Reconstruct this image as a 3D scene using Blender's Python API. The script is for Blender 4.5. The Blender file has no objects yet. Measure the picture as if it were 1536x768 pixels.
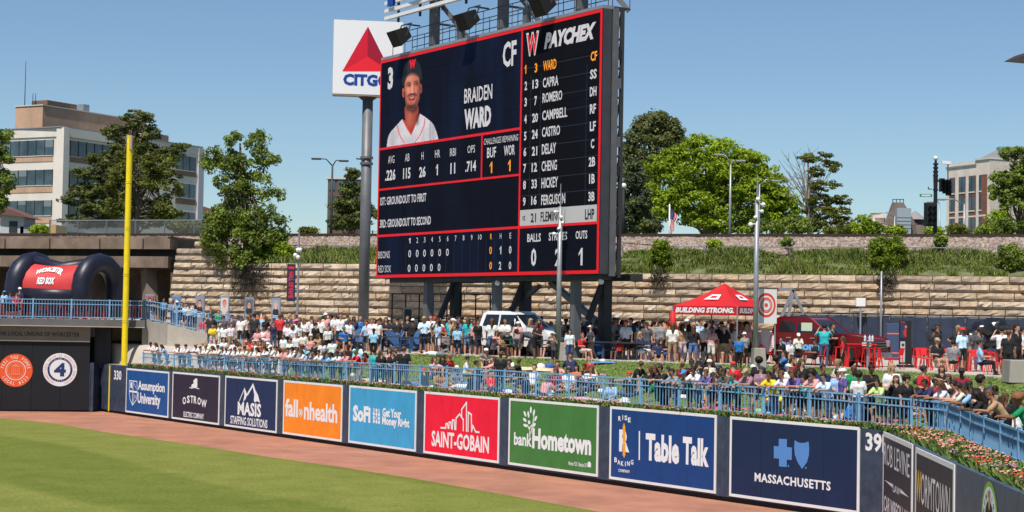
import bpy, math, random
import numpy as np
from mathutils import Vector, Matrix, noise as mnoise
R = math.radians
random.seed(7)
SC = bpy.context.scene
C = SC.collection
# ---------------------------------------------------------------- camera
F = 2560.0; CX, CY = 768.0, 384.0; HC = 5.35
PITCH = math.atan(92 / F); ROLL = R(1.0)
fwd = Vector((0, math.cos(PITCH), math.sin(PITCH)))
r0 = Vector((1, 0, 0)); u0 = Vector((0, -math.sin(PITCH), math.cos(PITCH)))
rt = math.cos(ROLL) * r0 + math.sin(ROLL) * u0
up = -math.sin(ROLL) * r0 + math.cos(ROLL) * u0
cam_d = bpy.data.cameras.new('camera'); cam = bpy.data.objects.new('camera', cam_d); C.objects.link(cam)
cam.matrix_world = Matrix(((rt.x, up.x, -fwd.x, 0), (rt.y, up.y, -fwd.y, 0), (rt.z, up.z, -fwd.z, HC), (0, 0, 0, 1)))
cam_d.sensor_width = 36; cam_d.lens = 36 * F / 1536; cam_d.clip_start = 1; cam_d.clip_end = 6000
SC.camera = cam
# ---------------------------------------------------------------- light
SUN_AZ, SUN_EL = R(21), R(61)        # sun is behind the viewer, to the left
sun_dir = Vector((-math.sin(SUN_AZ) * math.cos(SUN_EL), -math.cos(SUN_AZ) * math.cos(SUN_EL), math.sin(SUN_EL)))
w = bpy.data.worlds.new("World"); SC.world = w; w.use_nodes = True
nt = w.node_tree; bg = nt.nodes['Background']; sky = nt.nodes.new('ShaderNodeTexSky')
sky.sky_type = 'NISHITA'; sky.sun_disc = False; sky.sun_elevation = SUN_EL
sky.sun_rotation = math.atan2(sun_dir.x, sun_dir.y)
sky.altitude = 150; sky.air_density = 1.0; sky.dust_density = 0.1; sky.ozone_density = 3.0
tn = nt.nodes.new('ShaderNodeVectorMath'); tn.operation = 'MULTIPLY'; tn.inputs[1].default_value = (0.93, 1.03, 1.09); nt.links.new(sky.outputs[0], tn.inputs[0]); nt.links.new(tn.outputs[0], bg.inputs[0]); bg.inputs[1].default_value = 0.08
sl = bpy.data.lights.new('sun', 'SUN'); sl.energy = 5.0; sl.angle = R(0.53); sl.color = (1, 0.94, 0.85)
so = bpy.data.objects.new('sun', sl); C.objects.link(so)
so.rotation_euler = sun_dir.to_track_quat('Z', 'Y').to_euler(); so.location = (-30, -30, 60)
SC.view_settings.view_transform = 'Standard'; SC.view_settings.look = 'None'
SC.view_settings.exposure = 0.22; SC.view_settings.gamma = 1.0

# ---------------------------------------------------------------- projection helpers
def ray(px, py):
    return fwd + rt * ((px - CX) / F) + up * ((CY - py) / F)
CAM = Vector((0, 0, HC))
def at(px, py, Y):
    d = ray(px, py); return CAM + d * (Y / d.y)
def gp(px, py, z):
    d = ray(px, py); return CAM + d * ((z - HC) / d.z)
def proj(p):
    q = Vector(p) - CAM; k = q.dot(fwd)
    return CX + F * q.dot(rt) / k, CY - F * q.dot(up) / k
class Plane:
    """vertical plane: origin, u along it to the right, v up, n towards the viewer"""
    def __init__(s, p, q):
        s.o = Vector(p); d = Vector(q) - s.o; d.z = 0; s.u = d.normalized(); s.v = Vector((0, 0, 1))
        s.n = s.u.cross(s.v)
        if s.n.dot(CAM - s.o) < 0: s.n = -s.n
    def uv(s, px, py):
        d = ray(px, py); t = (s.o - CAM).dot(s.n) / d.dot(s.n); p = CAM + d * t - s.o
        return p.dot(s.u), p.z
    def P(s, u, v, off=0.0): return s.o + s.u * u + s.v * v + s.n * off
    def at(s, px, py, off=0.0): return s.P(*s.uv(px, py), off)
# ---------------------------------------------------------------- materials
MATS = {}
def mat(name, col, rough=0.75, var=0.0, scale=3.0, bump=0.0, bscale=20.0, metal=0.0, emit=0.0, stretch=None, col2=None, spec=0.4, gen='Object', det=4):
    if name in MATS: return MATS[name]
    m = bpy.data.materials.new(name); m.use_nodes = True; t = m.node_tree; b = t.nodes['Principled BSDF']
    b.inputs['Roughness'].default_value = rough; b.inputs['Metallic'].default_value = metal
    b.inputs['Specular IOR Level'].default_value = spec
    c4 = (*col, 1); b.inputs['Base Color'].default_value = c4
    m.diffuse_color = c4
    tc = None
    if var or bump or col2:
        tc = t.nodes.new('ShaderNodeTexCoord'); src = tc.outputs[gen]
        if stretch:
            mp = t.nodes.new('ShaderNodeMapping'); mp.inputs['Scale'].default_value = stretch; t.links.new(src, mp.inputs[0]); src = mp.outputs[0]
    if var or col2:
        n = t.nodes.new('ShaderNodeTexNoise'); n.inputs['Scale'].default_value = scale; n.inputs['Detail'].default_value = det; n.inputs['Roughness'].default_value = 0.65
        t.links.new(src, n.inputs['Vector'])
        cr = t.nodes.new('ShaderNodeValToRGB'); cr.color_ramp.elements[0].position = 0.34; cr.color_ramp.elements[1].position = 0.66
        a = tuple(x * (1 - var) for x in col); z = col2 if col2 else tuple(min(1, x * (1 + var)) for x in col)
        cr.color_ramp.elements[0].color = (*a, 1); cr.color_ramp.elements[1].color = (*z, 1)
        t.links.new(n.outputs[0], cr.inputs[0]); t.links.new(cr.outputs[0], b.inputs['Base Color'])
    if bump:
        n2 = t.nodes.new('ShaderNodeTexNoise'); n2.inputs['Scale'].default_value = bscale; n2.inputs['Detail'].default_value = 5
        t.links.new(src, n2.inputs['Vector'])
        bp = t.nodes.new('ShaderNodeBump'); bp.inputs['Strength'].default_value = bump; bp.inputs['Distance'].default_value = 0.05
        t.links.new(n2.outputs[0], bp.inputs['Height']); t.links.new(bp.outputs[0], b.inputs['Normal'])
    if emit:
        b.inputs['Emission Color'].default_value = c4; b.inputs['Emission Strength'].default_value = emit
    MATS[name] = m; return m
def srgb(*c):
    return tuple(((x / 255 + 0.055) / 1.055) ** 2.4 if x > 10 else x / 255 / 12.92 for x in c)
# ---------------------------------------------------------------- objects
def tag(o, label=None, cat=None, group=None, kind=None):
    if label: o['label'] = label
    if cat: o['category'] = cat
    if group: o['group'] = group
    if kind: o['kind'] = kind
    return o
def thing(name, label, cat, loc=(0, 0, 0), rz=0.0, group=None):
    o = bpy.data.objects.new(name, None); C.objects.link(o); o.location = loc; o.rotation_euler = (0, 0, rz)
    o.empty_display_size = 0.2
    return tag(o, label, cat, group)
class MB:
    def __init__(s): s.v = []; s.f = []; s.m = []
    def _add(s, vs, fs, mi=0):
        k = len(s.v); s.v += [tuple(p) for p in vs]; s.f += [tuple(i + k for i in f) for f in fs]; s.m += [mi] * len(fs); return s
    def obox(s, c, a, b, d, mi=0):
        c, a, b, d = Vector(c), Vector(a), Vector(b), Vector(d)
        vs = [c + i * a + j * b + k * d for i in (-1, 1) for j in (-1, 1) for k in (-1, 1)]
        return s._add(vs, [(0, 1, 3, 2), (4, 6, 7, 5), (0, 4, 5, 1), (2, 3, 7, 6), (0, 2, 6, 4), (1, 5, 7, 3)], mi)
    def box(s, c, size, rz=0.0, mi=0):
        x, y, z = (t / 2 for t in size); cs, sn = math.cos(rz), math.sin(rz)
        return s.obox(c, (x * cs, x * sn, 0), (-y * sn, y * cs, 0), (0, 0, z), mi)
    def beam(s, p, q, w, h=None, mi=0, upv=(0, 0, 1)):
        p, q = Vector(p), Vector(q); d = q - p; h = h or w
        a = d.cross(Vector(upv)); a = a.normalized() if a.length > 1e-4 else Vector((1, 0, 0)); b = a.cross(d).normalized()
        return s.obox((p + q) / 2, d / 2, a * w / 2, b * h / 2, mi)
    def tube(s, p, q, r, r1=None, n=8, mi=0, caps=True):
        return s.path([p, q], [r, r if r1 is None else r1], n, mi, caps)
    def path(s, pts, rad, n=8, mi=0, caps=True, closed=False):
        pts = [Vector(p) for p in pts]; vs = []; prev = None
        if not hasattr(rad, '__len__'): rad = [rad] * len(pts)
        for i, p in enumerate(pts):
            if closed: d = pts[(i + 1) % len(pts)] - pts[i - 1]
            else: d = pts[min(i + 1, len(pts) - 1)] - pts[max(i - 1, 0)]
            d.normalize()
            if prev is None:
                a = d.cross(Vector((0, 0, 1))); a = a.normalized() if a.length > 1e-3 else Vector((1, 0, 0))
            else: a = (prev - d * prev.dot(d)).normalized()
            prev = a; b = d.cross(a)
            for k in range(n):
                t = 2 * math.pi * k / n; vs.append(p + (a * math.cos(t) + b * math.sin(t)) * rad[i])
        fs = []; L = len(pts)
        for i in range(L if closed else L - 1):
            for k in range(n):
                i2 = (i + 1) % L
                fs.append((i * n + k, i * n + (k + 1) % n, i2 * n + (k + 1) % n, i2 * n + k))
        if caps and not closed: fs += [tuple(range(n))[::-1], tuple((L - 1) * n + k for k in range(n))]
        return s._add(vs, fs, mi)
    def prism(s, pts, vec, mi=0):
        pts = [Vector(p) for p in pts]; vec = Vector(vec); n = len(pts)
        vs = pts + [p + vec for p in pts]
        fs = [tuple(range(n)), tuple(range(n, 2 * n))[::-1]] + [(i, i + n, (i + 1) % n + n, (i + 1) % n) for i in range(n)]
        return s._add(vs, fs, mi)
    def poly(s, pts, mi=0): return s._add(pts, [tuple(range(len(pts)))], mi)
    def ball(s, c, r, nu=10, nv=6, mi=0):
        c = Vector(c); r = r if hasattr(r, '__len__') else (r, r, r); vs = []
        for j in range(nv + 1):
            a = math.pi * j / nv
            for i in range(nu):
                t = 2 * math.pi * i / nu
                vs.append(c + Vector((math.sin(a) * math.cos(t) * r[0], math.sin(a) * math.sin(t) * r[1], math.cos(a) * r[2])))
        return s._add(vs, [(j * nu + i, (j + 1) * nu + i, (j + 1) * nu + (i + 1) % nu, j * nu + (i + 1) % nu) for j in range(nv) for i in range(nu)], mi)
    def build(s, name, mats, parent=None, smooth=False, local=False, kind=None, bevel=0):
        me = bpy.data.meshes.new(name); off = Vector((0, 0, 0))
        if parent is not None and not local:
            q = parent
            while q is not None: off += q.location; q = q.parent
        elif parent is None and not local and s.v:
            a = np.array(s.v); off = Vector((float(a[:, 0].mean()), float(a[:, 1].mean()), float(a[:, 2].min())))
        me.from_pydata([(p[0] - off.x, p[1] - off.y, p[2] - off.z) for p in s.v], [], s.f)
        if not hasattr(mats, '__len__'): mats = [mats]
        for m in mats: me.materials.append(m)
        if len(mats) > 1: me.polygons.foreach_set('material_index', s.m)
        if smooth: me.polygons.foreach_set('use_smooth', [True] * len(s.f))
        me.update()
        o = bpy.data.objects.new(name, me); C.objects.link(o)
        if parent is not None: o.parent = parent
        elif not local: o.location = off
        if kind: o['kind'] = kind
        if bevel:
            b = o.modifiers.new('bevel', 'BEVEL'); b.width = bevel; b.segments = 2; b.limit_method = 'ANGLE'
        return o
def inst(name, me, parent=None, loc=(0, 0, 0), rot=(0, 0, 0), sc=(1, 1, 1)):
    o = bpy.data.objects.new(name, me); C.objects.link(o); o.parent = parent
    o.location = loc; o.rotation_euler = rot; o.scale = sc; return o
def raw(name, V, FQ, mats, mi=None, parent=None, smooth=False, kind=None):
    """fast mesh from arrays; FQ is (n,4) or (n,3)"""
    me = bpy.data.meshes.new(name); V = np.asarray(V, dtype=np.float32); FQ = np.asarray(FQ, dtype=np.int32); k = FQ.shape[1]
    me.vertices.add(len(V)); me.vertices.foreach_set('co', V.ravel())
    me.loops.add(FQ.size); me.loops.foreach_set('vertex_index', FQ.ravel())
    me.polygons.add(len(FQ)); me.polygons.foreach_set('loop_start', np.arange(0, FQ.size, k, dtype=np.int32))
    for m in mats: me.materials.append(m)
    if mi is not None: me.polygons.foreach_set('material_index', np.asarray(mi, dtype=np.int32))
    me.update(calc_edges=True)
    me.polygons.foreach_set('use_smooth', [smooth] * len(FQ)); me.validate()
    o = bpy.data.objects.new(name, me); C.objects.link(o); o.parent = parent
    if kind: o['kind'] = kind
    return o
# ---------------------------------------------------------------- lettering on planes
_tc = {}
def glyphs(s, bold=0.0, shear=0.0, space=1.0):
    key = (s, bold, shear, space)
    if s == '1': _tc[key] = ([(.0, .50), (.0, .40), (.24, .54), (.24, 0), (.46, 0), (.46, .73), (.30, .73)], [tuple(range(7))], 0, .5, 0, .73)
    if key in _tc: return _tc[key]
    c = bpy.data.curves.new('t', 'FONT'); c.body = s; c.offset = bold; c.shear = shear; c.space_character = space; c.resolution_u = 2
    o = bpy.data.objects.new('t', c); me = bpy.data.meshes.new_from_object(o)
    vs = [(v.co.x, v.co.y) for v in me.vertices]; fs = [tuple(p.vertices) for p in me.polygons]
    bpy.data.meshes.remove(me); bpy.data.objects.remove(o); bpy.data.curves.remove(c)
    x0 = min(v[0] for v in vs); x1 = max(v[0] for v in vs); y0 = min(v[1] for v in vs); y1 = max(v[1] for v in vs)
    r = (vs, fs, x0, x1, y0, y1); _tc[key] = r; return r
def text(mb, pl, s, xl, xr, yt, yb, bold=0.0, shear=0.0, off=0.012, space=1.0, mi=0, lim=None):
    """letters of s into mb so that they fill the picture box; yt, yb are read at the middle of the word"""
    vs, fs, x0, x1, y0, y1 = glyphs(s, bold, shear, space)
    xm = (xl + xr) / 2; ul = pl.uv(xl, (yt + yb) / 2)[0]; ur = pl.uv(xr, (yt + yb) / 2)[0]
    vt = pl.uv(xm, yt)[1]; vb = pl.uv(xm, yb)[1]
    mb._add([pl.P(ul + (x - x0) / (x1 - x0) * (ur - ul), vb + (y - y0) / (y1 - y0) * (vt - vb), off) for x, y in vs], fs, mi)
def arctext(mb, pl, s, cu, cv, rad, a0, a1, h, bold=0.02, off=0.012, wf=0.8, mi=0, flip=False):
    """letters along an arc in plane metres; angles in degrees from straight up, clockwise"""
    n = len(s)
    for i, ch in enumerate(s):
        if ch == ' ': continue
        a = R(a0 + (a1 - a0) * (i / max(1, n - 1)))
        vs, fs, x0, x1, y0, y1 = glyphs(ch, bold); k = h / 0.73; mx = (x0 + x1) / 2
        if flip: px, py, ta = cu + math.sin(a) * rad, cv - math.cos(a) * rad, a
        else: px, py, ta = cu + math.sin(a) * rad, cv + math.cos(a) * rad, -a
        c, sn = math.cos(ta), math.sin(ta)
        mb._add([pl.P(px + ((x - mx) * k * wf) * c - y * k * sn, py + ((x - mx) * k * wf) * sn + y * k * c, off) for x, y in vs], fs, mi)
def pxpoly(mb, pl, pts, off=0.012, mi=0): mb.poly([pl.at(x, y, off) for x, y in pts], mi)
def disc(mb, pl, cu, cv, r, off, mi=0, r2=None, n=40, r_in=0.0):
    r2 = r2 or r; P = lambda a, k: pl.P(cu + math.cos(a) * r * k, cv + math.sin(a) * r2 * k, off)
    if r_in:
        vs = [P(2 * math.pi * i / n, 1) for i in range(n)] + [P(2 * math.pi * i / n, r_in) for i in range(n)]
        mb._add(vs, [(i, (i + 1) % n, (i + 1) % n + n, i + n) for i in range(n)], mi)
    else: mb.poly([P(2 * math.pi * i / n, 1) for i in range(n)], mi)
def stroke(mb, pl, pts, w, off=0.012, mi=0, px=True, closed=False):
    """a flat line of width w metres along picture points"""
    q = [pl.uv(*p) if px else p for p in pts]
    if closed: q = q + [q[0]]
    for a, b in zip(q[:-1], q[1:]):
        dx, dy = b[0] - a[0], b[1] - a[1]; L = math.hypot(dx, dy) or 1; nx, ny = -dy / L * w / 2, dx / L * w / 2; ex, ey = dx / L * w * .45, dy / L * w * .45
        mb.poly([pl.P(a[0] + nx - ex, a[1] + ny - ey, off), pl.P(a[0] - nx - ex, a[1] - ny - ey, off), pl.P(b[0] - nx + ex, b[1] - ny + ey, off), pl.P(b[0] + nx + ex, b[1] + ny + ey, off)], mi)
        off += 0.0004
def Z(x0, y0, s):
    """reader of coordinates taken in an enlarged view"""
    return lambda x, y: (x0 + x / s, y0 + y / s)
# ---------------------------------------------------------------- key lines of the place (world XY from picture columns)
def wallY(px): return F * 2.35 / (68.5 + 0.0554 * (px - 189.6))       # outfield wall distance at a picture column
def depth_fix(px, Y): return Y
def on_col(px, Y, z=0.0):
    """point at distance Y in picture column px (read at the horizon)"""
    p = at(px, 476 + 0.0175 * (px - 768), Y); p.z = z; return p
W0 = at(189.6, 621, wallY(189.6)); W1 = at(1290, 770, wallY(1290)); WALL = Plane((W0.x, W0.y, 0), (W1.x, W1.y, 0))
SB = 0.12; ST = 2.47
corner = on_col(1326, wallY(1326)); RW_END = gp(1560, 752, 2.47)
RWALL = Plane((corner.x, corner.y, 0), (RW_END.x, RW_END.y, 0))
def lerp(a, b, t): return a + (b - a) * t
def interp(tab, x):
    if x <= tab[0][0]: i = 0
    elif x >= tab[-1][0]: i = len(tab) - 2
    else: i = max(k for k in range(len(tab) - 1) if tab[k][0] <= x)
    (x0, y0), (x1, y1) = tab[i], tab[i + 1]; return y0 + (y1 - y0) * (x - x0) / (x1 - x0)
# fence line behind the flower strip
_ff = [(x, (on_col(x, wallY(x)) + Vector((WALL.n.x, WALL.n.y, 0)) * -0.75)) for x in range(196, 1400, 40)]
FENCE = [p for x, p in _ff] + [gp(x, y, 2.62) for x, y in ((1399, 640), (1422, 645.5), (1444, 654), (1462, 664), (1500, 679), (1535, 693), (1575, 708), (1640, 733))]
for p in FENCE: p.z = 0
FPX = [(proj((p.x, p.y, 2.6))[0], p) for p in FENCE]
def fence_at(px):
    a = FPX
    i = max([k for k in range(len(a) - 1) if a[k][0] <= px] or [0]); t = (px - a[i][0]) / (a[i + 1][0] - a[i][0]); return a[i][1].lerp(a[i + 1][1], t)
EDGE_T = [(150, 92), (300, 88), (430, 82), (520, 79), (700, 77.5), (860, 74), (1000, 70.5), (1200, 69), (1400, 62.4), (1536, 57), (1700, 52)]
def edge_at(px): return on_col(px, interp(EDGE_T, px))
SW0 = on_col(300, 105); SW1 = on_col(1300, 92); STONE = Plane((SW0.x, SW0.y, 0), (SW1.x, SW1.y, 0))
def stone_at(px): p = STONE.at(px, 476 + 0.0175 * (px - 768)); p.z = 0; return p
ZC = 3.57; ZF = 2.45
def ground(px, t):
    """t 0 at the fence, 1 at the concourse edge, 2 at the stone wall"""
    if t <= 1:
        p = fence_at(px).lerp(edge_at(px), t); p.z = lerp(ZF, ZC, t * t * (3 - 2 * t)) if t > 0 else ZF
    else:
        p = edge_at(px).lerp(stone_at(px), t - 1); p.z = ZC
    return p
# ================================================================ SETTING
M_field = None
def field_material():
    m = bpy.data.materials.new('field_grass'); m.use_nodes = True; t = m.node_tree; b = t.nodes['Principled BSDF']
    b.inputs['Roughness'].default_value = 0.9; b.inputs['Specular IOR Level'].default_value = 0.15
    N = t.nodes.new; L = t.links.new
    tc = N('ShaderNodeTexCoord')
    mp = N('ShaderNodeMapping'); L(tc.outputs['Object'], mp.inputs[0]); mp.inputs['Rotation'].default_value = (0, 0, R(142))
    wv = N('ShaderNodeTexWave'); wv.inputs['Scale'].default_value = 0.028; wv.inputs['Distortion'].default_value = 2.2; wv.inputs['Detail'].default_value = 1; L(mp.outputs[0], wv.inputs[0])
    cr = N('ShaderNodeValToRGB'); L(wv.outputs['Fac'], cr.inputs[0]); e = cr.color_ramp.elements
    e[0].position = 0.42; e[0].color = (0.128, 0.156, 0.029, 1); e[1].position = 0.58; e[1].color = (0.172, 0.190, 0.045, 1)
    n = N('ShaderNodeTexNoise'); n.inputs['Scale'].default_value = 0.5; n.inputs['Detail'].default_value = 8; n.inputs['Roughness'].default_value = .75; L(tc.outputs['Object'], n.inputs[0])
    c2 = N('ShaderNodeValToRGB'); L(n.outputs[0], c2.inputs[0]); e = c2.color_ramp.elements
    e[0].position = .3; e[0].color = (.72, .8, .6, 1); e[1].position = .7; e[1].color = (1.25, 1.15, 1.3, 1)
    mx = N('ShaderNodeMix'); mx.data_type = 'RGBA'; mx.blend_type = 'MULTIPLY'; mx.inputs[0].default_value = 1; L(cr.outputs[0], mx.inputs[6]); L(c2.outputs[0], mx.inputs[7])
    # fine clumps seen at a grazing angle
    n3 = N('ShaderNodeTexNoise'); n3.inputs['Scale'].default_value = 9; n3.inputs['Detail'].default_value = 6; n3.inputs['Roughness'].default_value = .8; L(tc.outputs['Object'], n3.inputs[0])
    c3 = N('ShaderNodeValToRGB'); L(n3.outputs[0], c3.inputs[0]); e = c3.color_ramp.elements
    e[0].position = .36; e[0].color = (.6, .66, .5, 1); e[1].position = .66; e[1].color = (1.35, 1.3, 1.2, 1)
    m2 = N('ShaderNodeMix'); m2.data_type = 'RGBA'; m2.blend_type = 'MULTIPLY'; m2.inputs[0].default_value = 1; L(mx.outputs[2], m2.inputs[6]); L(c3.outputs[0], m2.inputs[7])
    # straw coloured worn spots
    mp4 = N('ShaderNodeMapping'); mp4.inputs['Scale'].default_value = (.25, .5, 1); L(tc.outputs['Object'], mp4.inputs[0])
    n4 = N('ShaderNodeTexNoise'); n4.inputs['Scale'].default_value = 1.6; n4.inputs['Detail'].default_value = 3; L(mp4.outputs[0], n4.inputs[0])
    c4 = N('ShaderNodeValToRGB'); L(n4.outputs[0], c4.inputs[0]); e = c4.color_ramp.elements
    e[0].position = .66; e[0].color = (0, 0, 0, 1); e[1].position = .76; e[1].color = (.55, .55, .55, 1)
    m4 = N('ShaderNodeMix'); m4.data_type = 'RGBA'; L(c4.outputs[0], m4.inputs[0]); L(m2.outputs[2], m4.inputs[6]); m4.inputs[7].default_value = (.26, .22, .09, 1)
    L(m4.outputs[2], b.inputs['Base Color'])
    bp = N('ShaderNodeBump'); bp.inputs['Strength'].default_value = .5; bp.inputs['Distance'].default_value = .03; L(n3.outputs[0], bp.inputs['Height']); L(bp.outputs[0], b.inputs['Normal'])
    return m
lawn_m = mat('lawn', (0.115, 0.165, 0.032), 0.95, var=.2, scale=2.5, bump=.5, bscale=30)
track_m = mat('warning_track_clay', (0.35, 0.155, 0.098), 0.95, var=.2, scale=.5, bump=.3, bscale=40, stretch=(1, 1, 1), det=9)
conc_m = mat('concrete', (0.42, 0.37, 0.32), 0.9, var=.15, scale=.9, bump=.2, bscale=12, det=8)
concw_m = mat('concrete_wall', (0.30, 0.27, 0.235), 0.9, var=.22, scale=.8, bump=.25, bscale=9, stretch=(1, 1, .35), det=8)
dark_m = mat('dark_navy_padding', (0.012, 0.015, 0.028), 0.55, var=.2, scale=1)
navy_m = mat('navy_padding', (0.035, 0.05, 0.085), 0.5, var=.3, scale=2.2, bump=.15, bscale=3)
rubber_m = mat('black_rubber', (0.012, 0.012, 0.014), .7)
blue_m = mat('blue_railing_paint', (0.17, 0.35, 0.54), .45, var=.1, scale=2)
steel_m = mat('grey_steel', (0.135, 0.14, 0.15), .5, var=.12, scale=1.5, metal=.2)
dsteel_m = mat('dark_steel', (0.036, 0.037, 0.04), .6, var=.15, scale=2)
galv_m = mat('galvanised_metal', (0.30, 0.31, 0.33), .45, metal=.4, var=.1, scale=4)
white_m = mat('white_paint', (0.72, 0.72, 0.72), .5, var=.04, scale=2)
wlet_m = mat('white_lettering', (0.76, 0.76, 0.78), .6)
bare_m = mat('soil', (0.10, 0.075, 0.05), .95, var=.3, scale=4)

# terrain and field
mb = MB(); mb.poly([(-2500, -200, -.35), (2500, -200, -.35), (2500, 5000, -.35), (-2500, 5000, -.35)]); o = mb.build('ground', bare_m); tag(o, kind='structure')
# clay track: under everything between the stands and the wall
mb = MB(); mb.poly([(-60, 15, -.004), (30, 15, -.004), (30, 96, -.004), (-60, 96, -.004)]); tag(mb.build('warning_track', track_m), kind='structure')
bd = [(-60, 620.5), (0, 627), (81, 635), (163, 649), (293, 667.5), (400, 685), (500, 699), (620, 717.5), (740, 739), (907, 769), (1100, 806), (1400, 880)]
pts = [gp(x, y, 0.022) for x, y in bd]
pts += [Vector((4, 12, .022)), Vector((-60, 12, .022)), Vector((-60, 85, .022))]
mb = MB(); mb.poly(pts); tag(mb.build('field', field_material()), kind='structure')
# berm lawn
cols = list(range(150, 1720, 15)); nt_ = 9
for nm_, m_, cs_ in (('terrace_pavement', conc_m, [c for c in cols if c <= 435]), ('lawn', lawn_m, [c for c in cols if c >= 435])):
  V = []; Fq = []
  for x in cs_:
    for j in range(nt_):
        t = j / (nt_ - 1); p = ground(x, t); V.append((p.x, p.y, p.z))
  for i in range(len(cs_) - 1):
    for j in range(nt_ - 1): a = i * nt_ + j; Fq.append((a, a + nt_, a + nt_ + 1, a + 1))
  tag(raw(nm_, V, Fq, [m_], smooth=True), kind='structure')
# concourse slab with an edge curb
V = []; Fq = []
for x in cols:
    for t in (1, 1.12, 2.02):
        p = ground(x, t); V.append((p.x, p.y, ZC + .012))
for i in range(len(cols) - 1):
    for j in range(2): a = i * 3 + j; Fq.append((a, a + 3, a + 4, a + 1))
tag(raw('concourse_pavement', V, Fq, [conc_m]), kind='structure')
mb = MB()
for x in range(300, 1640, 20):
    a, b = edge_at(x), edge_at(x + 20); mb.beam((a.x, a.y, ZC - .02), (b.x, b.y, ZC - .02), .3, .16)
tag(mb.build('lawn_kerb', mat('kerb_concrete', (.5, .45, .4), .9, var=.15, scale=2)), kind='structure')

# embankment behind the stone wall
back = -STONE.n
def emb(px, d, z): p = stone_at(px) + Vector((back.x, back.y, 0)).normalized() * d; p.z = z; return p
def wtop(px): return 8.41 if px < 905 else 7.97
prof = [(0.25, None), (2.5, 8.75), (5.6, 9.25)]
def emb_surf(name, prof, m, x0=-500, x1=2200, step=30, noise_=.0, kind='structure'):
    V = []; Fq = []; cs = list(range(x0, x1, step)); n = len(prof)
    for x in cs:
        for d, z in prof:
            z = wtop(x) - .02 if z is None else z; p = emb(x, d, z)
            if noise_: p.z += noise_ * mnoise.noise(p * .8)
            V.append((p.x, p.y, p.z))
    for i in range(len(cs) - 1):
        for j in range(n - 1): a = i * n + j; Fq.append((a, a + n, a + n + 1, a + 1))
    return tag(raw(name, V, Fq, [m]), kind=kind)
emb_surf('embankment', [(.25, None), (1.5, 8.55), (3.5, 8.9), (5.6, 9.25)], mat('embankment_soil', (.11, .12, .05), .95, var=.35, scale=1.5), noise_=.1)
bal = mat('railway_ballast', (.30, .235, .19), .95, var=.45, scale=7, bump=1.0, bscale=9, det=6)
emb_surf('ballast_bed', [(5.6, 9.22), (7.3, 10.32), (9.6, 10.36)], bal, step=10, noise_=.0)
emb_surf('terrain', [(9.6, 10.3), (60, 10.2), (400, 9.5), (3000, 9.0)], mat('far_ground', (.10, .12, .06), .95, var=.3, scale=.2), x0=-3000, x1=5000, step=200)
# ballast stones and rails
rng = np.random.default_rng(5)
def scatter_mesh(name, P, S, base_v, base_f, mats, mi, rot=True, kind='stuff', parent=None, squash=None):
    n = len(P); k = len(base_v); bv = np.asarray(base_v, dtype=np.float32); bf = np.asarray(base_f)
    a = rng.uniform(0, 2 * np.pi, n); c, s = np.cos(a), np.sin(a)
    V = np.empty((n, k, 3), np.float32)
    x, y, z = bv[:, 0], bv[:, 1], bv[:, 2]
    V[:, :, 0] = c[:, None] * x - s[:, None] * y; V[:, :, 1] = s[:, None] * x + c[:, None] * y; V[:, :, 2] = z
    V *= S[:, None, None]; V += P[:, None, :]
    Fz = (bf[None] + (np.arange(n) * k)[:, None, None]).reshape(-1, bf.shape[1])
    return raw(name, V.reshape(-1, 3), Fz, mats, np.repeat(mi, len(bf)), parent=parent, kind=kind)
pyr_v = [(-.5, -.5, 0), (.5, -.5, 0), (.5, .5, 0), (-.5, .5, 0), (-.25, -.35, .6), (.3, -.2, .55), (.3, .35, .6), (-.3, .2, .5)]
pyr_f = [(0, 1, 5, 4), (1, 2, 6, 5), (2, 3, 7, 6), (3, 0, 4, 7), (4, 5, 6, 7)]
n = 16000; px = rng.uniform(-20, 1560, n); d = rng.uniform(5.3, 7.6, n)
P = np.array([tuple(emb(float(a), float(b), 9.18 + max(0, min(1, (float(b) - 5.6) / 1.7)) * 1.1)) for a, b in zip(px, d)])
scatter_mesh('ballast_stones', P, rng.uniform(.08, .2, n), pyr_v, pyr_f, [mat('ballast_pale', (.40, .325, .27), .95), mat('ballast_brown', (.22, .155, .12), .95), mat('ballast_grey', (.30, .25, .22), .95)], rng.integers(0, 3, n))
rail_m = mat('rusty_rail', (.035, .02, .015), .7, var=.2, scale=2)
for d in (7.75, 9.2):
    mb = MB(); a, b = emb(-400, d, 10.5), emb(2000, d, 10.5)
    mb.beam(a, b, .07, .17); mb.beam(a - Vector((0, 0, .1)), b - Vector((0, 0, .1)), .15, .03)
    o = mb.build('railway_rail', rail_m); tag(o, 'rusty steel rail running along the %s edge of the ballast' % ('near' if d < 8 else 'far'), 'rail')
mb = MB()
for x in range(-40, 1600, 14):
    a, b = emb(x, 7.4, 10.37), emb(x, 9.55, 10.37); mb.beam(a, b, .24, .14)
o = mb.build('railway_sleepers', mat('sleeper_wood', (.06, .045, .035), .9)); tag(o, kind='stuff')

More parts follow.
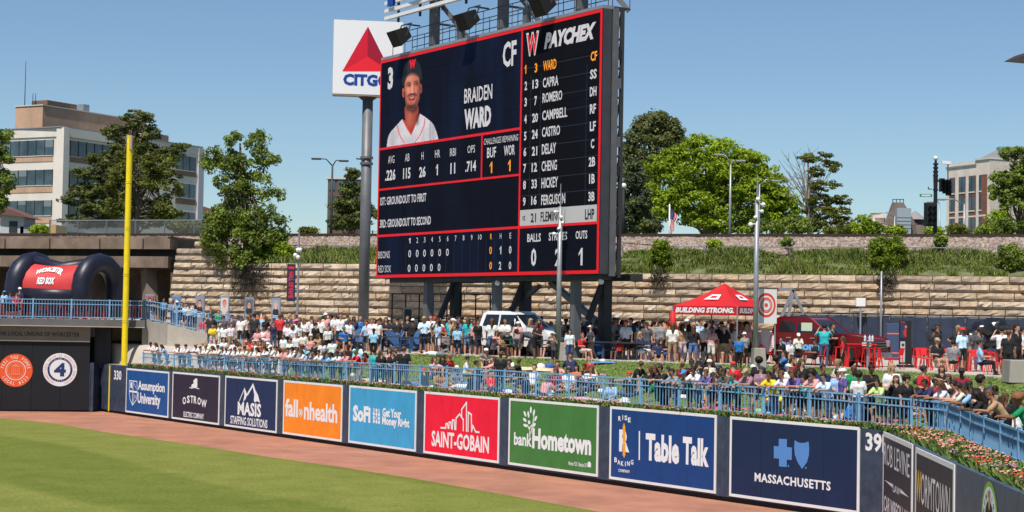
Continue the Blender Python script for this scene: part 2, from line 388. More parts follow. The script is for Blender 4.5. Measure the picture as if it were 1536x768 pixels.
# ---------------------------------------------------------------- stone wall
def stone_mesh(seed, L, H):
    rr = random.Random(seed); nx = 5; vs = []; fs = []; ov = rr.uniform(.09, .18)
    zs = (0, .27 + rr.uniform(-.08, .05), .33, .64, 1); nz = 4
    for j, zf in enumerate(zs):
        for i in range(nx + 1):
            e = i in (0, nx); d = .0 if j < 2 else (.04 if j == 4 else (ov if j == 2 else ov * .9)) * rr.uniform(.45, 1.25); d = min(d, .08) if e else d
            x = (i / nx - .5) * L; x += 0 if e else rr.uniform(-.08, .08) * L
            vs.append((x, -d, (zf + (rr.uniform(-.05, .05) if 0 < j < 4 and not e else 0) * (j != 1 or 1)) * H))
    for j in range(nz):
        for i in range(nx): a = j * (nx + 1) + i; fs.append((a, a + 1, a + nx + 2, a + nx + 1))
    k = len(vs); e = 0.32
    vs += [(-L / 2, e, 0), (L / 2, e, 0), (L / 2, e, H), (-L / 2, e, H)]
    fs += [tuple([k, k + 1] + list(range(nx, -1, -1))), tuple([k + 3] + [nz * (nx + 1) + i for i in range(nx + 1)] + [k + 2]),
           tuple([k] + [j * (nx + 1) for j in range(nz + 1)] + [k + 3]), tuple([k + 1, k + 2] + [j * (nx + 1) + nx for j in range(nz, -1, -1)])]
    return vs, fs
def rock_mat(i, c):
    m = mat('rock_face_%d' % i, c, .95, var=.38, scale=1.8, bump=1.0, bscale=5, det=8, col2=tuple(min(1, x * 1.25) for x in c)); return m
rocks = [rock_mat(i, c) for i, c in enumerate([(.43, .325, .225), (.48, .375, .27), (.37, .29, .215), (.45, .335, .225), (.51, .41, .31), (.32, .25, .185), (.44, .315, .205)])]
lens = [.72, .95, 1.2, 1.5, 1.9]; vmesh = {}
for li, L in enumerate(lens):
    for k in range(4):
        vs, fs = stone_mesh(li * 10 + k, L - .035, .405); me = bpy.data.meshes.new('stone'); me.from_pydata(vs, [], fs); me.materials.append(rocks[(li + k * 2) % 7]); vmesh[li, k] = me
vmesh2 = {}
for (li, k), me in vmesh.items():
    c = me.copy(); c.materials.clear(); c.materials.append(rocks[(li * 3 + k + 4) % 7]); vmesh2[li, k] = c
rot = math.atan2(STONE.u.y, STONE.u.x)
wall = thing('stone_wall', 'tall retaining wall of rock faced sandstone blocks below the railway', 'stone wall', STONE.P(0, 0), rot)
ua = STONE.uv(247, 440)[0]; ub = STONE.uv(1545, 440)[0]
rr = random.Random(3); low = MB(); cnt = 0; blocks = []
def steptop(x):
    return None
for course in range(0, 14):
    z = ZC + course * .44
    if course < 11: a0, b0 = ua, ub
    elif course == 11: a0, b0 = ua, ua + 4.4
    elif course == 12: a0, b0 = ua, ua + 3.6
    else: a0, b0 = ua + 1.2, ua + 3.4
    u = a0 + .05 * course
    while u < b0 - .3:
        li = rr.choice([0, 1, 1, 2, 2, 3, 3, 4]); L = lens[li]
        if course == 10 and (u + L / 2) > STONE.uv(905, 400)[0]: break
        blocks.append((course, u + L / 2, z, li)); u += L
vis = [b for b in blocks if 2 <= b[0]]; nv = 0
vis.sort(key=lambda b: (-b[0] if b[0] >= 3 else 0))
pick = set()
hidden_u = (STONE.uv(590, 300)[0], STONE.uv(900, 300)[0])
for b in sorted(blocks, key=lambda b: -b[1]):
    c, u, z, li = b
    if c >= 4 and not (c >= 9 and hidden_u[0] < u < hidden_u[1]) and rr.random() < (.62 if u < hidden_u[0] else 1) and nv < 300: pick.add(b); nv += 1
for b in blocks:
    c, u, z, li = b; k = rr.randrange(4); off = rr.uniform(-.03, .03) + .025 * c
    if b in pick:
        inst('stone', (vmesh if rr.random() < .5 else vmesh2)[li, k], wall, (u, off, z))
    else:
        vs, fs = stone_mesh(rr.randrange(99), lens[li] - .035, .405)
        low._add([(x + u, y + off, q + z) for x, y, q in vs], fs, rr.randrange(7))
low.build('other_stones', rocks, wall, local=True, kind='stuff')
mb = MB(); mb.box(((ua + ub) / 2, .62, ZC + 2.1), (ub - ua - .4, .6, 4.2)); mb.build('core', bare_m, wall, local=True)
# capping slabs west of the board
# concrete kerb where the wall meets the navy fence
mb = MB(); a = STONE.at(1180, 470, .25); b = STONE.at(1560, 470, .25)
# ---------------------------------------------------------------- bridge (left)
br = thing('railway_bridge', 'weathered concrete railway bridge with dark underpass beside the stone wall', 'bridge', tuple(emb(120, 0, 3.57)))
bm_ = mat('weathered_concrete', (.19, .14, .105), .95, var=.45, scale=.5, bump=.4, bscale=4, stretch=(1, 1, .6), det=8)
bp = lambda x, d, z: tuple(emb(x, d, z))
def bandm(x0, x1, z0, z1, d0, d1):
    mb = MB(); a, b = Vector(bp(x0, d0, z0)), Vector(bp(x1, d0, z0)); e = Vector(bp(x1, d1, z0)) - b
    mb.prism([a, b, b + e, a + e], (0, 0, z1 - z0)); return mb
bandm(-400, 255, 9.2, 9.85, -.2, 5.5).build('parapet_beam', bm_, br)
bandm(-400, 252, 8.75, 9.2, .9, 5).build('recess', mat('gap_shade_concrete', (.05, .045, .04), .95, var=.4, scale=.7), br)  # dark gap between the beams, its shade put into the colour
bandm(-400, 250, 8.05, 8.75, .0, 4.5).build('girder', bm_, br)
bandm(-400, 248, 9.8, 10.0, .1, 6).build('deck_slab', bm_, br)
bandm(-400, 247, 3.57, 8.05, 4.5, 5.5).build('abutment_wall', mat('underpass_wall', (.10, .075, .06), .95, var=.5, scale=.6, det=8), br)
mb = MB(); a = Vector(bp(222, .6, 3.57)); b = Vector(bp(206, 1.2, 8.0)); mb.beam(a, b, .7, .9); mb.build('raking_pier', bm_, br)
for x in (-30, 8, 75, 150, 215):
    mb = MB(); a = Vector(bp(x, -.24, 9.2)); mb.beam(a, a + Vector((0, 0, .65)), .05, .03); mb.build('joint', rubber_m, br)
# ---------------------------------------------------------------- grass on the embankment
def blades(name, P, H, mats, mi, wdt=.035, lean=.35, parent=None, kind='stuff'):
    n = len(P); a = rng.uniform(0, 2 * np.pi, n); w_ = np.full(n, wdt) * rng.uniform(.6, 1.4, n)
    dx, dy = np.cos(a) * w_, np.sin(a) * w_; lx, ly = rng.normal(0, lean, n) * H, rng.normal(0, lean, n) * H
    V = np.empty((n, 4, 3), np.float32)
    V[:, 0] = P - np.stack([dx, dy, 0 * dx], 1); V[:, 1] = P + np.stack([dx, dy, 0 * dx], 1)
    V[:, 2] = P + np.stack([lx + dx * .5, ly + dy * .5, H * .95], 1); V[:, 3] = P + np.stack([lx - dx * .3, ly - dy * .3, H], 1)
    return raw(name, V.reshape(-1, 3), np.arange(n * 4).reshape(-1, 4), mats, mi, parent=parent, kind=kind)
gm = [mat('grass_bright', (.19, .26, .035), .85), mat('grass_mid', (.12, .175, .026), .85), mat('grass_dark', (.07, .11, .02), .85), mat('grass_straw', (.33, .27, .12), .9)]
n = 85000; px = np.concatenate([rng.uniform(905, 1560, n * 3 // 4), rng.uniform(275, 580, n // 4)]); d = rng.uniform(.3, 6.0, n) ** 1
P = np.empty((n, 3)); keep = np.ones(n, bool); H = np.empty(n)
for i in range(n):
    x, dd = float(px[i]), float(d[i]); z = wtop(x) + (9.25 - wtop(x)) * min(1, dd / 5.6)
    p = emb(x, dd, z - .03); P[i] = p; q = mnoise.noise(Vector((p.x * .35, p.y * .5, 0))) + .4 * mnoise.noise(Vector((p.x * 1.3, p.y, 3)))
    H[i] = max(.10, (.44 if dd > 1.5 else .3) + .5 * q) * (1 if dd < 5.2 else .5); keep[i] = (q > -.3) and not (dd > 5.4 and q < .1)
mi = np.where(rng.random(n) < .13, 3, np.clip(np.round(rng.normal(.9, .75, n)), 0, 2)).astype(int)
blades('embankment_grass', P[keep], H[keep] * rng.uniform(.6, 1.15, keep.sum()), gm, mi[keep], wdt=.032)
# lawn tufts near the fence
n = 26000; px = rng.uniform(420, 1560, n); t = rng.uniform(0.0, 1.0, n)
P = np.array([tuple(ground(float(a), float(b))) for a, b in zip(px, t)])
blades('lawn_grass', P, rng.uniform(.02, .05, n), [gm[0], gm[1], gm[2], gm[3]], rng.choice([0, 1, 1, 2, 3], n, p=[.3, .3, .2, .15, .05]), wdt=.03)
# ================================================================ OUTFIELD WALL, BANNERS, RAILING, FLOWERS
def wall_pads(th, pl, u0, u1, wdt, z0, z1, m, thick=.14, gap=.012):
    n = max(1, round((u1 - u0) / wdt)); L = (u1 - u0) / n; mb = MB()
    c = pl.P(0, 0); mb.obox((0, 0, (z1 - z0) / 2), pl.u * (L - gap) / 2, pl.n * thick / 2, Vector((0, 0, (z1 - z0) / 2)))
    o0 = mb.build('pad', m, th, local=True)
    for i in range(n):
        p = pl.P(u0 + (i + .5) * L, z0, -thick / 2) - th.location
        if i == 0: o0.location = p
        else: inst('pad', o0.data, th, p)
U = lambda x, y=560: WALL.uv(x, y)[0]
ow = thing('outfield_wall', 'long navy padded outfield wall behind the row of advertising banners', 'outfield wall', tuple(WALL.P(U(170), 0)))
uL, uR = U(150.5, 560), U(1326, 700)
wall_pads(ow, WALL, uL, uR, 1.25, .14, 2.5, navy_m)
mb = MB(); mb.obox(WALL.P((uL + uR) / 2, .07, -.16), WALL.u * (uR - uL) / 2, WALL.n * .06, (0, 0, .07)); mb.build('base_strip', rubber_m, ow)
mb = MB(); mb.obox(WALL.P((uL + uR) / 2, 1.3, -.42), WALL.u * (uR - uL) / 2, WALL.n * .26, (0, 0, 1.22)); mb.build('backing', concw_m, ow)
a, b = WALL.at(161, 549.5, .012), WALL.at(167, 549.5, .012); uy = U(164.5); mb = MB()
mb.obox(WALL.P(uy, 1.27, .006), WALL.u * .075, WALL.n * .004, (0, 0, 1.2)); yel = mat('yellow_paint', (.80, .62, .01), .45, var=.06, scale=3); mb.build('foul_line_stripe', yel, ow)
def sign(label, x0, x1, corners, colour, draw=None, border=True, pl=WALL, bw=.085, panels=None, z_in=None, rough=.5, var=.05, group='advertising banners along the outfield wall'):
    """corners: top-left y, bottom-left y, top-right y, bottom-right y in the picture"""
    tl, bl, tr, brr = corners
    ua, ub = pl.uv(x0, (tl + bl) / 2)[0], pl.uv(x1, (tr + brr) / 2)[0]
    zt = (pl.uv(x0, tl)[1] + pl.uv(x1, tr)[1]) / 2; zb = max(.15, (pl.uv(x0, bl)[1] + pl.uv(x1, brr)[1]) / 2)
    t = thing('advertising_banner', label, 'banner', tuple(pl.P(ua, zb, .01)), 0, group)
    nm = 'banner_%d' % int(x0)
    m = mat(nm, colour, rough, var=.10, scale=1.6, bump=.35, bscale=1.6, stretch=(1, 1, .5))
    n = panels or max(2, round((ub - ua) / 1.25)); L = (ub - ua - 2 * bw * border) / n
    hh = (zt - zb) / 2 - bw * border
    for i in range(n):
        mb = MB(); mb.obox(pl.P(ua + bw * border + (i + .5) * L, (zt + zb) / 2, .012), pl.u * (L / 2 - .004), pl.n * .012, (0, 0, hh)); mb.build('panel', m, t)
    if border:
        for (a0, a1, b0, b1) in ((ua, ub, zt - bw, zt), (ua, ub, zb, zb + bw), (ua, ua + bw, zb + bw, zt - bw), (ub - bw, ub, zb + bw, zt - bw)):
            mb = MB(); mb.obox(pl.P((a0 + a1) / 2, (b0 + b1) / 2, .0135), pl.u * abs(a1 - a0) / 2, pl.n * .0135, (0, 0, abs(b1 - b0) / 2)); mb.build('border', white_m, t)
    if draw: draw(t, pl)
    return t
OFF = .029
def letters(t, name, fn, mats):
    mb = MB(); fn(mb); mb.build(name, mats, t)
A_ = Z(130, 530, 5.12); B_ = Z(410, 550, 4.389); C_ = Z(740, 570, 3.878); D_ = Z(1080, 600, 4.571); E_ = Z(1280, 590, 4.316)
def tx(mb, pl, rd, s, x0, x1, y0, y1, **k):
    """box in enlarged-view coordinates: x0..x1, top y0, bottom y1 at the middle"""
    a = rd(x0, y0); b = rd(x1, y1); text(mb, pl, s, a[0], b[0], a[1], b[1], off=k.pop('off', OFF), **k)
# --- assumption
def d1(t, pl):
    def f(mb):
        tx(mb, pl, A_, 'Assumption', 398, 604, 218, 312, bold=.03); tx(mb, pl, A_, 'University', 394, 570, 308, 418, bold=.03)
    letters(t, 'lettering', f, wlet_m)
    def g(mb):
        P = [A_(*q) for q in ((332, 210), (391, 216), (392, 320), (384, 360), (356, 398), (338, 352), (332, 310))]
        stroke(mb, pl, P, .05, OFF, closed=True); stroke(mb, pl, [A_(360, 214), A_(358, 392)], .07, OFF); stroke(mb, pl, [A_(334, 290), A_(390, 298)], .09, OFF)
        pxpoly(mb, pl, [A_(*q) for q in ((340, 222), (353, 224), (353, 268), (340, 264))], OFF); stroke(mb, pl, [A_(366, 228), A_(384, 268)], .03, OFF); stroke(mb, pl, [A_(364, 368), A_(374, 318), A_(382, 345)], .03, OFF)
    letters(t, 'crest', g, wlet_m)
sign('royal blue outfield banner for a university, with a white crest', 189.6, 253.4, (552.5, 621, 557.3, 628.6), (.004, .075, .27), d1)
def d2(t, pl):
    def f(mb):
        for i, (ch, x, y) in enumerate((('O', 754, 362), ('S', 785, 352), ('T', 812, 352), ('R', 838, 356), ('O', 868, 366), ('W', 905, 384))):
            w_ = {'O': 13, 'W': 21}.get(ch, 11); tx(mb, pl, A_, ch, x - w_, x + w_, y - 28, y + 30, bold=.03)
        tx(mb, pl, A_, 'ELECTRIC COMPANY', 748, 904, 455, 497, bold=.02)
        pxpoly(mb, pl, [A_(*q) for q in ((806, 262), (812, 238), (826, 232), (824, 208), (842, 192), (854, 194), (854, 262))], OFF)
        stroke(mb, pl, [A_(794, 262), A_(812, 268), A_(832, 262), A_(848, 268), A_(868, 272)], .035, OFF)
    letters(t, 'lettering', f, wlet_m)
sign('dark charcoal navy outfield banner for an electric company', 259, 329.6, (558, 630.6, 562.8, 638.4), (.018, .016, .038), d2)
def d3(t, pl):
    def f(mb):
        tx(mb, pl, A_, 'MASIS', 1164, 1344, 378, 482, bold=.035); tx(mb, pl, A_, 'STAFFING SOLUTIONS', 1108, 1393, 494, 558, bold=.02)
        pxpoly(mb, pl, [A_(*q) for q in ((1283, 228), (1300, 282), (1320, 320), (1336, 380), (1312, 366), (1296, 378), (1288, 362), (1292, 318), (1280, 258), (1240, 326), (1236, 310))], OFF)
        pxpoly(mb, pl, [A_(*q) for q in ((1218, 268), (1238, 318), (1224, 352), (1206, 372), (1216, 322), (1214, 290))], OFF)
        stroke(mb, pl, [A_(1218, 268), A_(1178, 362)], .05, OFF)
    letters(t, 'lettering', f, wlet_m)
sign('navy outfield banner with a white mountain emblem', 338, 416, (563.6, 639.8, 569.6, 649.5), (.006, .022, .085), d3)
def d4(t, pl):
    def f(mb): tx(mb, pl, B_, 'fall', 82, 166, 212, 332, bold=.03); tx(mb, pl, B_, 'nhealth', 206, 426, 238, 362, bold=.03)
    letters(t, 'lettering', f, wlet_m)
    u, v = pl.uv(*B_(184, 303)); ms = [wlet_m, mat('logo_teal', (.05, .3, .3), .6), mat('logo_gold', (.8, .5, .03), .6)]
    mb = MB(); disc(mb, pl, u, v, .165, OFF, 0, r2=.165)
    for k in range(8):
        a = k * math.pi / 4; mb.ball  # petals
        disc(mb, pl, u + .1 * math.cos(a), v + .1 * math.sin(a), .035, OFF + .003, 1 + k % 2, n=8)
    mb.build('emblem', ms, t)
sign('bright orange outfield banner for a health plan', 425.5, 513.7, (570, 650.7, 577.8, 662.8), (.88, .235, .012), d4)
def d5(t, pl):
    def f(mb):
        tx(mb, pl, B_, 'SoFi', 528, 644, 256, 366, bold=.05); tx(mb, pl, B_, 'Get Your', 722, 846, 276, 336, bold=.04); tx(mb, pl, B_, 'Money Right', 720, 900, 336, 408, bold=.04)
        for j in range(3):
            for i in range(4):
                u, v = pl.uv(*B_(666 + j * 17, 285 + i * 25 + j * 3)); hole = (i + 2 * j) % 4 == 0
                disc(mb, pl, u, v, .075, OFF, n=10, r_in=.6 if hole else 0)
    letters(t, 'lettering', f, wlet_m)
sign('sky blue outfield banner with a dotted emblem', 524, 624.9, (578, 664.6, 586, 677), (.045, .33, .60), d5)
def d6(t, pl):
    def f(mb):
        tx(mb, pl, B_, 'SAINT-GOBAIN', 1046, 1424, 440, 548, bold=.03)
        P = lambda *q: [B_(*z) for z in q]
        s = lambda pts: stroke(mb, pl, pts, .065, OFF)
        s(P((1108, 402), (1140, 404), (1140, 378), (1150, 374), (1156, 404), (1160, 404), (1162, 366), (1174, 366), (1178, 408), (1184, 408), (1184, 352), (1196, 352), (1200, 412), (1206, 412), (1208, 340), (1232, 312), (1256, 350), (1256, 420)))
        s(P((1244, 330), (1244, 282), (1276, 236), (1276, 424))); s(P((1286, 424), (1288, 300), (1308, 316), (1310, 426), (1318, 388), (1336, 428), (1358, 432)))
    letters(t, 'lettering', f, wlet_m)
sign('crimson red outfield banner with a white skyline emblem', 636.7, 749.5, (586.5, 680, 596.7, 694.7), (.80, .004, .035), d6)
def d7(t, pl):
    def f(mb):
        tx(mb, pl, C_, 'bank', 124, 228, 308, 384, bold=.03); tx(mb, pl, C_, 'Hometown', 230, 574, 296, 420, bold=.045)
        tx(mb, pl, C_, 'Member FDIC  Member DIF', 442, 548, 478, 502, bold=.01)
        stroke(mb, pl, [C_(216, 330), C_(216, 278), C_(238, 250)], .05, OFF); stroke(mb, pl, [C_(216, 292), C_(202, 262)], .05, OFF); stroke(mb, pl, [C_(222, 310), C_(232, 262), C_(240, 210)], .04, OFF)
        for x, y, a in ((188, 197, 40), (187, 232, 70), (190, 264, 80), (208, 200, 15), (222, 174, 0), (240, 190, -15), (250, 224, -40), (240, 262, -60)):
            u, v = pl.uv(*C_(x, y)); pts = []
            for k in range(10):
                th = 2 * math.pi * k / 10; ex, ey = math.cos(th) * .055, math.sin(th) * .12; ca, sa = math.cos(R(a)), math.sin(R(a)); pts.append(pl.P(u + ex * ca - ey * sa, v + ex * sa + ey * ca, OFF))
            mb.poly(pts)
        u, v = pl.uv(*C_(212, 246)); disc(mb, pl, u, v, .07, OFF, n=12)
        pxpoly(mb, pl, [C_(*q) for q in ((552, 482), (562, 472), (572, 484), (572, 508), (552, 506))], OFF)
    letters(t, 'lettering', f, wlet_m)
sign('green outfield banner for a bank, with a white leafy sprig', 763.7, 898, (597, 696.4, 608, 715.7), (.048, .185, .04), d7)
def d8(t, pl):
    def f(mb):
        tx(mb, pl, C_, 'Table', 890, 1086, 318, 480, bold=.045); tx(mb, pl, C_, 'Talk', 1106, 1258, 336, 500, bold=.045)
        stroke(mb, pl, [C_(854, 302), C_(853, 460)], .06, OFF); tx(mb, pl, C_, 'R', 736, 796, 290, 418, bold=.05)
        tx(mb, pl, C_, 'COMPANY', 732, 798, 520, 538, bold=.02)
        for ch, x, y in (('R', 739, 224), ('I', 757, 218), ('S', 775, 220), ('E', 795, 232)): tx(mb, pl, C_, ch, x - (2 if ch == 'I' else 8), x + (2 if ch == 'I' else 8), y - 14, y + 14, bold=.03)
        for ch, x, y in (('B', 716, 464), ('A', 734, 478), ('K', 754, 486), ('I', 772, 488), ('N', 790, 486), ('G', 811, 478)): tx(mb, pl, C_, ch, x - (2 if ch == 'I' else 8), x + (2 if ch == 'I' else 8), y - 14, y + 14, bold=.03)
    letters(t, 'lettering', f, wlet_m)
    mb = MB(); stroke(mb, pl, [C_(765, 258), C_(765, 446)], .06, OFF + .004); stroke(mb, pl, [C_(765, 278), C_(765, 346)], .13, OFF + .006); stroke(mb, pl, [C_(765, 378), C_(765, 430)], .13, OFF + .006)
    mb.build('rolling_pin', mat('pin_orange', (.85, .35, .02), .6), t)
sign('dark royal blue outfield banner for a bakery, with an orange rolling pin', 915.3, 1075, (609.2, 718.8, 622.3, 740.2), (.004, .045, .19), d8)
def d9(t, pl):
    letters(t, 'lettering', lambda mb: tx(mb, pl, D_, 'MASSACHUSETTS', 242, 764, 528, 590, bold=.03, space=1.1), wlet_m)
    def g(mb):
        pxpoly(mb, pl, [D_(*q) for q in ((408, 266), (464, 268), (463, 322), (498, 326), (497, 412), (463, 408), (462, 459), (410, 455), (410, 402), (374, 398), (374, 314), (408, 318))], OFF)
        pxpoly(mb, pl, [D_(*q) for q in ((517, 275), (540, 290), (566, 295), (592, 292), (612, 284), (617, 330), (615, 375), (602, 425), (568, 473), (538, 428), (518, 375), (514, 325))], OFF)
        for x, y in ((474, 452), (594, 465)): disc(mb, pl, *pl.uv(*D_(x, y)), .03, OFF, n=10)
    letters(t, 'emblem', g, mat('cross_blue', (.085, .235, .56), .6))
sign('deep navy outfield banner with a light blue cross and shield', 1095.3, 1290, (624.5, 744.4, 640.5, 771), (.005, .018, .065), d9)
# distance numbers
t = thing('distance_marker', 'white numerals 330 beside the yellow stripe of the outfield wall', 'wall number', tuple(WALL.at(177, 572)), 0, 'distance markers'); letters(t, 'numerals', lambda mb: tx(mb, WALL, A_, '330', 211, 268, 131, 205, bold=.03, off=.008), wlet_m)
t = thing('distance_marker', 'white numerals 39 at the corner of the outfield wall', 'wall number', tuple(WALL.at(1308, 680)), 0, 'distance markers')
letters(t, 'numerals', lambda mb: (tx(mb, WALL, E_, '39', 80, 186, 256, 378, bold=.03, off=.008), pxpoly(mb, WALL, [E_(*q) for q in ((189, 264), (195, 262), (195, 382), (189, 382))], .008)), wlet_m)
# --- right return wall
ow2 = thing('return_wall', 'grey blue padded wall running towards the stands beside the flower bed', 'outfield wall', tuple(RWALL.P(0, 0)))
ru = lambda x, y: RWALL.uv(x, y)[0]
r_m = mat('slate_blue_padding', (.055, .085, .13), .5, var=.18, scale=1.5, bump=.15, bscale=3)
uR2 = ru(1620, 800)
wall_pads(ow2, RWALL, .05, uR2, 1.0, .14, 2.47, r_m, gap=.02)
mb = MB(); mb.obox(RWALL.P(uR2 / 2 + .2, .07, -.16), RWALL.u * (uR2 / 2 - .3), RWALL.n * .06, (0, 0, .07)); mb.build('base_strip', rubber_m, ow2)
mb = MB(); mb.obox(RWALL.P(uR2 / 2 + .2, 1.3, -.42), RWALL.u * (uR2 / 2 - .2), RWALL.n * .24, (0, 0, 1.2)); mb.build('backing', concw_m, ow2)
def d10(t, pl):
    def f(mb):
        tx(mb, pl, E_, 'ROB LEVINE', 206, 371, 380, 492, bold=.0); 
        for i, (ch, x, y) in enumerate((('L', 268, 612), ('A', 286, 626), ('W', 305, 640))): tx(mb, pl, E_, ch, x - 6, x + 6, y - 26, y + 26, bold=.02)
        pxpoly(mb, pl, [E_(*q) for q in ((208, 560), (262, 588), (262, 612))], OFF); pxpoly(mb, pl, [E_(*q) for q in ((312, 618), (312, 645), (368, 674))], OFF)
        tx(mb, pl, E_, 'CAR WRECK LAW', 206, 371, 700, 800, bold=.02)
    letters(t, 'lettering', f, wlet_m)
def slanted(mb, pl, rd, s, xa, xb, ta, tb, ba, bb, **k):
    "letters one by one so that their tops and feet follow the slanting wall"
    g = glyphs(s, k.get('bold', 0.02))
    vs, fs, x0, x1, y0, y1 = g; ul = pl.uv(*rd(xa, (ta + ba) / 2))[0]; ur = pl.uv(*rd(xb, (tb + bb) / 2))[0]
    vt = (pl.uv(*rd(xa, ta))[1] + pl.uv(*rd(xb, tb))[1]) / 2; vb = (pl.uv(*rd(xa, ba))[1] + pl.uv(*rd(xb, bb))[1]) / 2
    mb._add([pl.P(ul + (x - x0) / (x1 - x0) * (ur - ul), vb + (y - y0) / (y1 - y0) * (vt - vb), k.get('off', OFF)) for x, y in vs], fs, k.get('mi', 0))
def d10(t, pl):
    def f(mb):
        slanted(mb, pl, E_, 'ROB LEVINE', 206, 371, 312, 398, 452, 556, bold=.0)
        slanted(mb, pl, E_, 'LAW', 264, 309, 590, 612, 638, 664, bold=.01)
        pxpoly(mb, pl, [E_(*q) for q in ((208, 560), (262, 588), (262, 612))], OFF); pxpoly(mb, pl, [E_(*q) for q in ((312, 618), (312, 645), (368, 674))], OFF)
        slanted(mb, pl, E_, 'CAR WRECK LAW', 206, 371, 664, 760, 760, 880, bold=.02)
    letters(t, 'lettering', f, wlet_m)
blk = (.02, .022, .03)
sign('black banner for a law firm just past the wall corner', 1325.5, 1369, (646, 800, 667, 850), blk, d10, pl=RWALL, panels=2, bw=.12)
def d11(t, pl):
    letters(t, 'lettering', lambda mb: slanted(mb, pl, E_, 'ORMTOWN', 446, 634, 512, 606, 722, 836, bold=.0), wlet_m)
    letters(t, 'initial', lambda mb: slanted(mb, pl, E_, 'W', 415, 447, 488, 510, 698, 714, bold=.02), mat('gold_print', (.75, .5, .05), .5))
sign('black banner for a brewery with one gold letter', 1374, 1432, (671, 860, 696, 930), blk, d11, pl=RWALL, panels=2, bw=.12)
t = thing('round_emblem', 'round white and lime green emblem on the return wall pads', 'emblem', tuple(RWALL.at(1485, 775, .01)))
u, v = RWALL.uv(1485, 780); mb = MB(); disc(mb, RWALL, u, v, .72, .012, 0); disc(mb, RWALL, u, v, .62, .016, 1); disc(mb, RWALL, u, v, .36, .020, 2); disc(mb, RWALL, u + .02, v + .38, .09, .022, 3, r2=.2)
mb.build('printed_disc', [mat('lime_print', (.22, .42, .05), .6), wlet_m, rubber_m, mat('skin_print', (.5, .25, .15), .6)], t)
letters(t, 'rim_lettering', lambda mb: arctext(mb, RWALL, 'NUMOTION', u, v, .43, -75, 75, .12, off=.024), rubber_m)
# ---------------------------------------------------------------- blue railing behind the wall
fence = thing('blue_railing', 'long light blue metal railing between the outfield wall and the crowd', 'railing', (FENCE[0].x, FENCE[0].y, ZF))
pts = [p for p in FENCE if True]
# resample at fixed spacing along the line
def resample(pts, step):
    out = [pts[0].copy()]; acc = 0
    for a, b in zip(pts[:-1], pts[1:]):
        L = (b - a).length; t = step - acc
        while t <= L: out.append(a.lerp(b, t / L)); t += step
        acc = L - (t - step)
    return out
flat = [Vector((p.x, p.y, 0)) for p in pts]
pk = resample(flat, .145); posts = resample(flat, 1.9)
_ft = [(150, 3.14), (200, 3.17), (343, 3.28), (600, 3.42), (1000, 3.43), (1250, 3.38), (1399, 3.32), (1535, 3.22), (1700, 3.2)]; _fb = [(150, 2.40), (200, 2.44), (343, 2.56), (600, 2.62), (1700, 2.62)]
def ftop(p): return interp(_ft, proj((p.x, p.y, 2.6))[0])
def fbot(p): return interp(_fb, proj((p.x, p.y, 2.6))[0])
pm = MB(); pm.box((0, 0, .5), (.022, .022, 1)); pme = pm.build('picket', blue_m, fence, local=True).data
bpy.data.objects.remove(bpy.data.objects['picket'])
pk_sorted = sorted(pk, key=lambda p: p.y); near = pk_sorted[:300]; rest = pk_sorted[300:]
for p in near:
    inst('picket', pme, fence, (p.x - FENCE[0].x, p.y - FENCE[0].y, fbot(p) + .01 - ZF), sc=(1, 1, ftop(p) - fbot(p) - .02))
mb = MB()
for p in rest: mb.box((p.x, p.y, (fbot(p) + ftop(p)) / 2), (.022, .022, ftop(p) - fbot(p) - .02))
mb.build('far_pickets', blue_m, fence, kind='stuff')
for p in posts:
    FT = ftop(p); mb = MB(); mb.box((p.x, p.y, (2.2 + FT + .05) / 2), (.07, .07, FT + .05 - 2.2)); mb.box((p.x, p.y, FT + .06), (.085, .085, .025)); mb.build('post', blue_m, fence)
for z, hgt, nm in ((0, .045, 'top_rail'), (-.2, .035, 'middle_rail'), (None, .04, 'bottom_rail')):
    mb = MB(); q = [Vector((p.x, p.y, fbot(p) if z is None else ftop(p) + z)) for p in flat]
    for a, b in zip(q[:-1], q[1:]): mb.beam(a, b, .05, hgt)
    mb.build(nm, blue_m, fence)
# wind screen cloth behind the pickets on the curved end
q = [p for p in flat if proj((p.x, p.y, 2.6))[0] > 1400]
mb = MB()
for a, b in zip(q[:-1], q[1:]):
    a = a + Vector((.04, .06, 0)); b = b + Vector((.04, .06, 0)); mb.beam(a + Vector((0, 0, 2.93)), b + Vector((0, 0, 2.93)), .012, .62)
mb.build('screen_cloth', mat('pale_blue_cloth', (.085, .20, .33), .8, var=.12, scale=2, bump=.2, bscale=3), fence)
# concrete kerb under the railing
kb = thing('planter_kerb', 'pale kerb under the blue railing', 'kerb', (FENCE[0].x, FENCE[0].y, 2.3)); mb = MB()
for a, b in zip(flat[:-1], flat[1:]): mb.beam((a.x, a.y, fbot(a) - .13), (b.x, b.y, fbot(b) - .13), .16, .2)
mb.build('kerb_run', mat('pale_kerb', (.50, .47, .45), .85, var=.15, scale=2), kb)
